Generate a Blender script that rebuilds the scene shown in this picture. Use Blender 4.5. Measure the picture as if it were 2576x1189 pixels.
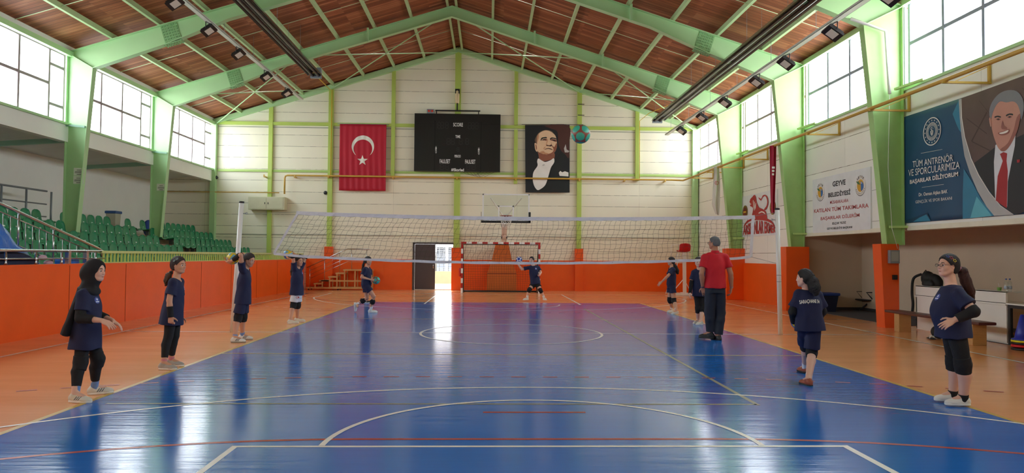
import bpy, bmesh, math, random
import numpy as np
from mathutils import Vector, Matrix
from mathutils.bvhtree import BVHTree

for o in list(bpy.data.objects):
    bpy.data.objects.remove(o, do_unlink=True)
SC = bpy.context.scene
COL = SC.collection
R_ = math.radians
rnd = random.Random(7)

# ------------------------------------------------------------------ camera
CAM = np.array([-0.4618, -13.8836, 1.5246])
FPX = 1767.3
YAW, PITCH, ROLL = .0332, .0275, -.0084
_cy, _sy, _cp, _sp = math.cos(YAW), math.sin(YAW), math.cos(PITCH), math.sin(PITCH)
_f = np.array([_sy*_cp, _cy*_cp, _sp])
_r = np.array([_cy, -_sy, 0.0])
_u = np.cross(_r, _f)
_r2 = _r*math.cos(ROLL) - _u*math.sin(ROLL)
_u2 = _u*math.cos(ROLL) + _r*math.sin(ROLL)

def at(u, v, X=None, Y=None, Z=None):
    """a point of the photograph on a real plane of the hall"""
    d = _f*FPX + _r2*(u-1288) - _u2*(v-594.5)
    if X is not None: t = (X-CAM[0])/d[0]
    elif Y is not None: t = (Y-CAM[1])/d[1]
    else: t = (Z-CAM[2])/d[2]
    return Vector(CAM + d*t)

cd = bpy.data.cameras.new('camera')
cam = bpy.data.objects.new('camera', cd)
COL.objects.link(cam)
cd.sensor_fit = 'HORIZONTAL'; cd.sensor_width = 36
cd.lens = FPX/2576*36
cd.clip_start = .05; cd.clip_end = 400
M = Matrix(((_r2[0], _u2[0], -_f[0], CAM[0]), (_r2[1], _u2[1], -_f[1], CAM[1]), (_r2[2], _u2[2], -_f[2], CAM[2]), (0, 0, 0, 1)))
cam.matrix_world = M
SC.camera = cam

# ------------------------------------------------------------------ view, world, sun
SC.view_settings.view_transform = 'Standard'
SC.view_settings.look = 'None'
SC.view_settings.gamma = 1
SC.view_settings.use_curve_mapping = False
SC.view_settings.exposure = 1.12
SC.cycles.use_denoising = True
SC.cycles.max_bounces = 12
SC.cycles.diffuse_bounces = 8
SC.cycles.glossy_bounces = 4
SC.cycles.transmission_bounces = 6
SC.cycles.transparent_max_bounces = 12
SC.cycles.sample_clamp_indirect = 10
SC.cycles.caustics_reflective = False
SC.cycles.caustics_refractive = False

W = bpy.data.worlds.new('sky'); SC.world = W; W.use_nodes = True
nt = W.node_tree; nt.nodes.clear()
wo = nt.nodes.new('ShaderNodeOutputWorld'); bg = nt.nodes.new('ShaderNodeBackground')
tc = nt.nodes.new('ShaderNodeTexCoord'); sx = nt.nodes.new('ShaderNodeSeparateXYZ'); cr = nt.nodes.new('ShaderNodeValToRGB')
nz = nt.nodes.new('ShaderNodeTexNoise'); nz.inputs['Scale'].default_value = 3
nt.links.new(tc.outputs['Generated'], sx.inputs[0]); nt.links.new(sx.outputs['Z'], cr.inputs[0])
cr.color_ramp.elements[0].position = 0.0; cr.color_ramp.elements[0].color = (.93, .95, .93, 1)
cr.color_ramp.elements[1].position = .7; cr.color_ramp.elements[1].color = (.80, .90, 1, 1)
nt.links.new(cr.outputs[0], bg.inputs['Color']); nt.links.new(bg.outputs[0], wo.inputs['Surface'])
bg.inputs['Strength'].default_value = 5.5

def area_light(name, loc, rot, sx_, sy_, power, col=(1, 1, 1), portal=False):
    l = bpy.data.lights.new(name, 'AREA'); l.shape = 'RECTANGLE'; l.size = sx_; l.size_y = sy_
    l.energy = power; l.color = col
    if portal: l.cycles.is_portal = True
    o = bpy.data.objects.new(name, l); COL.objects.link(o); o.location = loc; o.rotation_euler = rot
    return o
# sky portals in the clerestory windows guide the daylight in
for k in range(-3, 4):
    y = 4.1+5.1*k
    if y > 17: continue
    area_light('sky_portal_west', (-12.72, y, 6.2), (0, R_(-90), 0), 2.1, 4.6, 1, portal=True)
    area_light('sky_portal_east', (9.02, y, 6.3), (0, R_(90), 0), 2.1, 4.6, 1, portal=True)
sun = bpy.data.lights.new('sun', 'SUN'); sun.energy = 3; sun.angle = R_(1.0); sun.color = (1, .95, .86)
so = bpy.data.objects.new('sun', sun); COL.objects.link(so); so.location = (0, 30, 30)
so.rotation_euler = Vector((0.12, -.75, -1.0)).to_track_quat('-Z', 'Y').to_euler()

# ------------------------------------------------------------------ materials
def lin(c):
    if isinstance(c, str): c = [int(c[i:i+2], 16)/255 for i in (0, 2, 4)]
    return tuple((x/12.92 if x <= .04045 else ((x+.055)/1.055)**2.4) for x in c)
MATS = {}
def mat(name, col, rough=.55, metal=0., var=.10, scale=4., bump=0., bscale=60., stretch=(1, 1, 1), spec=.5, emit=0., coat=0., alpha=1.):
    if name in MATS: return MATS[name]
    m = bpy.data.materials.new(name); m.use_nodes = True; n = m.node_tree; b = n.nodes['Principled BSDF']
    c = lin(col)
    t = n.nodes.new('ShaderNodeTexCoord'); mp = n.nodes.new('ShaderNodeMapping'); mp.inputs['Scale'].default_value = stretch
    n.links.new(t.outputs['Object'], mp.inputs[0])
    ns = n.nodes.new('ShaderNodeTexNoise'); ns.inputs['Scale'].default_value = scale; ns.inputs['Detail'].default_value = 4
    n.links.new(mp.outputs[0], ns.inputs['Vector'])
    mx = n.nodes.new('ShaderNodeMix'); mx.data_type = 'RGBA'
    mx.inputs['A'].default_value = (*[x*(1-var) for x in c], 1); mx.inputs['B'].default_value = (*[min(1, x*(1+var)) for x in c], 1)
    n.links.new(ns.outputs['Fac'], mx.inputs['Factor']); n.links.new(mx.outputs['Result'], b.inputs['Base Color'])
    b.inputs['Roughness'].default_value = rough; b.inputs['Metallic'].default_value = metal
    b.inputs['Specular IOR Level'].default_value = spec
    b.inputs['Coat Weight'].default_value = coat
    if emit: b.inputs['Emission Color'].default_value = (*c, 1); b.inputs['Emission Strength'].default_value = emit
    if alpha < 1: b.inputs['Alpha'].default_value = alpha
    if bump:
        n2 = n.nodes.new('ShaderNodeTexNoise'); n2.inputs['Scale'].default_value = bscale; n2.inputs['Detail'].default_value = 3
        n.links.new(mp.outputs[0], n2.inputs['Vector'])
        bp = n.nodes.new('ShaderNodeBump'); bp.inputs['Strength'].default_value = bump; bp.inputs['Distance'].default_value = .02
        n.links.new(n2.outputs['Fac'], bp.inputs['Height']); n.links.new(bp.outputs[0], b.inputs['Normal'])
    MATS[name] = m; return m

def NN(n, typ, **kw):
    x = n.nodes.new(typ)
    for k, v in kw.items(): setattr(x, k, v)
    return x
def mth(n, op, a, b=None):
    x = n.nodes.new('ShaderNodeMath'); x.operation = op
    for i, v in enumerate((a, b)):
        if v is None: continue
        if isinstance(v, (int, float)): x.inputs[i].default_value = v
        else: n.links.new(v, x.inputs[i])
    return x.outputs[0]

def block_wall_mat(name, col, axis, x0, pitch_h, z0=.23, dz=.5, joint='6E6A58'):
    """painted aerated-concrete panels: level joints every half metre, the panel ends at the posts"""
    m = bpy.data.materials.new(name); m.use_nodes = True; n = m.node_tree; b = n.nodes['Principled BSDF']
    t = n.nodes.new('ShaderNodeTexCoord'); s = n.nodes.new('ShaderNodeSeparateXYZ'); n.links.new(t.outputs['Object'], s.inputs[0])
    wob = n.nodes.new('ShaderNodeTexNoise'); wob.inputs['Scale'].default_value = 1.2; n.links.new(t.outputs['Object'], wob.inputs['Vector'])
    H = s.outputs['X' if axis == 'x' else 'Y']
    z = mth(n, 'ADD', s.outputs['Z'], mth(n, 'MULTIPLY', mth(n, 'SUBTRACT', wob.outputs['Fac'], .5), .012))
    fz = mth(n, 'FRACT', mth(n, 'DIVIDE', mth(n, 'SUBTRACT', z, z0), dz))
    fx = mth(n, 'FRACT', mth(n, 'DIVIDE', mth(n, 'SUBTRACT', H, x0), pitch_h))
    jz = mth(n, 'LESS_THAN', fz, .022/dz*.5*1.2); jx = mth(n, 'LESS_THAN', fx, .012/pitch_h)
    br = n.nodes.new('ShaderNodeTexNoise'); br.inputs['Scale'].default_value = 3.1; br.inputs['Detail'].default_value = 3
    n.links.new(t.outputs['Object'], br.inputs['Vector'])
    brk = mth(n, 'ADD', mth(n, 'MULTIPLY', mth(n, 'GREATER_THAN', br.outputs['Fac'], .47), .4), .6)
    j = mth(n, 'MULTIPLY', mth(n, 'MAXIMUM', jz, mth(n, 'MULTIPLY', jx, .35)), brk)
    # panel-to-panel tone
    wn = n.nodes.new('ShaderNodeTexWhiteNoise'); wn.noise_dimensions = '2D'; cv = n.nodes.new('ShaderNodeCombineXYZ')
    n.links.new(mth(n, 'FLOOR', mth(n, 'DIVIDE', mth(n, 'SUBTRACT', z, z0), dz)), cv.inputs[0])
    n.links.new(mth(n, 'FLOOR', mth(n, 'DIVIDE', mth(n, 'SUBTRACT', H, x0), pitch_h)), cv.inputs[1]); n.links.new(cv.outputs[0], wn.inputs['Vector'])
    c = lin(col)
    ns = n.nodes.new('ShaderNodeTexNoise'); ns.inputs['Scale'].default_value = 1.1; ns.inputs['Detail'].default_value = 6; n.links.new(t.outputs['Object'], ns.inputs['Vector'])
    f = mth(n, 'ADD', mth(n, 'MULTIPLY', wn.outputs['Value'], .5), mth(n, 'MULTIPLY', ns.outputs['Fac'], .6))
    mx = n.nodes.new('ShaderNodeMix'); mx.data_type = 'RGBA'; mx.inputs['A'].default_value = (*[x*.92 for x in c], 1); mx.inputs['B'].default_value = (*[min(1, x*1.05) for x in c], 1)
    n.links.new(f, mx.inputs['Factor'])
    m2 = n.nodes.new('ShaderNodeMix'); m2.data_type = 'RGBA'; m2.inputs['B'].default_value = (*lin(joint), 1)
    n.links.new(mx.outputs['Result'], m2.inputs['A']); n.links.new(j, m2.inputs['Factor']); n.links.new(m2.outputs['Result'], b.inputs['Base Color'])
    b.inputs['Roughness'].default_value = .7
    MATS[name] = m; return m

def deck_mat():
    m = bpy.data.materials.new('roof_boards'); m.use_nodes = True; n = m.node_tree; b = n.nodes['Principled BSDF']
    t = n.nodes.new('ShaderNodeTexCoord'); s = n.nodes.new('ShaderNodeSeparateXYZ'); n.links.new(t.outputs['Object'], s.inputs[0])
    y = mth(n, 'DIVIDE', s.outputs['Y'], .155)
    w = n.nodes.new('ShaderNodeTexWhiteNoise'); w.noise_dimensions = '2D'; cv = n.nodes.new('ShaderNodeCombineXYZ')
    n.links.new(mth(n, 'FLOOR', y), cv.inputs[0]); n.links.new(mth(n, 'FLOOR', mth(n, 'DIVIDE', s.outputs['X'], 2.7)), cv.inputs[1])
    n.links.new(cv.outputs[0], w.inputs['Vector'])
    mp = n.nodes.new('ShaderNodeMapping'); mp.inputs['Scale'].default_value = (.35, 5, .35); n.links.new(t.outputs['Object'], mp.inputs[0])
    ns = n.nodes.new('ShaderNodeTexNoise'); ns.inputs['Scale'].default_value = 2.2; ns.inputs['Detail'].default_value = 8; ns.inputs['Roughness'].default_value = .7; n.links.new(mp.outputs[0], ns.inputs['Vector'])
    cr = n.nodes.new('ShaderNodeValToRGB'); e = cr.color_ramp.elements
    e[0].position = .2; e[0].color = (*lin('5A2A1A'), 1); e[1].position = .8; e[1].color = (*lin('C4825C'), 1)
    k = e.new(.5); k.color = (*lin('96502F'), 1)
    n.links.new(mth(n, 'ADD', mth(n, 'MULTIPLY', w.outputs['Value'], .28), mth(n, 'MULTIPLY', ns.outputs['Fac'], .72)), cr.inputs[0])
    j = mth(n, 'LESS_THAN', mth(n, 'FRACT', y), .07)
    m2 = n.nodes.new('ShaderNodeMix'); m2.data_type = 'RGBA'; m2.inputs['B'].default_value = (*lin('3A1C12'), 1)
    n.links.new(cr.outputs[0], m2.inputs['A']); n.links.new(j, m2.inputs['Factor']); n.links.new(m2.outputs['Result'], b.inputs['Base Color'])
    b.inputs['Roughness'].default_value = .6
    MATS['deck'] = m; return m

def gloss_floor(name, col, var, rough=.16, bump=.05):
    m = bpy.data.materials.new(name); m.use_nodes = True; n = m.node_tree; b = n.nodes['Principled BSDF']
    t = n.nodes.new('ShaderNodeTexCoord'); c = lin(col)
    mp = n.nodes.new('ShaderNodeMapping'); mp.inputs['Scale'].default_value = (.25, 1.2, 1); n.links.new(t.outputs['Object'], mp.inputs[0])
    ns = n.nodes.new('ShaderNodeTexNoise'); ns.inputs['Scale'].default_value = 2; ns.inputs['Detail'].default_value = 7; ns.inputs['Roughness'].default_value = .65; n.links.new(mp.outputs[0], ns.inputs['Vector'])
    mx = n.nodes.new('ShaderNodeMix'); mx.data_type = 'RGBA'; mx.inputs['A'].default_value = (*[x*(1-var) for x in c], 1); mx.inputs['B'].default_value = (*[min(1, x*(1+var)) for x in c], 1)
    n.links.new(ns.outputs['Fac'], mx.inputs['Factor']); n.links.new(mx.outputs['Result'], b.inputs['Base Color'])
    b.inputs['Roughness'].default_value = rough; b.inputs['IOR'].default_value = 1.5
    # roller marks: long ripples across the hall
    m3 = n.nodes.new('ShaderNodeMapping'); m3.inputs['Scale'].default_value = (.5, 7, 1); n.links.new(t.outputs['Object'], m3.inputs[0])
    n3 = n.nodes.new('ShaderNodeTexNoise'); n3.inputs['Scale'].default_value = 1.5; n3.inputs['Detail'].default_value = 5; n3.inputs['Roughness'].default_value = .6; n.links.new(m3.outputs[0], n3.inputs['Vector'])
    bp = n.nodes.new('ShaderNodeBump'); bp.inputs['Strength'].default_value = bump; bp.inputs['Distance'].default_value = .05
    n.links.new(n3.outputs['Fac'], bp.inputs['Height']); n.links.new(bp.outputs[0], b.inputs['Normal'])
    r3 = n.nodes.new('ShaderNodeMapRange'); r3.inputs['To Min'].default_value = rough*.6; r3.inputs['To Max'].default_value = rough*1.6
    n.links.new(ns.outputs['Fac'], r3.inputs['Value']); n.links.new(r3.outputs[0], b.inputs['Roughness'])
    MATS[name] = m; return m

def glass_mat(name, tint, mixf, rough=.05):
    m = bpy.data.materials.new(name); m.use_nodes = True; n = m.node_tree
    for x in list(n.nodes):
        if x.type == 'BSDF_PRINCIPLED': n.nodes.remove(x)
    out = [x for x in n.nodes if x.type == 'OUTPUT_MATERIAL'][0]
    tr = n.nodes.new('ShaderNodeBsdfTransparent'); tr.inputs[0].default_value = (*tint, 1)
    gl = n.nodes.new('ShaderNodeBsdfGlossy'); gl.inputs['Roughness'].default_value = rough
    df = n.nodes.new('ShaderNodeBsdfTranslucent'); df.inputs[0].default_value = (.9, .95, .97, 1)
    t = n.nodes.new('ShaderNodeTexCoord'); ns = n.nodes.new('ShaderNodeTexNoise'); ns.inputs['Scale'].default_value = 1.3; ns.inputs['Detail'].default_value = 5
    n.links.new(t.outputs['Object'], ns.inputs['Vector'])
    m1 = n.nodes.new('ShaderNodeMixShader'); m2 = n.nodes.new('ShaderNodeMixShader')
    n.links.new(mth(n, 'MULTIPLY', ns.outputs['Fac'], mixf), m1.inputs[0]); n.links.new(tr.outputs[0], m1.inputs[1]); n.links.new(df.outputs[0], m1.inputs[2])
    m2.inputs[0].default_value = .06; n.links.new(m1.outputs[0], m2.inputs[1]); n.links.new(gl.outputs[0], m2.inputs[2])
    n.links.new(m2.outputs[0], out.inputs['Surface'])
    MATS[name] = m; return m

# ------------------------------------------------------------------ mesh helpers
class MB:
    """collects shapes into one mesh"""
    def __init__(s): s.v = []; s.f = []; s.m = []; s.cur = 0; s.sm = []
    def add(s, vs, fs, smooth=False):
        b = len(s.v); s.v += [tuple(v) for v in vs]
        for f in fs: s.f.append([b+i for i in f]); s.m.append(s.cur); s.sm.append(smooth)
        return s
    def box(s, a, b, bev=0.):
        x0, y0, z0 = [min(a[i], b[i]) for i in range(3)]; x1, y1, z1 = [max(a[i], b[i]) for i in range(3)]
        if bev <= 0:
            return s.add([(x0, y0, z0), (x1, y0, z0), (x1, y1, z0), (x0, y1, z0), (x0, y0, z1), (x1, y0, z1), (x1, y1, z1), (x0, y1, z1)],
                         [(0, 3, 2, 1), (4, 5, 6, 7), (0, 1, 5, 4), (1, 2, 6, 5), (2, 3, 7, 6), (3, 0, 4, 7)])
        bm = bmesh.new(); bmesh.ops.create_cube(bm, size=1)
        for v in bm.verts: v.co = Vector((x0+(v.co.x+.5)*(x1-x0), y0+(v.co.y+.5)*(y1-y0), z0+(v.co.z+.5)*(z1-z0)))
        bmesh.ops.bevel(bm, geom=bm.edges[:], offset=bev, segments=2, affect='EDGES', profile=.6)
        return s.bm(bm)
    def obox(s, c, ax, ay, az, bev=0.):
        """box with centre c and half-vectors"""
        c, ax, ay, az = map(Vector, (c, ax, ay, az))
        k = len(s.v); s.box((-1, -1, -1), (1, 1, 1))
        for i in range(k, len(s.v)):
            v = s.v[i]; s.v[i] = tuple(c+ax*v[0]+ay*v[1]+az*v[2])
        if ax.cross(ay).dot(az) < 0:
            for j in range(len(s.f)-6, len(s.f)): s.f[j] = s.f[j][::-1]
        return s
    def beam(s, p, q, w, h, up=(0, 0, 1)):
        p, q = Vector(p), Vector(q); d = (q-p); L = d.length; d = d/L
        u = Vector(up); side = d.cross(u)
        if side.length < 1e-4: side = d.cross(Vector((1, 0, 0)))
        side.normalize(); u2 = side.cross(d)
        return s.obox((p+q)/2, d*L/2, side*w/2, u2*h/2)
    def bm(s, bm, smooth=False):
        bm.verts.index_update(); s.add([v.co[:] for v in bm.verts], [[v.index for v in f.verts] for f in bm.faces], smooth); bm.free(); return s
    def tube(s, pts, r, seg=10, cap=True, closed=False, radii=None, smooth=True):
        pts = [Vector(p) for p in pts]; n = len(pts); rings = []; up = None; base = len(s.v)
        vs = []
        for i, p in enumerate(pts):
            if closed: d = pts[(i+1) % n]-pts[i-1]
            else: d = pts[min(i+1, n-1)]-pts[max(i-1, 0)]
            if d.length < 1e-9: d = Vector((0, 0, 1))
            d.normalize()
            if up is None:
                up = Vector((0, 0, 1)) if abs(d.z) < .9 else Vector((1, 0, 0))
            a = d.cross(up)
            if a.length < 1e-5: a = d.orthogonal()
            a.normalize(); b = a.cross(d).normalized(); up = b
            rr = radii[i] if radii else r
            for k in range(seg):
                t = 2*math.pi*k/seg; vs.append(p+a*math.cos(t)*rr+b*math.sin(t)*rr)
        fs = []
        m = n if closed else n-1
        for i in range(m):
            j = (i+1) % n
            for k in range(seg):
                l = (k+1) % seg; fs.append((i*seg+k, i*seg+l, j*seg+l, j*seg+k))
        if cap and not closed:
            fs.append(tuple(range(seg))[::-1]); fs.append(tuple((n-1)*seg+k for k in range(seg)))
        fs = [f[::-1] for f in fs]
        return s.add(vs, fs, smooth)
    def cyl(s, p, q, r, r2=None, seg=20, smooth=True):
        return s.tube([p, q], r, seg, radii=[r, r if r2 is None else r2], smooth=smooth)
    def lathe(s, prof, c=(0, 0, 0), seg=24, smooth=True):
        vs = []; n = len(prof)
        for (r, z) in prof:
            for k in range(seg):
                t = 2*math.pi*k/seg; vs.append((c[0]+r*math.cos(t), c[1]+r*math.sin(t), c[2]+z))
        fs = [(i*seg+k, i*seg+(k+1) % seg, (i+1)*seg+(k+1) % seg, (i+1)*seg+k) for i in range(n-1) for k in range(seg)]
        fs.append(tuple(range(seg))[::-1]); fs.append(tuple((n-1)*seg+k for k in range(seg)))
        return s.add(vs, fs, smooth)
    def sphere(s, c, r, seg=20, rings=12, smooth=True):
        sc = r if hasattr(r, '__len__') else (r, r, r)
        bm = bmesh.new(); bmesh.ops.create_uvsphere(bm, u_segments=seg, v_segments=rings, radius=1)
        for v in bm.verts: v.co = Vector((c[0]+v.co.x*sc[0], c[1]+v.co.y*sc[1], c[2]+v.co.z*sc[2]))
        return s.bm(bm, smooth)
    def poly(s, pts, nrm=None, thick=0.):
        """flat polygon (may be concave), optional thickness against nrm"""
        if nrm is not None:
            nrm = Vector(nrm); a = Vector((0, 0, 0))
            P = [Vector(p) for p in pts]
            for i in range(len(P)): a += (P[i]-P[0]).cross(P[(i+1) % len(P)]-P[0])
            if a.dot(nrm) < 0: pts = list(pts)[::-1]
        n = len(pts)
        if thick <= 0: return s.add(pts, [tuple(range(n))])
        back = [tuple(Vector(p)-Vector(nrm).normalized()*thick) for p in pts]
        fs = [tuple(range(n)), tuple(range(n, 2*n))[::-1]]
        for i in range(n):
            j = (i+1) % n; fs.append((j, i, n+i, n+j))
        return s.add(list(pts)+back, fs)
    def build(s, name, mats, parent=None, loc=None):
        me = bpy.data.meshes.new(name)
        off = Vector(loc) if loc is not None else None
        vs = [tuple(Vector(v)-off) for v in s.v] if off is not None else s.v
        me.from_pydata(vs, [], s.f)
        if not isinstance(mats, (list, tuple)): mats = [mats]
        for m in mats: me.materials.append(m)
        if len(mats) > 1: me.polygons.foreach_set('material_index', s.m)
        me.polygons.foreach_set('use_smooth', s.sm)
        me.update(); o = bpy.data.objects.new(name, me); COL.objects.link(o)
        if off is not None: o.location = off
        if parent is not None:
            o.parent = parent
            if off is None and not parent.get('_local'): o.matrix_parent_inverse = parent.matrix_world.inverted() if False else Matrix.Translation(-parent.location)
        return o

def thing(name, label, cat, loc=(0, 0, 0), group=None, local=False):
    o = bpy.data.objects.new(name, None); COL.objects.link(o); o.location = loc; o.empty_display_size = .1
    o['label'] = label; o['category'] = cat
    if group: o['group'] = group
    if local: o['_local'] = 1
    return o
def tag(o, label, cat, group=None, kind=None):
    o['label'] = label; o['category'] = cat
    if group: o['group'] = group
    if kind: o['kind'] = kind
    return o
def struct(o, label=None):
    o['kind'] = 'structure'
    if label: o['label'] = label
    return o
def copy_thing(root):
    r = root.copy(); COL.objects.link(r)
    for ch in list(root.children):
        c = ch.copy(); COL.objects.link(c); c.parent = r
        for g in list(ch.children):
            d = g.copy(); COL.objects.link(d); d.parent = c
    return r
def curve(pts, n=6, closed=True):
    """Catmull-Rom through points"""
    P = [Vector(p) for p in pts]; N = len(P); out = []
    for i in range(N if closed else N-1):
        p0, p1, p2, p3 = (P[(i-1) % N] if closed or i > 0 else P[0]), P[i], P[(i+1) % N], (P[(i+2) % N] if closed or i+2 < N else P[-1])
        for k in range(n):
            t = k/n; out.append(.5*((2*p1)+(p2-p0)*t+(2*p0-5*p1+4*p2-p3)*t*t+(3*p1-p0-3*p2+p3)*t**3))
    if not closed: out.append(P[-1])
    return out
_txt = {}
def text_shape(s, bold=0.):
    """lettering outlines as triangles in a unit box, plus the box proportions"""
    key = (s, bold)
    if key in _txt: return _txt[key]
    cu = bpy.data.curves.new('t', 'FONT'); cu.body = s; cu.size = 1; cu.offset = bold; cu.resolution_u = 3
    o = bpy.data.objects.new('t', cu); COL.objects.link(o); bpy.context.view_layer.update()
    dg = bpy.context.evaluated_depsgraph_get(); me = bpy.data.meshes.new_from_object(o.evaluated_get(dg))
    vs = [v.co.copy() for v in me.vertices]; fs = [list(p.vertices) for p in me.polygons]
    bpy.data.objects.remove(o); bpy.data.curves.remove(cu); bpy.data.meshes.remove(me)
    x0 = min(v.x for v in vs); x1 = max(v.x for v in vs); y0 = min(v.y for v in vs); y1 = max(v.y for v in vs)
    _txt[key] = ([((v.x-x0)/(x1-x0), (v.y-y0)/(y1-y0)) for v in vs], fs, (x1-x0)/(y1-y0))
    return _txt[key]
def put_text(mb, s, o, r, u, nrm, off=.002, bold=.01):
    """fit lettering in the box at corner o with edge vectors r and u"""
    vs, fs, _ = text_shape(s, bold); o, r, u, nrm = Vector(o), Vector(r), Vector(u), Vector(nrm).normalized()
    P = [o+r*x+u*y+nrm*off for x, y in vs]
    if r.cross(u).dot(nrm) < 0: fs = [f[::-1] for f in fs]
    mb.add(P, fs)
# ------------------------------------------------------------------ palette
m_green = mat('green_steel_paint', 'B0D8A2', .42, var=.07, scale=1.5)
m_lime = mat('lime_steel_paint', 'B2C862', .45, var=.08, scale=2)
m_orange = mat('orange_wall_paint', 'EE5E16', .30, var=.10, scale=2.2, bump=.08, bscale=5)
m_orange2 = mat('orange_pillar_paint', 'EE5A12', .32, var=.06, scale=2)
m_white = mat('white_paint', 'E4E4DE', .6, var=.04)
m_cream = mat('cream_plaster', 'D8CFB8', .75, var=.05, scale=2)
m_grayw = mat('grey_white_plaster', 'ECEEEA', .75, var=.05, scale=1.2)
m_tan = mat('tan_plaster', 'C9B7A0', .7, var=.05, scale=2)
m_steel = mat('stainless_steel', 'C2C4C6', .22, 1., var=.05)
m_gsteel = mat('grey_painted_steel', '8B949C', .45, .2)
m_black = mat('black_paint', '1A1A1D', .45)
m_dark = mat('dark_door_paint', '4A4246', .4, var=.06)
m_red = mat('red_paint', 'B3201C', .45)
m_wht = mat('white_gloss_paint', 'EFEFEF', .35, var=.03)
m_yellow = mat('yellow_pipe_paint', 'C8A24A', .45, var=.12, scale=6)
m_yellow2 = mat('bright_yellow_pipe_paint', 'D2B02E', .45)
m_wood = mat('pale_wood', 'C89A62', .5, var=.18, scale=5, stretch=(1, 8, 8))
m_brownw = mat('dark_brown_wood', '5A2E28', .4, var=.18, scale=5, stretch=(8, 1, 8))
m_conc = mat('tread_concrete', 'B7A08C', .8, var=.12, scale=5)
m_seat = mat('green_seat_plastic', '268A60', .33, var=.08, scale=2)
m_plate = mat('seat_number_plate', 'D8E4E0', .5)
m_net = mat('net_cord', '3A3C30', .8)
m_netw = mat('net_band_canvas', 'D9D9E2', .75, var=.1, scale=14)
m_line = mat('white_line_paint', 'E9E4DA', .3, var=.05, scale=8)
m_redl = mat('red_line_paint', 'B0382C', .3, var=.12, scale=6)
m_yell = mat('yellow_line_paint', 'C9A23C', .3, var=.12, scale=5)
m_grayl = mat('faded_grey_line_paint', '8C8A70', .35, var=.2, scale=5)
m_flo = gloss_floor('orange_floor_coating', 'EDA46C', .12, .15, .05)
m_flb = gloss_floor('blue_floor_coating', '1A6CC2', .12, .13, .06)
m_back = block_wall_mat('cream_block_wall', 'EDE8D4', 'x', -1.95, 2.72, z0=.23)
m_side = block_wall_mat('white_block_wall', 'F0EFE8', 'y', 1.6, 2.55, z0=.18, dz=.75)
m_deck = deck_mat()
m_glass = glass_mat('window_glazing', (.96, .98, .99), .35)
m_clear = glass_mat('clear_acrylic', (.93, .97, .96), .12)
m_wframe = mat('window_frame_paint', '9A8A92', .5)
m_wframe2 = mat('pale_lilac_window_frame', '8E93AA', .5)

# ------------------------------------------------------------------ geometry of the hall
XL, XR, YB, YF = -12.6, 8.85, 17.1, -16.2      # clerestory planes, gable, rear gable behind the camera
XP = -8.5                                       # gallery parapet
XRID = -1.87; ZR = 10.62; SL = .3165
def roof(x): return ZR - SL*abs(x-XRID)
FR = [-13.8, -8.7, -3.6, 1.55, 6.5, 11.6]       # portal frames

# floor with court markings as one surface
def strip(mb, pts, w, z, m, closed=False):
    mb.cur = m; P = [Vector((p[0], p[1], 0)) for p in pts]; n = len(P); L = []; Rr = []
    for i in range(n):
        a = P[(i-1) % n] if closed or i > 0 else P[0]; b = P[(i+1) % n] if closed or i < n-1 else P[-1]
        d = (b-a).normalized(); nn = Vector((-d.y, d.x, 0))
        k = 1.0
        if 0 < i < n-1 or closed:
            d1 = (P[i]-a).normalized(); c = max(.35, nn.dot(Vector((-d1.y, d1.x, 0)))); k = 1/c
        L.append((P[i]+nn*w/2*k)[:2]+(z,)); Rr.append((P[i]-nn*w/2*k)[:2]+(z,))
    b = len(mb.v); fs = []
    for i in range(n if closed else n-1):
        j = (i+1) % n; fs.append((i, n+i, n+j, j))
    mb.add(L+Rr, fs)
def arc(cx, cy, r, a0, a1, n=64):
    return [(cx+r*math.cos(R_(a0+(a1-a0)*i/n)), cy+r*math.sin(R_(a0+(a1-a0)*i/n))) for i in range(n+1)]
fl = MB()
fl.box((-16, YF-.5, -.3), (12.5, YB+.4, 0))
fl.cur = 1; fl.add([(-4.5, -9, .0015), (4.5, -9, .0015), (4.5, 9, .0015), (-4.5, 9, .0015)], [(0, 1, 2, 3)])
Z1, Z2, Z3, Z4 = .0025, .0030, .0035, .0040
strip(fl, [(-4.53, -9), (-4.53, 9)], .06, Z1, 4); strip(fl, [(4.53, -9), (4.53, 9)], .06, Z1, 4)
strip(fl, [(-4.5, -3), (4.5, -3)], .05, Z1, 4); strip(fl, [(-4.5, 3), (4.5, 3)], .05, Z1, 4)
strip(fl, [(-4.3, -6.62), (2.34, -6.62)], .05, Z2, 5); strip(fl, [(2.34, -6.66), (2.34, 6.6)], .05, Z2, 5)
strip(fl, [(-7.5, -14), (7.5, -14), (7.5, 14), (-7.5, 14)], .05, Z2, 2, True)
strip(fl, [(-7.5, 0), (7.5, 0)], .05, Z3, 2); strip(fl, arc(0, 0, 1.775, 0, 360, 96)[:-1], .05, Z4, 2, True)
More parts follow.
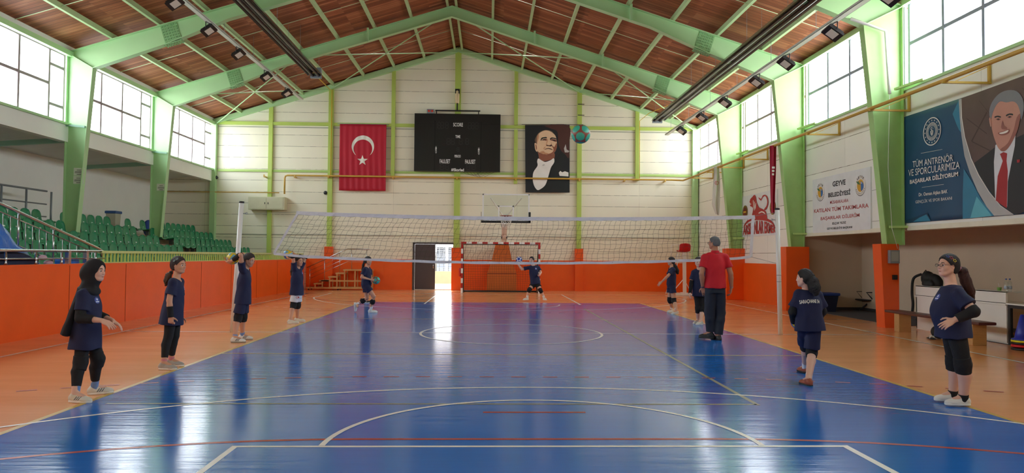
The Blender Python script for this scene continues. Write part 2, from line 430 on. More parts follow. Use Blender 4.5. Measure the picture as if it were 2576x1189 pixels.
for s in (-1, 1):
    strip(fl, [(-2.45, s*14), (-2.45, s*8.225), (2.45, s*8.225), (2.45, s*14)], .05, Z2, 2)
    strip(fl, arc(0, s*8.2, 1.775, 0, -180*s, 48), .05, Z4, 2)
    th = math.degrees(math.asin(.9/6.7)); cyk = s*(14-1.575)
    a0 = -s*0; R3 = 6.72
    half = math.degrees(math.acos(6.6/R3))
    pts = [(s*-6.6*-1, s*14)] + arc(0, cyk, R3, -s*half, -s*(180-half), 72) + [(-s*6.6, s*14)]
    strip(fl, pts, .05, Z3, 2)
    strip(fl, [(-.5, s*7.0), (.5, s*7.0)], .05, Z2, 3)
    p6 = arc(1.5, s*14, 6, 0, -90*s, 24)+arc(-1.5, s*14, 6, -90*s, -180*s, 24)
    strip(fl, p6, .05, Z2, 3)
    p9 = arc(1.5, s*14, 9, 0, -90*s, 60)+arc(-1.5, s*14, 9, -90*s, -180*s, 60)
    # dashed nine metre line
    acc = 0.; seg = []
    for a, b in zip(p9[:-1], p9[1:]):
        L = math.hypot(b[0]-a[0], b[1]-a[1]); k = max(1, int(L/.02))
        for i in range(k):
            t = i/k; q = (a[0]+(b[0]-a[0])*t, a[1]+(b[1]-a[1])*t); on = (acc % .4) < .2
            if on and abs(q[0]) < 8.4: seg.append(q)
            elif len(seg) > 1: strip(fl, [seg[0], seg[-1]], .045, Z2, 3); seg = []
            else: seg = []
            acc += L/k
floor = fl.build('floor', [m_flo, m_flb, m_line, m_redl, m_yell, m_grayl]); struct(floor)
b = MB(); b.box((8.9, 1.9, -.002), (10.5, 6.6, .006)); b.box((8.9, -16, -.002), (10.5, .0, .006))
tag(b.build('carpet', mat('dark_grey_carpet', '4B4E55', .9, bump=.3, bscale=200)), 'dark grey carpet covering the floor of the side recess', 'carpet')

# roof deck
for nm, xa, xb in (('ceiling', XL-.3, XRID), ('ceiling', XRID, XR+.3)):
    b = MB(); za, zb = roof(xa)+.16, roof(xb)+.16
    b.add([(xa, YF-.4, za), (xb, YF-.4, zb), (xb, YB+.5, zb), (xa, YB+.5, za), (xa, YF-.4, za+.15), (xb, YF-.4, zb+.15), (xb, YB+.5, zb+.15), (xa, YB+.5, za+.15)],
          [(0, 3, 2, 1), (4, 5, 6, 7), (0, 1, 5, 4), (1, 2, 6, 5), (2, 3, 7, 6), (3, 0, 4, 7)])
    struct(b.build(nm, m_deck))

# gable walls
def gable(y0, y1, name, m, hole=None):
    b = MB(); xs = [-15.2, XL, XRID, XR, 10.7]
    def slab(xa, xb, z0, za, zb):
        b.add([(xa, y0, z0), (xb, y0, z0), (xb, y1, z0), (xa, y1, z0), (xa, y0, za), (xb, y0, zb), (xb, y1, zb), (xa, y1, za)],
              [(0, 3, 2, 1), (4, 5, 6, 7), (0, 1, 5, 4), (1, 2, 6, 5), (2, 3, 7, 6), (3, 0, 4, 7)])
    slab(-15.2, XL, -.3, 4.75, 5.2)
    if hole:
        hx0, hx1, hz = hole
        slab(XL, hx0, -.3, roof(XL)+.2, roof(hx0)+.2); slab(hx0, hx1, hz, roof(hx0)+.2, roof(hx1)+.2)
        slab(hx1, XRID, -.3, roof(hx1)+.2, roof(XRID)+.2)
    else: slab(XL, XRID, -.3, roof(XL)+.2, roof(XRID)+.2)
    slab(XRID, XR+.2, -.3, roof(XRID)+.2, roof(XR+.2)+.2); slab(XR+.2, 10.7, -.3, 2.6, 2.6)
    return struct(b.build(name, m))
gable(YB, YB+.25, 'wall_back', m_back, (-3.78, -1.97, 2.08))
gable(YF-.25, YF, 'wall_front', m_back)

# orange dado on the back wall
b = MB()
for xa, xb in ((-8.4, -3.8), (-1.96, 8.8)):
    b.box((xa, YB-.05, 0), (xb, YB, 1.335))
for x in (-6.4, -5.05, -.62, .72, 2.06, 4.9, 6.3): b.box((x-.006, YB-.055, .02), (x+.006, YB-.05, 1.32))
struct(b.build('trim_1', m_orange))

# right side wall: blocks above the recesses, windows above that
b = MB()
b.box((XR, 6.75, 0), (XR+.22, YB, 5.33)); b.box((XR, YF, 2.2), (XR+.22, 6.75, 5.33))
b.box((XR, YF, 7.28), (XR+.22, YB, roof(XR)+.2))
struct(b.build('wall_right', m_side))
b = MB(); b.box((XR-.05, 6.8, 0), (XR, YB-.05, 1.335)); struct(b.build('trim_2', m_orange))
b = MB(); b.box((XR-.03, YF, 2.16), (XR+.26, 1.4, 2.26)); b.box((XR-.03, 1.75, 2.16), (XR+.26, 6.6, 2.26)); struct(b.build('trim_3', mat('ivory_edge_beam', 'E6E2D0', .5)))
b = MB(); b.box((10.6, YF, 0), (10.8, 6.75, 2.6)); b.box((XR, 6.6, 0), (10.6, 6.75, 2.6)); b.box((XR+.22, YF, 2.5), (10.7, 6.75, 2.6))
struct(b.build('wall_recess', m_tan))
b = MB(); b.box((10.57, YF, 0), (10.6, 6.6, .09)); b.box((XR, 6.57, 0), (10.6, 6.6, .09)); struct(b.build('baseboard_recess', mat('dark_skirting', '3A3A40', .5)))

# left side: parapet, gallery slab, steps, rear wall, lean-to roof
b = MB(); b.box((XP-.15, YF, 0), (XP, YB, 1.27))
b.box((XP-.17, YF, 1.27), (XP+.02, YB, 1.30))
struct(b.build('wall_left', m_orange))
b = MB()
for y in (-9, -6.3, -3.2, -.1, 2.0, 4.25, 6.1, 8.4, 10.8, 13.2): b.box((XP-.001, y-.006, .0), (XP+.006, y+.006, 1.27))
struct(b.build('trim_4', mat('orange_panel_joint', '9A3414', .5)))
ROWX = [-9.98, -10.78, -11.58, -12.38, -13.14]; ROWZ = [.90, 1.21, 1.52, 1.83, 2.14]   # seat-back planes and treads
b = MB(); b.box((-15, YF, -.3), (XP-.15, YB, .78))
for i, (x, z) in enumerate(zip(ROWX, ROWZ)):
    b.box((-15, YF, .5), (x+.48, YB, z))
struct(b.build('floor_gallery', m_conc))
b = MB()   # lighter aisle steps between the tread rows
for i, (x, z) in enumerate(zip(ROWX, ROWZ)):
    for ya in (10.15, .2): b.box((x+.46, ya, z-.31 if i else .78), (x+.78, ya+.75, z-.15))
tag(b.build('aisle_steps', mat('pale_step_concrete', 'C7B79A', .75)), 'pale concrete aisle steps between blocks of green seats', 'steps')
b = MB(); b.box((-15.2, YF, 0), (-15, YB, 4.85)); struct(b.build('wall_gallery', m_grayw))
b = MB()
b.add([(-15.2, YF, 4.62), (XL, YF, 4.98), (XL, YB, 4.98), (-15.2, YB, 4.62), (-15.2, YF, 4.8), (XL, YF, 5.15), (XL, YB, 5.15), (-15.2, YB, 4.8)],
      [(0, 3, 2, 1), (4, 5, 6, 7), (0, 1, 5, 4), (1, 2, 6, 5), (2, 3, 7, 6), (3, 0, 4, 7)])
struct(b.build('ceiling_gallery', block_wall_mat('white_soffit_boards', 'D6DBD6', 'y', 0, .6, dz=9, joint='9A9E98')))
b = MB(); b.box((XL-.1, YF, 4.66), (XL+.12, YB, 5.16)); b.box((XL-.1, YF, 7.12), (XL+.1, YB, roof(XL)+.2))
struct(b.build('trim_5', m_grayw))
b = MB(); b.box((XL+.1, YF, 5.13), (XL+.2, YB, 5.19)); b.box((XL+.1, YF, 7.1), (XL+.22, YB, 7.24)); struct(b.build('trim_6', m_green))
b = MB(); b.box((XR-.1, YF, 7.2), (XR, YB, 7.34)); b.box((XR-.06, YF, 5.29), (XR, YB, 5.35)); struct(b.build('trim_7', m_green))

# ------------------------------------------------------------------ windows
def window(n, X, s, ys, zs_wide, zs_narrow, narrow, mf, z0, z1):
    """ys: frame lines; s: side the glass faces (+1 looks to +X)"""
    root = bpy.data.objects.new('window_%d' % n, None); COL.objects.link(root); root.location = (X, ys[0], z0); struct(root)
    b = MB(); w = .038
    for y in ys: b.box((X-.028, y-w, z0), (X+.028, y+w, z1))
    b.box((X-.04, ys[0], z0), (X+.04, ys[-1], z0+.05)); b.box((X-.04, ys[0], z1-.05), (X+.04, ys[-1], z1))
    for i in range(len(ys)-1):
        for z in (zs_narrow if i in narrow else zs_wide): b.box((X-.024, ys[i], z-w), (X+.024, ys[i+1], z+w))
    b.build('window_frame', mf, root)
    for i in range(len(ys)-1):
        g = MB(); g.add([(X, ys[i], z0), (X, ys[i+1], z0), (X, ys[i+1], z1), (X, ys[i], z1)], [(0, 1, 2, 3)]); g.build('pane', m_glass, root)
k = 1
for i in range(6):
    ya, yb = FR[i]+.1, (FR[i+1] if i < 5 else YB)-.1
    ys = [ya]; 
    ysn = [yb-.68-1.25*j for j in range(4) if yb-.68-1.25*j > ya+.2][::-1]
    ys = [ya]+ysn+[yb]
    window(k, XL, 1, ys, [6.17], [5.62, 6.72], [len(ys)-2], m_wframe, 5.17, 7.14); k += 1
for i in range(6):
    ya, yb = FR[i]+.1, (FR[i+1] if i < 5 else YB)-.1
    ys = [ya]+[yb-1.18*j for j in range(3, 0, -1)]+[yb]
    window(k, XR+.1, -1, ys, [6.35], [6.35], [], m_wframe if i > 3 else m_wframe2, 5.33, 7.28); k += 1

# ------------------------------------------------------------------ portal frames
def hsec(b, y, outer, inner, w=.2, tw=.014, tf=.02):
    """plate girder between two polylines in the XZ plane: web plus a flange along each"""
    for i in range(len(outer)-1):
        o0, o1, i0, i1 = outer[i], outer[i+1], inner[i], inner[i+1]
        b.add([(o0[0], y-tw/2, o0[1]), (o1[0], y-tw/2, o1[1]), (i1[0], y-tw/2, i1[1]), (i0[0], y-tw/2, i0[1]),
               (o0[0], y+tw/2, o0[1]), (o1[0], y+tw/2, o1[1]), (i1[0], y+tw/2, i1[1]), (i0[0], y+tw/2, i0[1])],
              [(0, 1, 2, 3), (7, 6, 5, 4)])
        for (a, c) in ((o0, o1), (i0, i1)):
            d = Vector((c[0]-a[0], 0, c[1]-a[1])).normalized()
            b.beam((a[0], y, a[1]), (c[0], y, c[1]), w, tf, up=(-d.z, 0, d.x))
def frame(y, n):
    lab = ['farthest', 'second farthest', 'third farthest']
    desc = {11.6: 'pale green steel portal frame nearest the scoreboard wall', 6.5: 'pale green steel portal frame second from the scoreboard wall', 1.55: 'pale green steel portal frame beside the blue minister banner'}
    t = thing('portal_frame', desc.get(y, 'pale green steel portal frame nearer the camera, out of the picture'), 'steel frame', (XRID, y, 0), 'portal frames of the roof')
    for s, xo, xi_b, xi_t, zt in ((-1, XL+.08, -12.16, -11.80, 6.78), (1, XR-.06, 8.40, 7.90, 6.76)):
        zb = 1.84 if s > 0 else 2.0
        b = MB(); hsec(b, y, [(xo, zb), (xo, 7.22)], [(xi_b, zb), (xi_t, zt)]); b.build('column', m_green if s < 0 else mat('column_green_paint', 'A6CF86', .42), t)
        sp = -9.65 if s < 0 else 5.85
        f = lambda x, d: (x, roof(x)-d)
        b = MB()
        xs = [xo, sp, (sp+XRID)/2*.9+.1*XRID, XRID]
        hsec(b, y, [f(xo, .02), f(sp, .02)], [(xi_t, zt), f(sp, .60)]); b.build('haunch', m_green, t)
        b = MB(); x2 = sp+(-s)*1.6
        hsec(b, y, [f(sp, .02), f(x2, .02), f(XRID, .02)], [f(sp, .60), f(x2, .40), f(XRID, .40)], tw=.012); b.build('rafter', m_green, t)
        # bolted splice
        c = Vector((sp, y, roof(sp)-.31)); d = Vector((1, 0, -SL if s > 0 else SL)).normalized(); u = Vector((-d.z, 0, d.x))
        b = MB(); b.obox(c, d*.24, (0, .02, 0), u*.27)
        b.obox(c-u*.31, d*.26, (0, .11, 0), u*.012)
        b.cur = 0
        for i in range(6):
            for j in range(7):
                q = c+d*(-.2+.08*i)+u*(-.23+.077*j); b.cyl(q+Vector((0, -.042, 0)), q+Vector((0, .042, 0)), .014, seg=6, smooth=False)
        for i in range(7):
            for yy in (-.07, .07):
                q = c-u*.31+d*(-.22+.073*i)+Vector((0, yy, 0)); b.cyl(q-u*.04, q+u*.03, .014, seg=6, smooth=False)
        b.build('splice_plate', mat('splice_green_paint', '86B27C', .5), t)
        if s > 0 or True:
            # knee stiffener
            b = MB(); b.beam((xo, y, 7.2), (xi_t, y, zt), .2, .02, up=(1, 0, 0)); b.build('stiffener', m_green, t)
            for xs_ in ((-4.9, -7.4) if s < 0 else (1.15, 3.65)):
                b = MB(); dd = Vector((1, 0, SL if s < 0 else -SL)).normalized()
                b.beam((xs_, y-.11, roof(xs_)-.44), (xs_, y-.11, roof(xs_)+.06), .07, .07); b.build('cleat', m_green, t)
for y in FR: frame(y, 0)

# orange pillars round the column feet (right side)
for y, lab in ((11.6, 'orange painted pillar behind the volleyball net, below the lion poster side'), (6.5, 'orange painted pillar below a green column, left of the tan recess'), (1.6, 'orange painted pillar with grey electric box, left of the white desk')):
    b = MB()
    if y < 2:
        b.add([(8.34, 1.45, 0), (8.66, 1.45, 0), (8.66, 1.79, 0), (8.34, 1.79, 0), (8.25, 1.45, 1.86), (8.66, 1.45, 1.86), (8.66, 1.79, 1.86), (8.25, 1.79, 1.86)], [(0, 3, 2, 1), (4, 5, 6, 7), (0, 1, 5, 4), (1, 2, 6, 5), (2, 3, 7, 6), (3, 0, 4, 7)])
    else: b.box((8.18, y-.24, 0), (XR+.02, y+.24, 1.86), .015)
    o = b.build('pillar', m_orange2, loc=(8.5, y, 0)); tag(o, lab, 'pillar', 'orange pillars')
# thin column at gable corners
b = MB(); b.box((XL+.05, YB-.22, 0), (XL+.27, YB, roof(XL+.2))); b.box((8.56, YB-.2, 1.33), (8.8, YB, roof(8.7))); struct(b.build('trim_8', m_green))

# wall posts on the gable
for x, zb, w in ((-10.02, 1.0, .17), (-7.42, 1.86, .2), (-4.7, 4.95, .16), (-1.87, 1.86, .26), (.70, 4.7, .16), (3.52, 1.86, .2), (6.1, 4.9, .16)):
    b = MB(); zt = roof(x)
    if abs(x-.7) < .1: zt = 7.1
    b.box((x-w/2, YB-.12, zb), (x+w/2, YB, zt))
    if abs(x-.7) < .1: b.box((x-w/2, YB-.12, 7.3), (x+w/2, YB, roof(x)))
    o = b.build('wall_post', m_lime); struct(o)
    if zb == 1.86:
        b = MB(); b.box((x-w/2-.08, YB-.2, 0), (x+w/2+.08, YB, 1.86), .01); struct(b.build('trim_9', m_orange2))
b = MB(); b.box((-12.3, YB-.1, 7.15), (8.6, YB, 7.29)); struct(b.build('trim_10', m_lime))
b = MB(); b.box((-12.3, YB-.05, 5.1), (8.6, YB, 5.2)); struct(b.build('trim_11', mat('pale_green_rail_paint', 'A9C66E', .5)))
b = MB(); b.box((-12.3, YB-.04, 7.05), (8.6, YB, 7.09)); b.box((-14.9, YB-.03, 2.36), (8.6, YB-.01, 2.39)); struct(b.build('trim_12', mat('grey_cable_trunk', 'A9A99C', .6)))
# gable rafter trim
for xa, xb in ((XL, XRID), (XRID, XR)):
    b = MB(); b.beam((xa, YB-.09, roof(xa)-.02), (xb, YB-.09, roof(xb)-.02), .18, .2, up=(0, 0, 1)); struct(b.build('trim_13', m_green))

# purlins
P0 = [.16+1.325*i for i in range(9)]
for s in (-1, 1):
    for i, d in enumerate(P0):
        x = XRID+s*d
        if x < XL+.3 or x > XR-.3: continue
        b = MB(); z = roof(x)
        b.box((x-.03, YF, z+.02), (x+.03, YB, z+.16)); b.box((x-.045, YF, z+.005), (x+.045, YB, z+.02))
        o = b.build('purlin', mat('purlin_green_paint', 'B4CF9A', .5)); side = 'left' if s < 0 else 'right'
        nm = 'nearest the ridge' if i == 0 else '%s from the ridge' % ['', 'second', 'third', 'fourth', 'fifth', 'sixth', 'seventh', 'eighth', 'ninth'][i]
        tag(o, 'thin green roof purlin on the %s slope, %s' % (side, nm), 'purlin', 'purlins of the %s roof slope' % side)
# sag rods between purlins
for s in (-1, 1):
    for j, y in enumerate((-1.0, 4.0, 9.05, 14.35)):
        b = MB()
        xa, xb = XRID+s*.16, (XL+.2 if s < 0 else XR-.2)
        b.cyl((xa, y, roof(xa)+.06), (xb, y, roof(xb)+.06), .009, seg=5)
        tag(b.build('sag_rod', mat('rod_green_paint', 'C6DDB0', .5)), 'thin tie rod crossing the purlins on the %s slope, %s bay from the scoreboard wall' % ('left' if s < 0 else 'right', ['fourth', 'third', 'second', 'first'][j]), 'rod', 'tie rods of the roof')
# wind bracing in the last bay
for i, (xa, xb) in enumerate(((-12.3, -7.4), (-7.4, -1.95), (-1.8, 3.5), (3.5, 8.6))):
    t = thing('wind_brace', 'crossed pale green bracing rods under the roof near the scoreboard wall, %s pair' % ['left-hand', 'second', 'third', 'right-hand'][i], 'bracing', ((xa+xb)/2, 14.3, roof((xa+xb)/2)), 'crossed wind bracing in the last bay')
    for (a, c) in ((xa, xb), (xb, xa)):
        b = MB(); b.cyl((a, YB-.2, roof(a)-.14), (c, 11.7, roof(c)-.14), .022, seg=6); b.build('brace_rod', m_green, t)
for s in (-1, 1):
    pass
# ================================================================== objects on the back wall
YW = YB-.12
def w(u, v, Y=YW): return at(u, v, Y=Y)
# ---- door and what lies beyond it
d = thing('door', 'dark grey double door in the back wall, right leaf open to the yard', 'door', (-2.87, YB, 0)); d['kind'] = 'structure'
b = MB(); x0, x1, zt = -3.78, -1.97, 2.08
b.box((x0, YB-.06, 0), (x0+.08, YB+.2, zt)); b.box((x1-.05, YB-.06, 0), (x1, YB+.2, zt)); b.box((x0, YB-.06, zt-.07), (x1, YB+.2, zt)); b.build('door_frame', m_dark, d)
b = MB(); b.box((x0+.09, YB-.02, .03), (-2.80, YB+.03, zt-.08), .008)
for z in (.55, 1.05, 1.55): b.box((x0+.16, YB-.028, z-.004), (-2.88, YB-.018, z+.004))
leaf = b.build('door_leaf', m_dark, d)
b = MB(); b.cyl((-2.88, YB-.05, .95), (-2.88, YB-.05, 1.15), .012); b.build('handle', m_steel, leaf)
b = MB(); b.box((-2.02, YB+.05, .03), (-1.98, YB+.85, zt-.08), .006); b.build('door_leaf', m_dark, d)
b = MB(); b.box((x0, YB-.05, 0), (x1, YB+.3, .03)); b.build('threshold', mat('pale_stone', 'CFC4B0', .6), d)
b = MB(); b.box((-40, YB+.3, -.35), (30, 75, -.05)); struct(b.build('ground', mat('dry_yard_earth', '7A6440', .95, var=.25, scale=.7, bump=.3, bscale=8)))
b = MB(); b.box((-30, 26, -.05), (15, 26.4, .62)); o = b.build('garden_wall', mat('pale_kerb_plaster', '8E7F66', .9, var=.1)); tag(o, 'low pale wall at the end of the sunlit yard outside the door', 'wall'); o['kind'] = 'structure'
t = thing('wire_fence', 'white mesh fence seen through the open door above the low wall', 'fence', (-4, 26.2, .62))
b = MB()
for z in np.arange(.7, 2.4, .12): b.cyl((-9, 26.2, z), (2, 26.2, z), .012, seg=4)
for x in np.arange(-9, 2.01, .25): b.cyl((x, 26.2, .6), (x, 26.2, 2.4), .014, seg=4)
b.build('wire_mesh', mat('fence_wire_grey', '6E7076', .5), t)
for x in (-9, -6, -3.45, -1, 2):
    b = MB(); b.cyl((x, 26.2, .6), (x, 26.2, 2.6), .05, seg=8); b.build('fence_post', mat('fence_wire_grey', '6E7076', .5), t)
t = thing('grandstand', 'distant grandstand with red roof edge seen through the open door', 'grandstand', (-6, 48, 0))
b = MB(); b.box((-26, 45, 5.2 - 1.2), (14, 52, 4.6)); b.build('roof_edge', mat('faded_red_cladding', '8E2C2A', .6), t)
b = MB()
for i in range(6): b.box((-26, 46+i*.8, -.05), (14, 46.9+i*.8, .5+.35*i))
b.build('terrace', mat('pale_terrace_concrete', '70747C', .8), t)
for x in (-20, -12, -4, 4, 12):
    b = MB(); b.cyl((x, 46, 0), (x, 46, 4), .12, seg=8); b.build('post', m_wht, t)

# ---- national flag
def hanging(name, p0, p1, z0, z1, ny, m, parent, amp=.015, waves=7, thick=.006, nx=60, nz=24):
    """cloth between p0 and p1 (xy), z0..z1, hanging with soft vertical folds; ny is the outward normal"""
    p0, p1, N = Vector((*p0, 0)), Vector((*p1, 0)), Vector((*ny, 0)); b = MB(); vs = []
    for k in (0, 1):
        for j in range(nz+1):
            for i in range(nx+1):
                s, t = i/nx, j/nz; a = amp*math.sin(s*waves*2*math.pi+1.3*math.sin(t*2.1))*(.35+.65*(1-t))
                p = p0.lerp(p1, s); vs.append((p.x+N.x*(a+.03-k*thick), p.y+N.y*(a+.03-k*thick), z0+(z1-z0)*t))
    W_ = nx+1; H = (nx+1)*(nz+1); fs = []
    flip = ((p1-p0).cross(Vector((0, 0, 1)))).dot(N) < 0
    for k in (0, 1):
        for j in range(nz):
            for i in range(nx):
                q = [k*H+j*W_+i, k*H+j*W_+i+1, k*H+(j+1)*W_+i+1, k*H+(j+1)*W_+i]
                fs.append(q if (k == 0) ^ flip else q[::-1])
    rim = [i for i in range(nx+1)]+[j*W_+nx for j in range(1, nz+1)]+[nz*W_+i for i in range(nx-1, -1, -1)]+[j*W_ for j in range(nz-1, 0, -1)]
    for a, c in zip(rim, rim[1:]+rim[:1]): fs.append([c, a, H+a, H+c] if not flip else [a, c, H+c, H+a])
    b.add(vs, fs, True); return b.build(name, m, parent)
def decal(mb, verts, faces, target, d, off=.0015):
    """lay flat shapes on a surface by casting them along d"""
    dg = None; me = target.data; mw = target.matrix_world
    loc = target.location if target.parent is None else target.location
    bvh = BVHTree.FromPolygons([Vector(v.co) for v in me.vertices], [list(p.vertices) for p in me.polygons])
    d = Vector(d).normalized(); out = []
    for v in verts:
        h = bvh.ray_cast(Vector(v)-d*1.0, d, 2.0)
        out.append((h[0]-d*off) if h[0] is not None else Vector(v))
    mb.add(out, faces)
def dice(polys, step):
    """triangulate polygons finely so that they can follow folds"""
    bm = bmesh.new()
    for P in polys:
        f = bm.faces.new([bm.verts.new(p) for p in P])
    bmesh.ops.triangulate(bm, faces=bm.faces[:])
    for _ in range(4):
        es = [e for e in bm.edges if e.calc_length() > step]
        if not es: break
        bmesh.ops.subdivide_edges(bm, edges=es, cuts=1); bmesh.ops.triangulate(bm, faces=bm.faces[:])
    bm.verts.index_update(); r = ([v.co.copy() for v in bm.verts], [[v.index for v in f.verts] for f in bm.faces]); bm.free(); return r
a, c = w(856, 307), w(972, 480)
fz0, fz1 = 4.31, 7.22; fx0, fx1 = a.x, w(973, 307).x
t = thing('flag', 'large red flag with white crescent and star hanging left of the scoreboard', 'flag', ((fx0+fx1)/2, YB-.15, fz1))
cloth = hanging('cloth', (fx0, YB-.16), (fx1, YB-.16), fz0, fz1, (0, -1), mat('red_flag_cloth', 'B5122E', .7, var=.08, scale=3), t, .018, 8)
m_fw = mat('white_print', 'E8E6DC', .7)
fcx, fw = (fx0+fx1)/2, fx1-fx0
cm, r1 = w(914.5, 370), .50*.98
cm = Vector((fcx, 0, w(914, 369).z)); 
pts = []
r1, r2 = .485, .40; off_ = -.115
# crescent opening downwards (the flag hangs on its side)
for i in range(49):
    a_ = R_(-52+ (284)*i/48); pts.append((cm.x+r1*math.cos(a_), YB-.3, cm.z+r1*math.sin(a_)))
c2z = cm.z-.10
e0 = pts[-1]; e1 = pts[0]
A0 = math.atan2(e0[2]-c2z, e0[0]-cm.x); A1 = math.atan2(e1[2]-c2z, e1[0]-cm.x)
if A0 < 0: A0 += 2*math.pi
r2 = math.hypot(e0[0]-cm.x, e0[2]-c2z)*.985
for i in range(1, 48):
    a_ = A0+(A1-A0)*i/48; rr = r2; pts.append((cm.x+rr*math.cos(a_), YB-.3, c2z+rr*math.sin(a_)))
st = w(912.5, 404); star = []
for i in range(10):
    rr = .235 if i % 2 == 0 else .095; a_ = math.pi/2+i*math.pi/5; star.append((st.x+rr*math.cos(a_), YB-.3, st.z+rr*math.sin(a_)))
sc_ = (st.x, YB-.3, st.z); quads = [[star[(2*i-1) % 10], star[2*i], star[(2*i+1) % 10], sc_] for i in range(5)]
N_ = len(pts)//2; cres = [[pts[i], pts[i+1], pts[len(pts)-2-i], pts[len(pts)-1-i]] for i in range(0, 47)]
for nm_, pl_ in (('crescent', cres), ('star', quads)):
    vs, fs = dice(pl_, .06); b = MB(); decal(b, vs, fs, cloth, (0, 1, 0), .006); b.build(nm_, m_fw, t)
b = MB(); b.cyl((fx0-.1, YB-.16, fz1+.01), (fx1+.1, YB-.16, fz1+.01), .015, seg=8); b.build('hanging_rod', m_gsteel, t)

# ---- scoreboard
SY = YB-.34
def ws(u, v): return at(u, v, Y=SY)
tl, brc = ws(1043, 281), ws(1258, 434)
t = thing('scoreboard', 'black electronic scoreboard with SCORE, TIME and PERIOD captions', 'scoreboard', ((tl.x+brc.x)/2, SY, brc.z))
sx0, sx1, sz0, sz1 = tl.x, brc.x, brc.z+.03, tl.z-.06
b = MB(); b.box((sx0, SY, sz0), (sx1, YB-.14, sz1), .01); b.build('housing', mat('scoreboard_black', '161416', .35, var=.2, scale=1), t)
b = MB()
for z in (sz1-.45,): b.box((sx0+.03, SY-.004, z-.006), (sx1-.03, SY, z+.006))
for (u0, v0, u1, v1) in ((1093, 303, 1094.5, 430), (1209, 306, 1210.5, 433)): 
    p, q = ws(u0, v0), ws(u1, v1); b.box((p.x, SY-.004, q.z), (q.x, SY, p.z))
p, q = ws(1094, 367), ws(1209, 368.5); b.box((p.x, SY-.004, q.z), (q.x, SY, p.z))
b.build('panel_seam', mat('seam_black', '070707', .6), t)
b = MB()
def lett(s, u0, v0, u1, v1, bold=.015):
    if len(s) > 1: b = MB()
    else: b = globals()['b']
    p = ws(u0, v1); q = ws(u1, v0); put_text(b, s, p, (q.x-p.x, 0, 0), (0, 0, q.z-p.z), (0, -1, 0), .004, bold)
    if len(s) > 1: b.build('lettering', mat('white_lettering', 'ECECEC', .6), t)
lett('SCORE', 1140, 309, 1164.5, 318); lett('TIME', 1145.5, 340, 1158, 347); lett('PERIOD', 1143.5, 389.5, 1159, 396)
lett('FAUL/SET', 1106, 400.5, 1132.5, 410.5); lett('FAUL/SET', 1170, 401.5, 1196, 411.5)
lett('Skorled', 1141.5, 423.5, 1167, 430.5, .03)
for i in range(3):
    p, q = ws(1135+i*2, 430), ws(1136.3+i*2, 423.5); b.add([(p.x, SY-.004, p.z), (q.x, SY-.004, p.z), (q.x+.02, SY-.004, q.z), (p.x+.02, SY-.004, q.z)], [(0, 1, 2, 3)])
for u, v in ((1094.8, 368), (1202.5, 371.5)):
    for i, ch in enumerate('TMEOUT'): pass
    for i, ch in enumerate(('T', 'I', 'M', 'E', 'O', 'U', 'T')): lett(ch, u, v+i*2.6, u+4, v+i*2.6+2.1)
b.build('small_lettering', mat('white_lettering', 'ECECEC', .6), t)
# dark seven-segment digits
b = MB()
SEG = [((0, 0), (1, 0)), ((0, .5), (1, .5)), ((0, 1), (1, 1)), ((0, 0), (0, .5)), ((0, .5), (0, 1)), ((1, 0), (1, .5)), ((1, .5), (1, 1))]
def digit(u, v, wd, hg):
    p = ws(u, v+hg); W2 = ws(u+wd, v).x-p.x; H2 = ws(u, v).z-p.z
    for (x0_, y0_), (x1_, y1_) in SEG:
        a_ = Vector((p.x+W2*x0_, SY-.003, p.z+H2*y0_)); c_ = Vector((p.x+W2*x1_, SY-.003, p.z+H2*y1_)); dd = (c_-a_)*.12
        b.beam(a_+dd, c_-dd, .004, .028, up=(c_-a_).cross(Vector((0, 1, 0))))
for u in (1101, 1109, 1120.5): digit(u, 307, 7, 16)
for u in (1178, 1186, 1196): digit(u, 308, 7, 16)
for u in (1124, 1135, 1155, 1171): digit(u, 348, 8, 15)
digit(1149, 371, 6, 9)
for u in (1107, 1120, 1173, 1187): digit(u, 413, 9, 13)
b.build('unlit_digits', mat('unlit_digit_grey', '2C2A2C', .5), t)
t2 = thing('scoreboard_bracket', 'black steel hanging bar across the top of the scoreboard', 'bracket', (ws(1150, 278).x, SY+.1, sz1+.1))
b = MB(); p, q = ws(1095, 276), ws(1208, 280); z = sz1+.12
b.box((p.x, SY+.02, z), (q.x, SY+.08, z+.05)); 
for u in (1098, 1204): x = ws(u, 280).x; b.box((x-.02, SY+.03, sz1), (x+.02, SY+.07, z))
b.build('bar', m_black, t2)
b = MB(); x = ws(1150, 270).x; b.box((x-.03, SY+.05, z+.05), (x+.03, SY+.09, z+.38)); b.box((x-.1, SY+.04, 8.62), (x+.1, YB-.12, 8.82)); b.build('hanger', m_black, t2)
b = MB(); x = ws(1150, 245).x; b.lathe([(.07, 0), (.09, .03), (.1, .52), (.08, .56)], (x, SY+.12, z+.36), 16); o = b.build('cable_sleeve', mat('beige_plastic', 'D8C49A', .5)); tag(o, 'beige cylindrical sleeve on the post above the scoreboard', 'cable sleeve')
t = thing('siren_box', 'small grey box with two red lamps on top of the scoreboard', 'siren', (ws(1083, 275).x, SY+.1, sz1))
b = MB(); p = ws(1083, 272); b.box((p.x-.16, SY+.02, sz1+.0), (p.x+.16, SY+.14, sz1+.2), .01); b.build('box', m_gsteel, t)
for s in (-1, 1):
    b = MB(); b.lathe([(.055, 0), (.05, .02), (.02, .035)], (0, 0, 0), 14); bb = MB()
    vs = [(p.x+s*.07+v[0], SY+.02-v[2], sz1+.11+v[1]) for v in b.v]; bb.add(vs, b.f, True); bb.build('lamp', mat('red_lens', 'C23A28', .3), t)
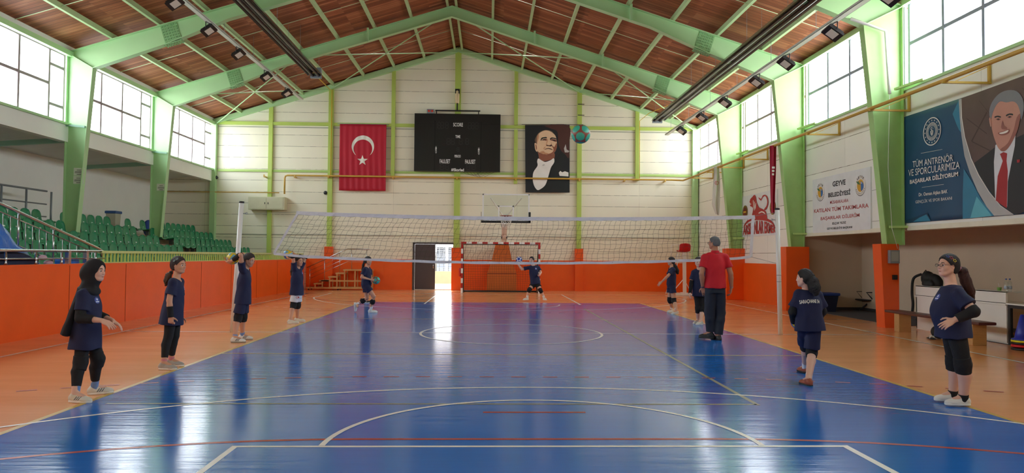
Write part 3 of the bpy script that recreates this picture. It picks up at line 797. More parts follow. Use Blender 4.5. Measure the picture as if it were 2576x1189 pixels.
# loose cables below the scoreboard
b = MB(); rnd.seed(3)
for i in range(5):
    x = -1.6+.15*i; b.tube(curve([(x, YB-.2, sz0-.02), (x+.2, YB-.25, sz0-.12-.03*i), (x+.55, YB-.22, sz0-.1), (x+.75, YB-.2, sz0+.0)], 6, False), .006, 5)
tag(b.build('cables', m_black), 'thin loose cables dangling under the scoreboard', 'cable', kind='stuff')

# ---- portrait banner (a plain portrait print, simplified)
PY = YB-.16
def wp(u, v): return at(u, v, Y=PY)
p0, p1, p2, p3 = wp(1322, 484), wp(1433, 484), wp(1433, 314), wp(1321, 314)
t = thing('portrait_banner', 'tall portrait banner of a man in black tailcoat right of the scoreboard', 'banner', ((p0.x+p1.x)/2, PY, p3.z))
b = MB(); b.poly([p0, p1, p2, p3], (0, -1, 0), .012); b.build('sheet', mat('navy_black_print', '14161E', .45, var=.25, scale=2), t)
b = MB(); lay = [0]
def art(mi, pts, f, smooth=0, close=True, nrm=(0, -1, 0), step=.0009):
    lay[0] += 1; b.cur = mi
    P = [f(u, v) for u, v in pts]
    if smooth: P = curve(P, smooth)
    n = Vector(nrm); P = [p+n*(.001+lay[0]*step) for p in P]
    b.poly(P, nrm)
PM = [mat('print_skin', 'E2BE9C', .5), mat('print_skin_shadow', '8E5440', .5), mat('print_white', 'E9E4E0', .5), mat('print_dark', '0E1016', .5), mat('print_brown', '4A2420', .5), mat('print_lightgrey', 'B9B2B0', .5), mat('print_lips', '8E3E34', .5), mat('print_hair', '6A5646', .5), mat('print_skin_mid', 'C08A68', .5)]
def q(u, v): return wp(1000+u/4.574, 240+v/4.574)     # zoomed coordinates of the banner
art(4, [(1700, 345), (1970, 345), (1975, 560), (1972, 720), (1900, 660), (1850, 560), (1840, 420), (1760, 380)], q, 4)
art(5, [(1915, 610), (1935, 560), (1945, 620), (1978, 640), (1965, 655), (1925, 655)], q, 0)
qh = lambda u, v: wp(1330+u/8.045, 310+v/8.045)
art(1, [(175, 550), (200, 590), (280, 615), (380, 645), (460, 640), (520, 600), (525, 690), (480, 724), (300, 770), (215, 725), (200, 650)], qh, 3)
art(7, [(122, 335), (150, 270), (190, 205), (250, 160), (330, 133), (430, 143), (500, 190), (400, 200), (260, 210), (190, 280), (170, 340), (168, 405), (150, 412), (136, 385)], qh, 2)
art(0, [(165, 300), (182, 240), (235, 185), (330, 145), (420, 157), (490, 198), (540, 252), (562, 330), (572, 430), (560, 520), (520, 590), (450, 640), (370, 642), (270, 612), (200, 582), (176, 540), (165, 420)], qh, 3)
art(0, [(118, 412), (138, 400), (165, 428), (178, 560), (156, 570), (130, 522)], qh, 3)
art(1, [(140, 430), (155, 440), (165, 500), (158, 540), (145, 500)], qh, 3)
art(8, [(165, 300), (182, 240), (205, 212), (200, 300), (178, 380), (168, 420)], qh, 3)
art(1, [(455, 372), (470, 440), (520, 480), (556, 400), (570, 430), (560, 520), (520, 590), (450, 640), (390, 645), (300, 622), (400, 618), (470, 590), (500, 550), (494, 500), (462, 450)], qh, 2)
art(8, [(300, 560), (330, 590), (400, 610), (360, 630), (270, 610), (220, 585)], qh, 2)
art(3, [(240, 335), (262, 292), (300, 283), (356, 276), (370, 300), (330, 303), (290, 310), (262, 330), (252, 358)], qh, 2)
art(1, [(268, 340), (300, 318), (345, 312), (370, 318), (362, 352), (330, 348)], qh, 2)
art(3, [(270, 345), (296, 326), (336, 324), (350, 340), (318, 338), (290, 345)], qh, 2)
art(3, [(430, 312), (458, 288), (500, 290), (545, 300), (566, 325), (545, 322), (500, 312), (455, 318), (442, 345)], qh, 2)
art(1, [(440, 345), (460, 322), (510, 322), (560, 335), (565, 372), (530, 374), (480, 352)], qh, 2)
art(3, [(462, 342), (490, 332), (535, 342), (548, 358), (512, 358), (486, 350)], qh, 2)
art(8, [(378, 330), (392, 325), (372, 400), (360, 438), (352, 440)], qh, 2)
art(4, [(352, 452), (364, 434), (392, 442), (424, 446), (454, 430), (472, 452), (444, 470), (404, 462), (374, 458)], qh, 2)
art(4, [(314, 536), (340, 516), (396, 502), (450, 512), (492, 542), (462, 536), (402, 517), (346, 526)], qh, 2)
art(8, [(350, 470), (322, 500), (306, 526), (300, 512), (318, 484)], qh, 2)
art(2, [(1620, 725), (1660, 748), (1700, 765), (1760, 745), (1798, 722), (1802, 770), (1765, 830), (1735, 930), (1700, 1030), (1640, 1080), (1605, 1085), (1570, 1035), (1555, 960), (1565, 880), (1610, 810), (1606, 760)], q, 4)
art(5, [(1690, 790), (1680, 812), (1665, 808), (1672, 795)], q, 0)
art(5, [(1690, 790), (1697, 810), (1684, 800)], q, 0)
art(3, [(1880, 640), (1930, 680), (1972, 740), (1972, 1105), (1620, 1105), (1650, 1085), (1710, 1030), (1745, 930), (1775, 830), (1808, 770), (1830, 720)], q, 0)
art(2, [(1855, 890), (1872, 868), (1895, 884), (1925, 872), (1966, 886), (1966, 932), (1865, 925)], q, 0)
b.build('printed_portrait', PM, t)
b = MB(); b.cyl(p3+Vector((-.15, -.02, .02)), p2+Vector((.6, -.02, .02)), .012, seg=6); b.build('hanging_rod', m_dark, t)

# ---- gas pipe along both walls
gz = 4.93; YG = YB-.28; XG = 8.02
t = thing('gas_pipe', 'long yellow gas pipe running along the back and right walls', 'pipe', (0, YG, gz))
b = MB(); xa = at(716, 460, Y=YG).x
b.tube([(xa, YG, 4.12), (xa, YG, gz-.12), (xa+.03, YG, gz-.03), (xa+.12, YG, gz), (7.6, YG, gz), (7.9, YG-.1, gz-.02), (XG, YG-.32, gz-.05)]+[(XG, y, gz-.06) for y in (8, 0, -8)], .038, 12)
b.build('pipe_run', m_yellow, t)
b = MB(); zz = 4.18; b.tube([(-14.9, YG+.08, zz), (xa-.25, YG+.08, zz)], .022, 8); b.build('feed_pipe', m_yellow, t)
for x in (-10.2, -8.9, -7.45, -4.65, -1.87, .7, 3.5, 5.5, 7.3):
    b = MB(); b.box((x-.03, YG-.03, gz-.09), (x+.03, YB, gz-.04)); b.box((x-.03, YG-.05, gz-.09), (x+.03, YG-.035, gz+.02)); b.build('bracket', m_yellow, t)
for y, L in ((14.9, .6), (12.9, .6), (9.2, .65), (4.4, .65), (-1.2, .65), (11.4, .4), (1.3, .4)):
    b = MB(); b.beam((XG-.1, y, gz-.12), (XR, y, gz-.12), .04, .04); b.beam((XG+.1, y, gz-.12), (XR-.02, y, gz+.2), .015, .015); b.beam((XR-.03, y, gz-.14), (XR-.03, y, gz+.28), .05, .04); b.build('bracket', m_yellow, t)
t = thing('riser_pipe', 'thin yellow riser pipe on the wall post right of the portrait banner', 'pipe', (at(1608, 440, Y=YB-.2).x, YB-.2, gz))
b = MB(); xr = at(1609, 400, Y=YB-.2).x
b.tube([(xr, YB-.2, gz), (xr, YB-.2, 7.55), (xr+.25, YB-.9, 7.75), (xr+.9, YB-1.6, 7.95)], .014, 6); b.build('pipe_run', m_yellow2, t)
t = thing('riser_pipe', 'thin yellow riser pipe on the green wall post left of the flag', 'pipe', (at(834, 300, Y=YB-.2).x, YB-.2, gz))
xr = at(833.5, 300, Y=YB-.2).x
b = MB(); b.tube([(xr, YB-.16, gz), (xr, YB-.16, 8.72), (xr-.02, YB-.5, 8.66), (xr-.02, 12.6, 8.62)], .018, 6); b.build('pipe_run', m_yellow2, t)

# ---- electric cabinet
def wc(u, v): return at(u, v, Y=YB-.45)
a, c = wc(624, 497), wc(715, 526)
t = thing('electric_cabinet', 'pale grey double-door cabinet mounted high on the back wall', 'cabinet', ((a.x+c.x)/2, YB-.3, c.z))
cz0, cz1 = 3.42, 3.98
b = MB(); b.box((a.x, YB-.43, cz0), (c.x+.0, YB, cz1), .01); b.build('body', mat('cabinet_grey', 'C6C2A4', .5), t)
for xa_, xb_, xh in ((a.x+.02, (a.x+c.x)/2-.005, (a.x+c.x)/2-.06), ((a.x+c.x)/2+.005, c.x-.06, (a.x+c.x)/2+.08)):
    b = MB(); b.box((xa_, YB-.445, cz0+.03), (xb_, YB-.43, cz1-.03), .004); dr = b.build('door', mat('cabinet_grey', 'C6C2A4', .5), t)
    b = MB(); b.box((xh-.012, YB-.46, (cz0+cz1)/2-.04), (xh+.012, YB-.44, (cz0+cz1)/2+.04)); b.build('handle', m_black, dr)
# ---- small wall devices
for (u, v, lab) in ((543, 446, 'small dark dome camera on the back wall above the gallery seats'), (818.5, 484.5, 'small dark dome camera on the back wall left of the flag')):
    p = at(u, v, Y=YB-.1); b = MB(); b.sphere((p.x, YB-.08, p.z), .085, 14, 8); b.cyl((p.x, YB, p.z), (p.x, YB-.08, p.z), .07, seg=14)
    tag(b.build('dome_camera', mat('dark_dome', '2E3038', .25)), lab, 'camera')
for v, lab in ((262, 'upper short dark bar on the wall post right of the portrait banner'), (289.5, 'lower short dark bar on the wall post right of the portrait banner')):
    p = at(1462, v, Y=YB-.14); b = MB(); b.box((p.x-.14, YB-.15, p.z-.015), (p.x+.14, YB-.12, p.z+.015)); tag(b.build('clamp_bar', m_dark), lab, 'clamp')

# ---- fire extinguisher cabinet beside the goal
t = thing('fire_extinguisher', 'red fire extinguisher with pale instruction card beside the open door', 'fire extinguisher', (-1.58, YB-.2, 0))
p = at(1157, 695, Y=YB-.15)
b = MB(); b.lathe([(.05, 0), (.065, .02), (.065, .33), (.03, .4), (.02, .43)], (p.x, YB-.16, p.z), 14); b.build('cylinder', m_red, t)
b = MB(); b.box((p.x-.12, YB-.06, p.z-.5), (p.x+.12, YB-.055, p.z-.05)); b.build('card', mat('cream_card', 'E6D9A8', .6), t)

# ================================================================== handball goal
GY0, GX0, GX1, GH = 14.85, -1.58, 1.66, 2.08
t = thing('handball_goal', 'red and white striped handball goal with net in front of the back wall', 'goal', (0, GY0, 0))
m_gred = mat('goal_red_paint', 'B4201E', .4)
def banded(name, p, q_, n, first, ax):
    b = MB(); p, q_ = Vector(p), Vector(q_)
    for i in range(n):
        a_ = p.lerp(q_, i/n); c_ = p.lerp(q_, (i+1)/n); b.cur = (i+first) % 2
        dd = (c_-a_)/2; others = [Vector((.04, 0, 0)), Vector((0, .04, 0)), Vector((0, 0, .04))]; others.pop(ax)
        b.obox((a_+c_)/2, dd, others[0], others[1])
    return b.build(name, [m_gred, m_wht], t)
banded('goal_post', (GX0+.04, GY0, GH-.08), (GX0+.04, GY0, 0), 10, 0, 2)
banded('goal_post', (GX1-.04, GY0, GH-.08), (GX1-.04, GY0, 0), 10, 0, 2)
banded('crossbar', (GX0, GY0, GH-.04), (GX1, GY0, GH-.04), 15, 0, 0)
b = MB()
for x in (GX0+.08, GX1-.08):
    b.tube(curve([(x, GY0+.05, GH-.12), (x, GY0+.55, GH-.75), (x, GY0+.95, GH-1.6), (x, GY0+1.0, .03)], 8, False), .014, 6)
    b.tube([(x, GY0+.04, .03), (x, GY0+1.0, .03)], .022, 6)
b.tube([(GX0+.08, GY0+1.0, .03), (GX1-.08, GY0+1.0, .03)], .03, 8)
b.tube([(GX0+.08, GY0+.05, GH-.1), (GX1-.08, GY0+.05, GH-.1)], .016, 6)
b.build('net_frame', m_black, t)
def ribbon_net(b, S, nu, nv, r):
    """square netting on a surface S(s,t)"""
    for i in range(nu+1):
        b.tube([S(i/nu, j/nv) for j in range(nv+1)], r, 3, cap=False, smooth=False)
    for j in range(nv+1):
        b.tube([S(i/nu, j/nv) for i in range(nu+1)], r, 3, cap=False, smooth=False)
b = MB()
prof = curve([(0, GY0+.05, GH-.12), (0, GY0+.5, GH-.72), (0, GY0+.88, GH-1.5), (0, GY0+.98, .05)], 8, False)
def Sg(s, tt):
    k = tt*(len(prof)-1); i = min(int(k), len(prof)-2); p = prof[i].lerp(prof[i+1], k-i)
    return (GX0+.08+(GX1-GX0-.16)*s+.015*math.sin(s*40+tt*9), p.y+.03*math.sin(s*7+tt*5), p.z)
ribbon_net(b, Sg, 31, 22, .0035)
for x in (GX0+.08, GX1-.08):
    def Ss(s, tt):
        k = tt*(len(prof)-1); i = min(int(k), len(prof)-2); p = prof[i].lerp(prof[i+1], k-i)
        return (x, GY0+.04+(p.y-GY0-.04)*s, p.z)
    ribbon_net(b, Ss, 9, 20, .0035)
b.build('net', m_net, t)

# ================================================================== basketball stand
BX, BY = .19, 12.95
t = thing('basketball_stand', 'basketball stand with orange padded base and clear backboard behind the goal', 'basketball hoop', (BX, 16.3, 0))
b = MB(); f = lambda u, v, Y=16.0: at(u, v, Y=Y)
def pad(profile, y0, y1, mi, bev=.02):
    P = [Vector((x, y0, z)) for x, z in profile]; b.poly(P, (0, -1, 0), 0)
    Q = [Vector((x, y1, z)) for x, z in profile]; b.poly(Q, (0, 1, 0), 0)
    n = len(P)
    for i in range(n):
        j = (i+1) % n; b.add([P[i], P[j], Q[j], Q[i]], [(0, 1, 2, 3)])
pr = [(f(u, v).x, max(.03, f(u, v).z)) for u, v in ((1224.5, 733), (1299.5, 733), (1299.5, 688), (1288, 655), (1279, 612), (1247, 612), (1236, 660), (1225.5, 688))]
pad(pr, 16.0, 16.75, 0); b.build('padded_base', mat('orange_vinyl_padding', 'D06A28', .4, var=.06), t)
b = MB(); y = 15.995; p, q_ = f(1226, 687.5), f(1299, 687.5); b.box((p.x, y, p.z-.01), (q_.x, y+.006, q_.z+.01)); b.build('seam', mat('dark_orange_piping', '7E2E14', .5), t)
b = MB(); b.beam((BX, 16.4, 1.95), (BX, 15.2, 2.95), .22, .3); b.beam((BX, 16.2, 1.6), (BX, 15.9, 3.0), .2, .22); b.beam((BX, 15.7, 3.0), (BX, BY+.08, 3.02), .16, .2); b.build('arm', m_wht, t)
b = MB()
for s in (-1, 1): b.beam((BX+s*.03, 15.0, 3.1), (BX+s*.6, BY+.05, 3.75), .03, .03); b.beam((BX+s*.03, 15.0, 2.9), (BX+s*.6, BY+.05, 2.95), .03, .03)
b.build('brace', m_wht, t)
bz0, bz1 = 2.84, 3.89; bx0, bx1 = BX-.9, BX+.9
b = MB(); b.box((bx0, BY, bz0), (bx1, BY+.02, bz1)); bb_ = b.build('backboard', m_clear, t)
b = MB()
for (a_, c_) in (((bx0, bz0), (bx0+.045, bz1)), ((bx1-.045, bz0), (bx1, bz1)), ((bx0, bz1-.045), (bx1, bz1)), ((bx0, bz0), (bx1, bz0+.05))): b.box((a_[0], BY-.008, a_[1]), (c_[0], BY+.03, c_[1]))
for (a_, c_) in (((BX-.3, bz0+.15), (BX-.255, bz0+.6)), ((BX+.255, bz0+.15), (BX+.3, bz0+.6)), ((BX-.3, bz0+.555), (BX+.3, bz0+.6)), ((BX-.3, bz0+.15), (BX+.3, bz0+.19))): b.box((a_[0], BY-.01, a_[1]), (c_[0], BY-.002, c_[1]))
b.build('board_frame', m_wht, bb_)
b = MB(); 
b.box((bx0-.05, BY-.02, bz0-.06), (bx1+.05, BY+.05, bz0+.02), .01)
for s in (-1, 1): b.box((BX+s*.9-.035, BY-.02, bz0-.05), (BX+s*.9+.05*s+.0, BY+.05, bz0+.36), .008)
b.build('edge_padding', m_black, t)
b = MB(); b.tube([(BX+.225*math.cos(a_), BY-.38+.225*math.sin(a_), 3.03) for a_ in np.linspace(0, 2*math.pi, 25)[:-1]], .011, 8, closed=True); b.box((BX-.08, BY-.16, 3.0), (BX+.08, BY, 3.04)); b.build('rim', mat('rim_dark_red', '7E2A20', .4), t)
b = MB()
for i in range(12):
    for s in (1, -1):
        pts = []
        for k in range(6):
            tt = k/5; a_ = 2*math.pi*(i/12+s*tt*.125); r_ = .22-.10*tt+.02*math.sin(3*tt); pts.append((BX+r_*math.cos(a_), BY-.38+r_*math.sin(a_), 3.02-.42*tt))
        b.tube(pts, .006, 4, cap=False)
b.build('hoop_net', mat('white_cord', 'D9D4C8', .8), t)
b = MB(); x = BX
for z in (2.25, 2.72):
    b.box((x-.13, 15.72, z), (x-.08, 15.8, z+.14)); b.box((x+.08, 15.72, z), (x+.13, 15.8, z+.14))
b.build('bolt_plate', m_dark, t)

# ================================================================== stepped platform by the wall
PYf, PYb = 16.3, 16.98
def g5(u, v, Y=PYf): return at(560+u/2.972, 380+v/2.972, Y=Y)
t = thing('stepped_platform', 'wooden podium steps with stainless handrail along the back wall', 'steps', (g5(850, 1025).x, 16.6, 0))
tre = [(683, 737, 985), (737, 792, 963), (792, 847, 935), (847, 904, 908), (904, 1110, 883)]
base = 0.0
xs_l, xs_r = g5(625, 1000).x, g5(1108, 1000).x
for (ua, ub, v) in tre:
    xa_, xb_ = g5(ua, v).x, g5(ub, v).x; z = g5(ua, v).z
    b = MB(); b.box((xa_-.02, PYf, z-.06), (xb_+.02, PYb, z), .006); b.build('tread', m_wood, t)
b = MB(); b.box((xs_l, PYf, .06), (xs_r, PYf+.05, .13)); b.box((xs_l, PYb-.05, .06), (xs_r, PYb, .13))
z2 = g5(740, 963).z
b.box((g5(737, 0).x, PYf, z2-.06), (xs_r, PYf+.05, z2)); b.build('rail_beam', m_wood, t)
for (ua, ub, v) in tre:
    for u in ((ua+3,) if ub < 1000 else (ua+3, 985, 1100)):
        x = g5(u, v).x; z = g5(ua, v).z
        for y in (PYf+.02, PYb-.06):
            b = MB(); b.box((x, y, .06), (x+.05, y+.04, z-.06)); b.build('leg', m_wood, t)
for u in (640, 860, 1090):
    for y in (PYf+.08, PYb-.12):
        b = MB(); x = g5(u, 1000).x; b.cyl((x, y-.02, .035), (x, y+.02, .035), .035, seg=14); b.cyl((x, y, .035), (x, y, .07), .012, seg=6); b.build('castor', m_black, t)
hr = [g5(u, v) for u, v in ((630, 870), (935, 730), (1100, 733))]
b = MB(); b.tube(hr, .021, 10); b.build('handrail', m_steel, t)
b = MB()
for dv in (33, 62, 92):
    b.tube([g5(648, 870+dv-8), g5(935, 733+dv), g5(1080, 735+dv)][:3], .009, 6)
b.build('guard_rod', m_steel, t)
for u, va, vb in ((652, 862, 1020), (762, 812, 965), (875, 760, 908), (965, 735, 883), (1078, 735, 883)):
    b = MB(); b.cyl(g5(u, va), g5(u, vb), .013, seg=8); b.build('baluster', m_steel, t)

# ================================================================== umpire chair
t = thing('umpire_chair', 'tall white umpire chair with red seat near the back right corner', 'umpire chair', (7.35, 14.3, 0))
UY = 14.3
def g6(u, v, Y=UY): return at(1640+u/4.245, 590+v/4.245, Y=Y)
z0 = .04
b = MB(); c0 = g6(350, 610); c0.z = .05; b.beam((c0.x, UY, .05), (g6(345, 190).x, UY, g6(345, 190).z), .12, .12, up=(0, 1, 0)); b.build('column', m_wht, t)
b = MB(); b.beam((g6(140, 615).x, UY-.45, .04), (g6(400, 612).x, UY-.45, .04), .07, .06); b.beam((g6(200, 615).x, UY+.45, .04), (g6(440, 612).x, UY+.45, .04), .07, .06)
b.beam((c0.x, UY-.5, .05), (c0.x, UY+.5, .05), .08, .08); b.build('foot_frame', m_wht, t)
b = MB()
b.tube([g6(245, 582), g6(330, 482)], .018, 6); b.tube([g6(400, 582), g6(345, 482)], .018, 6)
b.tube([(g6(150, 610, UY-.2).x, UY-.2, .06), g6(275, 200, UY-.2)], .02, 6); b.tube([(g6(190, 610, UY+.25).x, UY+.25, .06), g6(300, 200, UY+.25)], .02, 6)
for k in range(5):
    tt = .15+.17*k; p = Vector((g6(150, 610, UY-.2).x, UY-.2, .06)).lerp(g6(275, 200, UY-.2), tt); r_ = Vector((g6(190, 610, UY+.25).x, UY+.25, .06)).lerp(g6(300, 200, UY+.25), tt); b.tube([p, r_], .014, 6)
b.build('ladder', m_wht, t)
b = MB(); b.tube([g6(246, 262), g6(435, 266)], .018, 6); b.tube([g6(250, 300), g6(330, 300)], .018, 6); b.tube([g6(286, 262), g6(330, 215)], .014, 6)
b.tube([g6(205, 250), g6(205, 120), g6(220, 108), g6(300, 108)], .012, 6); b.tube([g6(435, 266), g6(430, 118), g6(410, 108), g6(385, 108)], .012, 6); b.tube([g6(385, 180), g6(385, 262)], .014, 6); b.build('armrest_frame', m_wht, t)
b = MB(); c = g6(345, 150)
# bucket seat
def bucket(b, w_=.43, d_=.42, h_=.40, c=(0, 0, 0), face=(1, 0), th=.012, nu=14, nv=20):
    """moulded seat shell: front lip, pan, upright back with rounded top; faces `face`"""
    prof = curve([(.42, -.03), (.40, .01), (.30, .025), (.12, .0), (.03, .03), (-.02, .14), (-.05, .28), (-.07, .40)], 3, False) if False else None
    key = [(.42, .0), (.39, .03), (.28, .015), (.13, .0), (.04, .035), (.0, .13), (-.025, .26), (-.045, h_)]
    P = curve([(x, z, 0) for x, z in key], 3, False); n = len(P); fx, fy = face; sx_, sy_ = -fy, fx
    vs = []
    for k in (0, 1):
        for i, p in enumerate(P):
            s = i/(n-1); back = max(0, (s-.5)/.5)
            half = w_/2*(1-.02*back)
            if s > .78: half *= math.sqrt(max(.0, 1-((s-.78)/.225)**2.6))*1.0
            dn = P[min(i+1, n-1)]-P[max(i-1, 0)]; dn.normalize(); nx_, nz_ = dn.y, -dn.x     # normal in profile plane
            for j in range(nu+1):
                u = -1+2*j/nu; curl = .045*abs(u)**2.5*(1-.3*back)
                f_ = p.x+(curl if back > .1 else 0)*back*1.2 - k*th*nx_*0
                z_ = p.y+(curl*(1-back))
                f_ += -k*th*(1 if back > .3 else 0); z_ += -k*th*(0 if back > .3 else 1)
                l_ = u*half
                vs.append((c[0]+fx*f_+sx_*l_, c[1]+fy*f_+sy_*l_, c[2]+z_))
    W_ = nu+1; H = W_*n; fs = []
    for k in (0, 1):
        for i in range(n-1):
            for j in range(nu):
                q_ = [k*H+i*W_+j, k*H+i*W_+j+1, k*H+(i+1)*W_+j+1, k*H+(i+1)*W_+j]
                fs.append(q_[::-1] if k == 0 else q_)
    rim = [j for j in range(W_)]+[i*W_+nu for i in range(1, n)]+[(n-1)*W_+j for j in range(nu-1, -1, -1)]+[i*W_ for i in range(n-2, 0, -1)]
    for a_, c_ in zip(rim, rim[1:]+rim[:1]): fs.append([a_, c_, H+c_, H+a_])
    b.add(vs, fs, True)
bucket(b, .46, .42, .34, (c.x, UY-.12, g6(345, 182).z+.0), (0, 1), .02); b.build('seat', mat('umpire_red_plastic', 'C2181E', .4), t)

# ================================================================== volleyball posts, net
m_post = mat('post_white_paint', 'E6E4E0', .35, var=.06, scale=6)
for s, (ub, vb), (ut, vt) in ((-1, (585, 835), (608, 508)), (1, (1968, 843), (1955, 525))):
    pb = at(ub, vb, Z=0); pt = at(ut, vt, Y=-.05)
    side = 'left' if s < 0 else 'right'
    t = thing('volleyball_post', 'white round volleyball post at the %s end of the net' % side, 'net post', (pb.x, -.05, 0), 'volleyball posts')
    b = MB(); b.cyl((pb.x, -.05, 0), (pt.x, -.05, pt.z), .045, seg=24); b.build('pole', m_post, t)
    b = MB(); dd = (Vector((pt.x, -.05, pt.z))-Vector((pb.x, -.05, 0))).normalized(); P_ = Vector((pt.x, -.05, pt.z))
    b.cyl(P_-dd*.02, P_+dd*.015, .049, seg=24); b.build('end_cap', m_black, t)
    b = MB(); k = P_-dd*.22+Vector((-s*.05, 0, 0)); b.tube([P_-dd*.22, k, k+Vector((-s*.06, 0, 0))], .009, 6); b.tube([k+Vector((-s*.06+.02*math.cos(a_), 0, .02*math.sin(a_))) for a_ in np.linspace(0, 6.28, 10)[:-1]], .005, 5, closed=True); b.build('hook', m_gsteel, t)
    if s > 0:
        b = MB(); 
        for z in (1.05, 1.18): c_ = Vector((pb.x, -.05, 0))+dd*z; b.cyl(c_, c_+dd*.012, .047, seg=16)
        b.build('strap', mat('grey_tape', '9C9C9C', .7), t)
LT, LB, RT, RB = -4.20, -4.66, 4.83, 4.78
def ztop(s): return 2.345-.075*math.sin(math.pi*s)**.8+.012*s
def zbot(s): return 1.53-.155*math.sin(math.pi*min(1, max(0, s)))**.7+.015*s
t = thing('volleyball_net', 'volleyball net with white bands stretched across the court', 'net', (.1, 0, 2.3))
def NP(s, k):
    a = Vector((LT+(RT-LT)*s, 0, ztop(s)-.05)); c = Vector((LB+(RB-LB)*s, 0, zbot(s)+.0)); p = a.lerp(c, k)
    wv = .018*math.sin(s*95+k*3)*math.sin(k*math.pi); p.x += .012*math.sin(k*19+s*31)+.01*math.sin(k*7+s*11)*1.0; p.z += .010*math.sin(s*57+k*5)*math.sin(k*math.pi)+.006*math.sin(s*211+k*31); p.y += .05*math.sin(k*math.pi)*math.sin(s*9)
    return p
b = MB(); nu_, nv_ = 88, 9
for i in range(nu_+1): b.tube([NP(i/nu_, j/(nv_*2)) for j in range(nv_*2+1)], .0023, 3, cap=False, smooth=False)
for j in range(nv_+1): b.tube([NP(i/(nu_*2), j/nv_) for i in range(nu_*2+1)], .0023, 3, cap=False, smooth=False)
b.build('net_mesh', m_net, t)
def band(name, f0, f1, n, th=.006, m=m_netw):
    b = MB(); vs = []
    for k in (-1, 1):
        for i in range(n+1):
            a, c = f0(i/n), f1(i/n); wv = .004*math.sin(i*1.7)
            vs += [(a.x, a.y+k*th/2+wv, a.z), (c.x, c.y+k*th/2-wv, c.z)]
    N = 2*(n+1); fs = []
    for i in range(n):
        fs.append((2*i+1, 2*i+3, 2*i+2, 2*i)[::1]); fs.append((N+2*i, N+2*i+2, N+2*i+3, N+2*i+1))
        fs.append((2*i, 2*i+2, N+2*i+2, N+2*i)); fs.append((2*i+3, 2*i+1, N+2*i+1, N+2*i+3))
    fs.append((0, N, N+1, 1)); fs.append((2*n, 2*n+1, N+2*n+1, N+2*n))
    b.add(vs, fs); return b.build(name, m, t)
band('top_band', lambda s: Vector((LT-.03+(RT-LT+.06)*s, 0, ztop(s)+.022)), lambda s: Vector((LT-.04+(RT-LT+.08)*s, 0, ztop(s)-.05+.004*math.sin(s*160))), 120)
band('bottom_band', lambda s: Vector((LB+(RB-LB)*s, 0, zbot(s)+.025+.004*math.sin(s*90))), lambda s: Vector((LB+(RB-LB)*s, 0, zbot(s)-.025+.004*math.sin(s*70))), 110)
band('side_band', lambda s: Vector((LT-.02+(LB-LT)*s, 0, ztop(0)+(zbot(0)-ztop(0))*s)), lambda s: Vector((LT+.03+(LB-LT)*s, 0, ztop(0)+(zbot(0)-ztop(0))*s)), 12)
band('side_band', lambda s: Vector((RT-.03+(RB-RT)*s, 0, ztop(1)+(zbot(1)-ztop(1))*s)), lambda s: Vector((RT+.03+(RB-RT)*s, 0, ztop(1)+(zbot(1)-ztop(1))*s)), 12)
b = MB(); pl = at(607, 520, Y=-.05); pr_ = at(1956, 535, Y=-.05)
b.tube([(RT, 0, ztop(1)), (pr_.x, -.02, 2.44)], .004, 5); b.tube([(RB, 0, zbot(1)), (5.37, -.02, 1.40)], .004, 5); b.tube([(LT, 0, ztop(0)), (pl.x+.1, -.02, 2.30)], .0025, 5)
b.tube([(LB, 0, zbot(0)), (-5.35, -.02, 1.50)], .0025, 5); b.build('tension_rope', m_gsteel, t)

# ================================================================== lighting gear under the roof
def floodlight(x, y, z, s, lab, grp):
    """black LED floodlight on its stirrup; s: side it leans to"""
    t = thing('floodlight', lab, 'floodlight', (x, y, z), grp)
    ax = Vector((s*.55, -.25, -.8)).normalized(); sd = Vector((0, 1, 0)); sd = (sd-ax*sd.dot(ax)).normalized(); u = ax.cross(sd)
    c = Vector((x, y, z-.2))
    b = MB(); b.obox(c, sd*.15, u*.19, ax*.03); 
    for k in range(7): b.obox(c-ax*.05+sd*(-.12+.04*k), sd*.006, u*.16, ax*.03)
    b.build('housing', m_black, t)
    b = MB(); b.obox(c+ax*.033, sd*.11, u*.10, ax*.004); b.build('lens', mat('floodlight_lens', 'D9D6CC', .3, var=.02), t)
    b = MB(); b.tube([c+sd*.17, c+sd*.17+Vector((0, 0, .16)), (x, y+.0, z+.0), c-sd*.17+Vector((0, 0, .16)), c-sd*.17], .012, 6); b.build('stirrup', m_black, t)
TL = (-8.28, 7.92); TR = (6.95, 6.62)
m_galv = mat('galvanised_tray', 'C9C9BE', .5, .3, var=.1, scale=3)
for s, (x, z), yend, lab in ((-1, TL, 15.4, 'left'), (1, TR, 15.2, 'right')):
    t = thing('cable_tray', 'long galvanised cable tray with floodlights under the %s roof slope' % lab, 'cable tray', (x, 0, z), 'cable trays')
    b = MB(); b.box((x-.075, -12, z), (x+.075, yend, z+.008)); b.box((x-.075, -12, z), (x-.068, yend, z+.055)); b.box((x+.068, -12, z), (x+.075, yend, z+.055)); b.build('channel', m_galv, t)
    for y in np.arange(-11, yend, 2.55):
        b = MB(); b.cyl((x, y, z+.01), (x, y, roof(x)+.1), .005, seg=5); b.build('hanger_wire', m_gsteel, t)
def ypix(u, v, X): return at(u, v, X=X).y
for i, (u, v) in enumerate(((437, 5), (523, 68), (598, 130), (668, 185), (720, 233))):
    y = ypix(u, v, TL[0]-.05); floodlight(TL[0]-.02, y, TL[1], 1, 'black floodlight on the left cable tray, %s from the picture top' % ['first', 'second', 'third', 'fourth', 'fifth'][i], 'floodlights on the left cable tray')
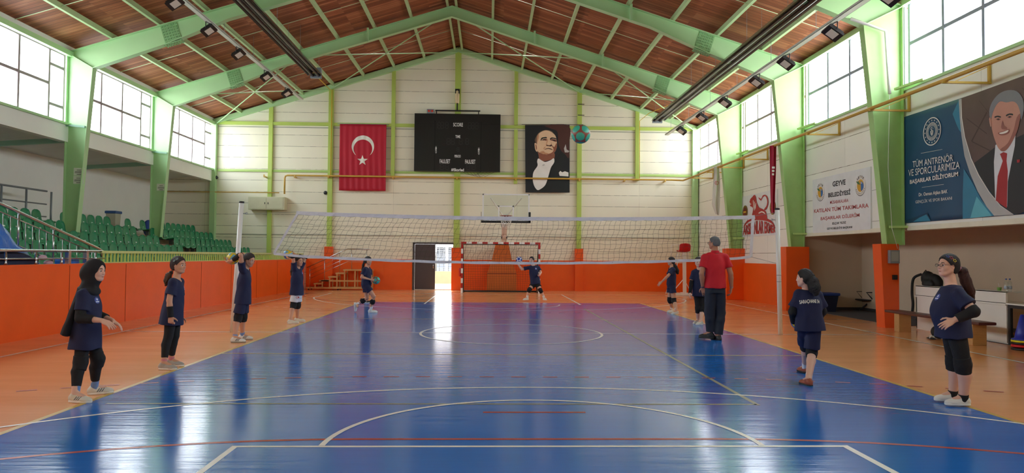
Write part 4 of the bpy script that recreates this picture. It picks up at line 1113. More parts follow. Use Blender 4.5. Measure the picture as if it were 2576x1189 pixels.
for i, (u, v) in enumerate(((2240, 2), (2098, 78), (1980, 155), (1906, 200), (1826, 252), (1768, 290), (1716, 322))):
    y = ypix(u, v, TR[0]+.05); floodlight(TR[0]+.02, y, TR[1], -1, 'black floodlight on the right cable tray, %s from the picture top' % ['first', 'second', 'third', 'fourth', 'fifth', 'sixth', 'seventh'][i], 'floodlights on the right cable tray')
for s, x, z, yend in ((-1, -6.95, 8.13, 12.3), (1, 6.5, 7.15, 14.9)):
    lab = 'left' if s < 0 else 'right'
    t = thing('radiant_heater', 'long dark tube radiant heater hanging under the %s roof slope' % lab, 'heater', (x, 0, z), 'radiant tube heaters')
    b = MB(); P = [(-.26, 0), (-.2, .11), (-.08, .14), (.08, .14), (.2, .11), (.26, 0)]
    for (x0_, z0_), (x1_, z1_) in zip(P[:-1], P[1:]):
        b.add([(x+x0_, -12, z+z0_), (x+x1_, -12, z+z1_), (x+x1_, yend, z+z1_), (x+x0_, yend, z+z0_), (x+x0_, -12, z+z0_+.01), (x+x1_, -12, z+z1_+.01), (x+x1_, yend, z+z1_+.01), (x+x0_, yend, z+z0_+.01)],
              [(0, 3, 2, 1), (4, 5, 6, 7), (0, 1, 5, 4), (1, 2, 6, 5), (2, 3, 7, 6), (3, 0, 4, 7)])
    b.build('reflector', mat('dull_brown_reflector', '8A8078', .25, .85, var=.1), t)
    for dx in (-.11, .11):
        b = MB(); b.cyl((x+dx, -12, z+.03), (x+dx, yend+.1, z+.03), .05, seg=12); b.build('radiant_tube', mat('burnt_tube_steel', '4A403E', .35, .6, var=.2), t)
    b = MB(); b.box((x-.2, yend, z-.06), (x+.2, yend+.12, z+.12)); b.box((x+.02, yend+.02, z+.14), (x+.18, yend+.2, z+.34)); b.build('end_box', m_gsteel, t)
    for y in np.arange(-11, yend, 2.55):
        for dx in (-.2, .2):
            b = MB(); b.cyl((x+dx, y, z+.1), (x+dx, y, roof(x)+.1), .004, seg=4); b.build('hanger_wire', m_gsteel, t)
# ================================================================== gallery seats
def make_seat():
    t = thing('stadium_seat', 'x', 'seat', (0, 0, 0), None, True)
    b = MB(); bucket(b, .43, .42, .40, (0, 0, .18), (1, 0), .012, 10, 16); b.build('seat_shell', m_seat, t)
    b = MB(); b.box((.14, -.05, 0), (.24, .05, .178)); b.box((.08, -.12, .16), (.32, -.09, .185)); b.box((.08, .09, .16), (.32, .12, .185)); b.build('bracket', mat('seat_bracket_steel', '6E7478', .5, .5), t)
    b = MB(); b.obox((-.003, .07, .33), (.004, 0, .001), (0, .035, 0), (-.003, 0, .016)); b.build('number_plate', m_plate, t)
    return t
seat0 = make_seat(); first = True
ROWN = ['front row behind the lime fence', 'second row of the gallery', 'third row of the gallery', 'fourth row of the gallery', 'topmost row of the gallery']
SEGS = [[(-1.0, 10.2), (11.1, 16.9)], [(-.4, 10.25), (11.1, 16.9)], [(.6, 10.25), (11.1, 16.9)], [(1.6, 6.3), (6.9, 10.3), (11.15, 11.7), (12.0, 16.9)], [(2.8, 6.45), (7.0, 10.1), (11.0, 11.45), (12.0, 12.5), (13.5, 16.9)]]
for i in range(5):
    for a, c in SEGS[i]:
        n = max(1, int((c-a)/.468)); 
        for k in range(n):
            y = c-.235-.468*k
            o = seat0 if first else copy_thing(seat0); first = False
            o.location = (ROWX[i], y, ROWZ[i]+.001); o.rotation_euler = (0, 0, R_(rnd.uniform(-1.5, 1.5)))
            blk = 'beyond the aisle' if a > 10.5 else 'before the aisle'
            o['label'] = 'green moulded plastic seat in the %s, %s' % (ROWN[i], blk); o['group'] = 'green seats, %s, %s' % (ROWN[i], blk)

# lime fence on the parapet
t = thing('picket_fence', 'lime green metal picket fence on top of the orange parapet', 'fence', (XP-.08, 1.1, 1.30))
b = MB()
for y in np.arange(1.22, 17.0, .145): b.box((XP-.10, y, 1.31), (XP-.08, y+.052, 1.51))
b.build('pickets', m_lime, t)
b = MB(); b.box((XP-.13, 1.1, 1.505), (XP-.04, 17.05, 1.56), .004); b.box((XP-.12, 1.1, 1.30), (XP-.06, 17.05, 1.32)); b.build('rail', mat('fence_rail_lime', 'C2CF86', .5), t)
# stainless guard rail
t = thing('guard_rail', 'stainless steel guard rail on the parapet left of the lime fence', 'railing', (XP-.08, -1, 1.30))
b = MB(); b.tube([(XP-.08, -6, 1.545), (XP-.08, 1.2, 1.545)], .026, 12); b.tube([(XP-.08, -6, 1.40), (XP-.08, 1.3, 1.40)], .014, 8); b.build('rail', m_steel, t)
for u, big in ((14, 0), (90, 0), (171, 1), (216, 1), (240, 0), (155, 0)):
    y = at(u, 650, X=XP-.08).y; b = MB()
    if big: b.box((XP-.12, y-.04, 1.30), (XP-.04, y+.04, 1.56), .004)
    else:
        b.lathe([(.02, 0), (.03, .02), (.02, .05), (.022, .08), (.032, .1), (.022, .12), (.02, .24)], (XP-.08, y, 1.30), 12)
    b.build('post', m_steel, t)
# stair rail of the gallery steps
SX = -9.3
t = thing('stair_railing', 'stainless stair handrail with vertical bars sloping down to the parapet', 'railing', (SX, 0, .8))
def gs(u, v): return at(u, v, X=SX)
b = MB(); p, q_ = gs(0, 512), gs(246, 624); e = p+(p-q_)*.6; b.tube([e, p, q_, gs(254, 629), gs(256, 645)], .03, 12); b.build('handrail', m_steel, t)
b = MB(); p, q_ = gs(0, 532), gs(222, 628); e = p+(p-q_)*.6; b.tube([e, p, q_], .014, 8); p, q_ = gs(48, 619), gs(160, 666); b.tube([p+(p-q_)*1.2, p, q_], .014, 8); b.build('rail', m_steel, t)
for i, u in enumerate((8, 27, 47, 65, 82.5, 99.5, 117, 135, 157.5, 176, 193.5, 212, 231)):
    v1 = 532+(u-0)*96/222+1; big = i in (2, 7); vb = 619+(u-48)*.42
    if big: v1 = 512+u*112/246+2
    p = gs(u, v1); q_ = gs(u, max(v1+20, min(668, vb+6))); b = MB(); b.cyl(p, (p.x, p.y, q_.z), .019 if big else .0085, seg=8); b.build('baluster', m_steel, t)
# rail at the back of the gallery
t = thing('landing_rail', 'grey painted landing rail behind the topmost gallery seats', 'railing', (-14, 6, 2.14))
b = MB()
for z in (3.38, 2.98, 2.60): b.tube([(-14, 2, z), (-14, 8.05, z)], .03 if z > 3.2 else .02, 8)
b.build('rail', m_gsteel, t)
for u in (3, 66, 129):
    y = at(u, 500, X=-14).y; b = MB(); b.cyl((-14, y, 2.14), (-14, y, 3.38), .03, seg=8); b.build('post', m_gsteel, t)
# bin with blue lid
t = thing('waste_bin', 'pale wheeled bin with blue lid standing behind the topmost seats', 'bin', (-14.0, 11.9, 2.14))
b = MB(); x, y, z = -14.0, 11.9, 2.14
b.add([(x-.14, y-.15, z), (x+.14, y-.15, z), (x+.14, y+.15, z), (x-.14, y+.15, z), (x-.17, y-.19, z+.78), (x+.17, y-.19, z+.78), (x+.17, y+.19, z+.78), (x-.17, y+.19, z+.78)],
      [(0, 3, 2, 1), (4, 5, 6, 7), (0, 1, 5, 4), (1, 2, 6, 5), (2, 3, 7, 6), (3, 0, 4, 7)]); b.build('body', mat('bin_beige', 'B9B8A8', .5), t)
b = MB(); b.box((x-.2, y-.23, z+.78), (x+.2, y+.23, z+.88), .03); b.build('lid', mat('bin_blue', '2E5D9C', .45), t)
for i, (yy, zz) in enumerate(((13.3, 2.72), (14.3, 2.68))):
    b = MB(); b.sphere((-13.42, yy, 2.46), (.14, .3, .318), 16, 10); o = b.build('cloth_bundle', mat('dark_blue_cloth', '27428E', .85)); tag(o, 'dark blue cloth bundle on the topmost seats, %s one' % ['nearer', 'farther'][i], 'bundle')
# blue tarpaulin mound
b = MB(); nx, ny = 22, 60; vs = []
x0, x1, y0, y1 = -9.24, -8.70, -4.6, .50
rr = random.Random(5)
for j in range(ny+1):
    for i in range(nx+1):
        s, tt = i/nx, j/ny; x = x0+(x1-x0)*s; y = y0+(y1-y0)*tt
        env = min(1, (1-tt)*2.4)**1.15*min(1, (1-s)*2.6+.15)**.8*min(1, s*6+.5)
        wr = .05*math.sin(17*s+9*tt)+.035*math.sin(41*s-33*tt)+.03*math.sin(63*tt+12*s*s)+.02*math.sin(95*s+71*tt)
        vs.append((x, y, .785+max(0.0, 1.33*env+wr*min(1, env*2))))
fs = [(j*(nx+1)+i, j*(nx+1)+i+1, (j+1)*(nx+1)+i+1, (j+1)*(nx+1)+i) for j in range(ny) for i in range(nx)]
n0 = len(vs); base_ = [(v[0], v[1], .782) for v in vs]; rim = [i for i in range(nx+1)]+[j*(nx+1)+nx for j in range(1, ny+1)]+[ny*(nx+1)+i for i in range(nx-1, -1, -1)]+[j*(nx+1) for j in range(ny-1, 0, -1)]
b.add(vs+base_, fs+[(c, a, n0+a, n0+c) for a, c in zip(rim, rim[1:]+rim[:1])]+[tuple(n0+f for f in F[::-1]) for F in fs], True)
tag(b.build('tarpaulin', mat('blue_tarpaulin', '1E6FD0', .28, var=.15, scale=6, bump=.5, bscale=14)), 'crumpled bright blue tarpaulin heaped at the left end of the gallery', 'tarpaulin')
b = MB(); b.sphere((-8.735, -1.45, 1.17), (.075, .85, .36), 24, 14); tag(b.build('dark_sack', mat('navy_cloth', '1C2340', .85, bump=.4, bscale=12)), 'dark navy cloth sack under the tarpaulin behind the guard rail', 'sack')
b = MB(); b.sphere((-8.75, -.35, 1.32), (.06, .12, .05), 14, 8); b.sphere((-8.75, -.52, 1.42), (.05, .11, .05), 14, 8); tag(b.build('pink_cloth', mat('pale_pink_cloth', 'C9A6B4', .8)), 'small pale pink cloth beside the dark sack behind the guard rail', 'cloth')
b = MB(); b.box((-8.95, .15, .785), (-8.72, .62, 1.40), .04); tag(b.build('blue_parcel', mat('blue_tarpaulin', '1E6FD0', .28)), 'small blue wrapped parcel right of the tarpaulin behind the guard rail', 'parcel')

# column notices
for y, boxes in ((6.5, ((180, 421, 207, 440), (179, 441.5, 205, 461))), (11.6, ((391, 461.5, 413, 478.5),))):
    for i, (u0, v0, u1, v1) in enumerate(boxes):
        p, q_ = at(u0, v1, Y=y-.12), at(u1, v0, Y=y-.12)
        lab = {(6.5, 0): 'upper white paper notice on the nearer left green column', (6.5, 1): 'lower white paper notice on the nearer left green column', (11.6, 0): 'white paper notice on the farther left green column'}[(y, i)]
        t = thing('paper_notice', lab, 'notice', ((p.x+q_.x)/2, y-.02, p.z))
        b = MB(); b.box((p.x, y-.022, p.z), (q_.x, y-.008, q_.z)); b.build('sheet', mat('notice_white', 'E6EBE2', .6), t)
        b = MB(); W2, H2 = q_.x-p.x, q_.z-p.z
        for r_, (a_, c_) in ((.72, (.3, .7)), (.5, (.12, .88)), (.36, (.1, .9))): b.box((p.x+W2*a_, y-.024, p.z+H2*r_-.01), (p.x+W2*c_, y-.022, p.z+H2*r_+.01))
        b.box((p.x+W2*.3, y-.024, p.z+H2*.14-.012), (p.x+W2*.72, y-.022, p.z+H2*.14+.012)); b.build('printed_lines', mat('print_grey', '8A8F8C', .6), t)
# brackets and struts from the columns
for y in FR[3:]:
    nm = {1.55: 'third', 6.5: 'second', 11.6: 'first'}[y]
    b = MB(); b.beam((XL+.1, y-.12, 5.13), (-11.95, y-.12, 5.08), .06, .06); tag(b.build('strut', mat('pale_teal_steel', '8FB8A0', .5)), 'pale green strut at the sill of the %s left column from the back' % nm, 'strut')
    b = MB(); b.beam((-14.9, y+.0, 4.55), (XL+.1, y+.0, 4.72), .1, .14); tag(b.build('soffit_beam', mat('pale_teal_steel', '8FB8A0', .5)), 'pale green beam under the gallery roof at the %s left column from the back wall' % nm, 'beam')
    sg = {1.55: 'the blue banner', 6.5: 'the white municipality sign', 11.6: 'the lion sign'}[y]
    b = MB(); b.beam((8.6, y-.1, 5.32), (8.78, y-.85, 5.36), .06, .05, up=(0, 0, 1)); tag(b.build('strut', mat('light_green_steel', 'B9DE8C', .5)), 'upper light green strut on the green column left of %s' % sg, 'strut')
    b = MB(); b.beam((8.45, y-.1, 2.24), (8.84, y-.16, 2.24), .05, .05, up=(0, 0, 1)); tag(b.build('strut', mat('light_green_steel', 'B9DE8C', .5)), 'lower light green strut on the green column left of %s' % sg, 'strut')

# ================================================================== right wall: signs
XB = XR-.02
def fx(dx): return lambda z, u0, v0: (lambda u, v: at(u0+u/z, v0+v/z, X=XR-dx))
# ---- big blue banner
fb = (lambda u, v: at(2240+u/3.128, 200+v/3.128, X=XR-.035))
yl = fb(92, 298).y; ztl = fb(92, 298).z; zbl = fb(108, 1122).z; yr = -4.2
ymid = fb(550, 155).y
t = thing('banner', 'large blue banner with a smiling suited man on the upper right wall', 'banner', (XR-.03, (yl+yr)/2, zbl))
cloth = hanging('cloth', (XR, yl), (XR, yr), 2.325, 4.705, (-1, 0), mat('deep_teal_print', '1B4B70', .42, var=.15, scale=2), t, .006, 5, nx=80)
BM_ = [mat('print_teal_dark', '153C5C', .42), mat('print_teal_mid', '2D7FA4', .42), mat('print_teal_light', '5FB6CC', .42), mat('print_silver', 'B4B6BC', .3, .3), mat('print_brown_wall', '5E4A48', .45, var=.25, scale=3),
       mat('print_suit', '22242C', .5), mat('print_shirt', 'D9DCE6', .5), mat('print_tie_red', 'A8202C', .5), mat('print_face', 'C48E80', .5), mat('print_face_shadow', '9A6058', .5), mat('print_grey_hair', '80828A', .6), mat('print_teeth', 'EDE6E2', .5), mat('print_white', 'E9E4E0', .5), mat('print_brown_line', '473634', .5)]
b = MB(); lay[0] = 2
def artb(mi, pts, sm=0): art(mi, pts, fb, sm, nrm=(-1, 0, 0), step=.0007)
ytop = lambda u: 0
artb(1, [(490, 270), (540, 160), (556, 165), (560, 420), (540, 395), (520, 350)])
artb(1, [(578, 700), (640, 800), (720, 950), (820, 1070), (640, 1090), (570, 1095), (570, 900)])
artb(2, [(680, 920), (735, 990), (800, 1072), (630, 1090), (655, 1000)])
artb(0, [(112, 1110), (200, 1080), (290, 1045), (320, 1110), (112, 1122)])
artb(1, [(180, 1118), (230, 1085), (285, 1060), (318, 1112)])
# right photo field
far = 1500
artb(4, [(558, 148), (far, -192), (far, 900), (1000, 1060), (960, 1050), (840, 940), (740, 800), (660, 660), (600, 500), (570, 350)])
artb(3, [(540, 155), (562, 150), (566, 300), (590, 450), (640, 620), (700, 750), (780, 880), (870, 990), (975, 1062), (820, 1072), (760, 1000), (690, 880), (630, 740), (585, 600), (560, 430), (548, 300)])
artb(12, [(562, 150), (566, 300), (590, 450), (640, 620), (700, 750), (780, 880), (870, 990), (975, 1062), (868, 994), (776, 884), (694, 752), (634, 622), (585, 450), (560, 300)])
for a_, c_ in (((600, 300), (760, 420)), ((760, 250), (640, 480)), ((640, 480), (800, 560)), ((700, 160), (780, 260)), ((1040, 60), (1180, 200)), ((1200, 300), (1380, 180)), ((1180, 420), (1400, 480))):
    artb(13, [a_, c_, (c_[0]+5, c_[1]+12), (a_[0]+5, a_[1]+12)])
artb(5, [(665, 655), (740, 600), (850, 515), (1000, 455), (1120, 400), (1220, 440), (1330, 560), (1390, 700), (1400, 925), (1000, 1060), (970, 1055), (860, 975), (760, 840), (700, 740)])
artb(6, [(832, 515), (990, 440), (985, 520), (930, 800), (925, 1000), (905, 985), (830, 940), (820, 650)])
artb(7, [(868, 585), (895, 570), (925, 580), (920, 640), (930, 720), (925, 900), (922, 1012), (880, 985), (835, 950), (850, 760), (890, 640)])
artb(8, [(795, 300), (800, 220), (830, 165), (900, 130), (970, 140), (1015, 190), (1030, 270), (1015, 370), (985, 450), (940, 530), (900, 565), (860, 545), (830, 480), (805, 390)], 4)
artb(9, [(1030, 270), (1015, 370), (985, 450), (940, 530), (900, 565), (870, 550), (930, 500), (975, 400), (1000, 300)], 3)
artb(10, [(796, 318), (784, 250), (808, 175), (862, 112), (930, 84), (1000, 92), (1048, 150), (1056, 240), (1036, 318), (1026, 250), (1006, 196), (972, 172), (920, 180), (872, 172), (838, 205), (812, 262)], 3)
artb(5, [(826, 292), (850, 284), (876, 290), (874, 300), (848, 295), (830, 302)], 2)
artb(5, [(918, 278), (945, 266), (972, 270), (970, 282), (945, 278), (920, 290)], 2)
artb(9, [(836, 312), (858, 304), (876, 312), (858, 322)], 2); artb(9, [(926, 296), (948, 286), (968, 292), (948, 304)], 2)
artb(5, [(848, 310), (862, 307), (866, 313), (852, 317)], 2); artb(5, [(938, 292), (952, 288), (956, 295), (942, 299)], 2)
artb(9, [(892, 320), (900, 360), (925, 378), (920, 392), (890, 390), (880, 372)], 2)
artb(9, [(855, 418), (900, 405), (945, 388), (940, 420), (900, 438), (868, 436)], 2)
artb(11, [(866, 420), (900, 410), (938, 396), (930, 414), (900, 426), (875, 428)], 2)
artb(8, [(786, 310), (798, 300), (804, 360), (796, 370)], 2)
artb(7, [(1005, 630), (1030, 628), (1028, 650), (1008, 655)])
b.build('printed_picture', BM_, t)
def emblem_star(b, c, r, rt, up, n, N, off):
    P = []
    for i in range(n*2):
        a_ = math.pi/2+i*math.pi/n; k = r if i % 2 == 0 else r*.42; P.append(c+rt*math.cos(a_)*k+up*math.sin(a_)*k+N*off)
    b.poly(P, N)
def ring(b, c, r0, r1, rt, up, N, off, seg=48):
    vs = []
    for r_ in (r0, r1):
        for k in range(seg):
            a_ = 2*math.pi*k/seg; vs.append(c+rt*math.cos(a_)*r_+up*math.sin(a_)*r_+N*off)
    fs = [(k, (k+1) % seg, seg+(k+1) % seg, seg+k) for k in range(seg)]
    if rt.cross(up).dot(N) > 0: fs = [f[::-1] for f in fs]
    b.add(vs, fs)
Nx = Vector((-1, 0, 0)); RT = Vector((0, -1, 0)); UP = Vector((0, 0, 1))
b = MB(); c = fb(331, 408); rr_ = .295
c.x = XR-.035
ring(b, c, rr_*.93, rr_, RT, UP, Nx, .014); ring(b, c, rr_*.60, rr_*.64, RT, UP, Nx, .014); ring(b, c, rr_*.40, rr_*.43, RT, UP, Nx, .014)
for i in range(16):
    a_ = 2*math.pi*i/16; emblem_star(b, c+RT*math.cos(a_)*rr_*.79+UP*math.sin(a_)*rr_*.79, rr_*.075, RT, UP, 5, Nx, .014)
for i in range(40):
    a_ = 2*math.pi*i/40; q_ = c+RT*math.cos(a_)*rr_*.52+UP*math.sin(a_)*rr_*.52; e_ = RT*math.cos(a_)+UP*math.sin(a_); g_ = -RT*math.sin(a_)+UP*math.cos(a_)
    b.poly([q_+e_*.014+g_*.006+Nx*.014, q_+e_*.014-g_*.006+Nx*.014, q_-e_*.014-g_*.006+Nx*.014, q_-e_*.014+g_*.006+Nx*.014], Nx)
# crescent, star and figures in the middle
def crescent(b, c, r, rt, up, N, off, ang=0, m=24):
    P = []; 
    for i in range(m+1):
        a_ = R_(40+280*i/m)+ang; P.append(c+rt*math.cos(a_)*r+up*math.sin(a_)*r+N*off)
    cc = c+(rt*math.cos(ang)+up*math.sin(ang))*r*.28
    s0 = P[-1]-N*off-cc; s1 = P[0]-N*off-cc
    A0 = math.atan2(s0.dot(up), s0.dot(rt)); A1 = math.atan2(s1.dot(up), s1.dot(rt))
    r2 = s0.length
    while A0 < A1: A0 += 2*math.pi
    for i in range(1, m):
        a_ = A0+(A1-A0)*i/m; P.append(cc+rt*math.cos(a_)*r2*.98+up*math.sin(a_)*r2*.98+N*off)
    b.poly(P, N)
crescent(b, c+UP*.06, .036, RT, UP, Nx, .014); emblem_star(b, c+UP*.06+RT*.033, .015, RT, UP, 5, Nx, .014)
for dx, dz, rx, rz in ((-.034, .0, .015, .015), (.034, .0, .015, .015), (0, .012, .013, .013)):
    b.poly([c+RT*(dx+rx*math.cos(a_))+UP*(dz+rz*math.sin(a_))+Nx*.014 for a_ in np.linspace(0, 2*math.pi, 13)[:-1]], Nx)
for s in (-1, 1): b.poly([c+RT*s*.044+UP*-.02+Nx*.014, c+RT*s*.013+UP*-.013+Nx*.014, c+RT*s*.005+UP*-.095+Nx*.014, c+RT*s*.03+UP*-.066+Nx*.014], Nx)
b.build('round_emblem', BM_[12], t)
b = MB()
def bl(s, ul, vl, ur, vr, hl, bold=.0):
    """text whose baseline runs ul,vl to ur,vr in the zoomed picture, with left height hl"""
    p, r_ = fb(ul, vl), fb(ur, vr); top = fb(ul, vl-hl); z = (p.z+r_.z)/2
    b = MB(); put_text(b, s, (p.x, p.y, p.z), (0, r_.y-p.y, r_.z-p.z), (0, 0, top.z-p.z), (-1, 0, 0), .014, bold); b.build('lettering', BM_[12], t)
bl('TÜM ANTRENÖR', 180, 692, 498, 640, 60); bl('VE SPORCULARIMIZA', 146, 762, 550, 700, 52); bl('BAŞARILAR DİLİYORUM', 158, 830, 538, 768, 50, .03)
bl('Dr. Osman Aşkın BAK', 228, 926, 455, 900, 34, .02); bl('GENÇLİK VE SPOR BAKANI', 202, 980, 490, 950, 36)
for (ua, va, ub, vb_) in ((245, 580, 412, 549), (252, 848, 424, 824)):
    p, r_ = fb(ua, va), fb(ub, vb_); b.beam(p+Nx*.012, r_+Nx*.012, .004, .006)
b.build('divider_line', BM_[12], t)

# ---- municipality sign
fs_ = (lambda u, v: at(2000+u/4.952, 400+v/4.952, X=XR-.05))
p00, p01, p11, p10 = fs_(215, 915), fs_(213, 255), fs_(925, 100), fs_(935, 880)
yA, yB_ = p00.y, p10.y; zA, zB_ = (p00.z+p10.z)/2, (p01.z+p11.z)/2
t = thing('sign', 'white municipality sign with two round crests and red lettering', 'sign', (XR-.03, (yA+yB_)/2, zA))
b = MB(); b.box((XR-.035, yA, zA), (XR-.001, yB_, zB_)); b.build('board', mat('sign_white', 'E4E6EA', .5), t)
SMt = [mat('print_charcoal', '33363E', .5), mat('print_sign_red', 'B23A3E', .5), mat('print_gold', 'D8A636', .5), mat('print_sea_blue', '3B6FB0', .5), mat('print_white', 'E9E4E0', .5), mat('print_leaf_green', '4E7A4A', .5)]
b = MB()
def sl(mi, s, ul, vl, ur, vr, hl, bold=.02):
    b = MB(); p, r_ = fs_(ul, vl), fs_(ur, vr); top = fs_(ul, vl-hl); p.x = XR-.035
    put_text(b, s, p, (0, r_.y-p.y, r_.z-p.z), (0, 0, top.z-p.z), (-1, 0, 0), .003, bold); b.build('lettering', SMt[mi], t)
sl(0, 'GEYVE', 462, 345, 624, 318, 66, .035); sl(0, 'BELEDİYESİ', 408, 478, 684, 440, 72, .035)
sl(1, 'MÜSABAKALARA', 430, 560, 658, 533, 48, .008); sl(1, 'KATILAN TÜM TAKIMLARA', 232, 672, 910, 602, 56, .012); sl(1, 'BAŞARILAR DİLERİM', 314, 772, 797, 728, 62, .012)
sl(0, 'SELÇUK YILDIZ', 456, 822, 630, 808, 34, .03); sl(0, 'GEYVE BELEDİYE BAŞKANI', 392, 886, 706, 866, 40, .03)
b = MB()
for (u, v, k) in ((310, 412, 1.22), (808, 330, 1.26)):
    c = fs_(u, v); c.x = XR-.035; r_ = .155*k
    b.cur = 0; ring(b, c-UP*.01, 0.0, r_*1.28, RT, UP, Nx, .001); b.cur = 4; ring(b, c, 0.0, r_*1.25, RT, UP, Nx, .002)
    b.cur = 2; ring(b, c, 0, r_*.8, RT, UP, Nx, .004)
    b.cur = 3; b.poly([c+RT*(.02+r_*.7*math.cos(a_))+UP*(-.02+r_*.6*math.sin(a_))+Nx*.005 for a_ in np.linspace(-1.5, 1.5, 14)]+[c+RT*.01+UP*.1*r_/.15+Nx*.005], Nx)
    b.cur = 5; b.poly([c+RT*-.16*k+UP*.1*k+Nx*.006, c+RT*-.1*k+UP*.04*k+Nx*.006, c+RT*.0+UP*.02+Nx*.006, c+RT*-.06*k+UP*.09*k+Nx*.006], Nx)
    b.cur = 4; b.poly([c+RT*.02+UP*.05*k+Nx*.006, c+RT*.07*k+UP*.03*k+Nx*.006, c+RT*.04*k+UP*.07*k+Nx*.006], Nx)
    b.cur = 0
    for i, ch in enumerate('GEYVE'):
        a_ = R_(130-20*i); q_ = c+RT*math.cos(a_)*r_*1.08+UP*math.sin(a_)*r_*1.12; e_ = RT*math.sin(a_)-UP*math.cos(a_); g_ = RT*math.cos(a_)+UP*math.sin(a_)
        vs_, f2, _ = text_shape(ch, .03); o_ = q_-e_*.018*k-g_*.02*k; P_ = [o_+e_*.036*k*x_+g_*.05*k*y_+Nx*.006 for x_, y_ in vs_]; b.add(P_, [f[::-1] for f in f2] if (e_.cross(g_)).dot(Nx) < 0 else f2)
    for i, ch in enumerate('BELEDİYESİ'):
        a_ = R_(205+14.5*i); q_ = c+RT*math.cos(a_)*r_*1.04+UP*math.sin(a_)*r_*1.04; e_ = -RT*math.sin(a_)+UP*math.cos(a_); g_ = -RT*math.cos(a_)-UP*math.sin(a_)
        vs_, f2, _ = text_shape(ch, .03); o_ = q_-e_*.010*k-g_*.014*k; P_ = [o_+e_*.02*k*x_+g_*.028*k*y_+Nx*.006 for x_, y_ in vs_]; b.add(P_, [f[::-1] for f in f2] if (e_.cross(g_)).dot(Nx) < 0 else f2)
b.build('crest', SMt, t)

# ---- bakery sign with lion
fl_ = (lambda u, v: at(1500+u/2.973, 380+v/2.973, X=XR-.045))
p00, p01, p11, p10 = fl_(1092, 640), fl_(1085, 335), fl_(1350, 290), fl_(1352, 628)
yA, yB_ = p01.y, p11.y; zA, zB_ = (p00.z+p10.z)/2, (p01.z+p11.z)/2
t = thing('sign', 'white bakery sign with a red lion above curved red lettering', 'sign', (XR-.03, (yA+yB_)/2, zA))
b = MB(); b.box((XR-.035, yA, zA), (XR-.001, yB_, zB_)); b.build('board', mat('sign_white', 'E4E6EA', .5), t)
LM = [mat('print_lion_red', 'B42630', .5), mat('print_white', 'E9E4E0', .5), mat('print_black', '161616', .5), mat('print_gold', 'D8A636', .5)]
b = MB(); lay[0] = 0
def artl(mi, pts, sm=0): art(mi, [(u, v) for u, v in pts], fl_, sm, nrm=(-1, 0, 0), step=.0006)
f2_ = lambda u, v: at(1840+u/2.588, 360+v/2.588, X=XR-.045)
def artm(mi, pts, sm=0): art(mi, pts, f2_, sm, nrm=(-1, 0, 0), step=.0006)
artm(0, [(78, 548), (88, 522), (108, 500), (150, 486), (195, 484), (238, 492), (268, 512), (288, 552), (262, 522), (225, 506), (180, 500), (130, 504), (100, 522)], 2)
artm(0, [(150, 336), (143, 341), (136, 350), (124, 362), (121, 372), (118, 384), (124, 390), (121, 400), (124, 410), (133, 414), (140, 424), (138, 450), (133, 475), (138, 496), (180, 498), (228, 498), (231, 470), (224, 444), (204, 428), (182, 420), (172, 402), (164, 380), (160, 356), (157, 344)], 2)
artm(0, [(222, 436), (236, 412), (241, 384), (236, 352), (222, 336), (204, 340), (194, 362), (180, 354), (176, 356), (192, 374), (204, 352), (220, 344), (230, 362), (233, 388), (226, 412), (212, 430)], 2)
for dx in (0, 9, 18): artm(1, [(140+dx, 372+dx), (144+dx, 370+dx), (146+dx*.7, 410+dx*.6), (140+dx*.6, 440), (143+dx*.6, 408)], 1)
artm(1, [(178, 452), (196, 442), (214, 448), (222, 462), (212, 456), (198, 450), (180, 458)], 2)
artm(1, [(122, 396), (130, 394), (130, 398), (123, 400)])
b.build('lion_print', LM, t)
b = MB(); vs_, f2, _ = text_shape('ARSLANLAR EKMEK', .035)
P_ = []
for x_, y_ in vs_:
    ub = 76+214*x_; vb0 = 597-14*x_; vt0 = 556-54*math.sin(math.pi*(.06+.88*x_)); P_.append(f2_(ub, vb0+(vt0-vb0)*y_)+Nx*.006)
b.add(P_, [f[::-1] for f in f2] if (P_[0]-P_[0]).length == 0 and RT.cross(UP).dot(Nx) < 0 else f2); b.build('lettering', LM[0], t)
for (u, v), nm in (((1113, 455), 'left'), ((1320, 420), 'right')):
    c = fl_(u, v); c.x = XR-.046; o = MB(); o.cur = 0; ring(o, c, 0, .24, RT, UP, Nx, .004); o.cur = 1; ring(o, c, .17, .225, RT, UP, Nx, .006); o.cur = 0; ring(o, c, .18, .205, RT, UP, Nx, .008); o.cur = 2; ring(o, c, 0, .15, RT, UP, Nx, .007); o.cur = 1
    o.box((c.x-.012, c.y-.13, c.z-.03), (c.x-.009, c.y+.13, c.z+.03))
    o.box((c.x, c.y-.2, c.z-.2), (XR-.002, c.y+.2, c.z+.2)) if False else None
    ob = o.build('round_badge', [LM[2], LM[3], mat('badge_maroon', '7A1E28', .5)]); tag(ob, '%s round black and gold badge on the lion sign' % nm, 'badge')
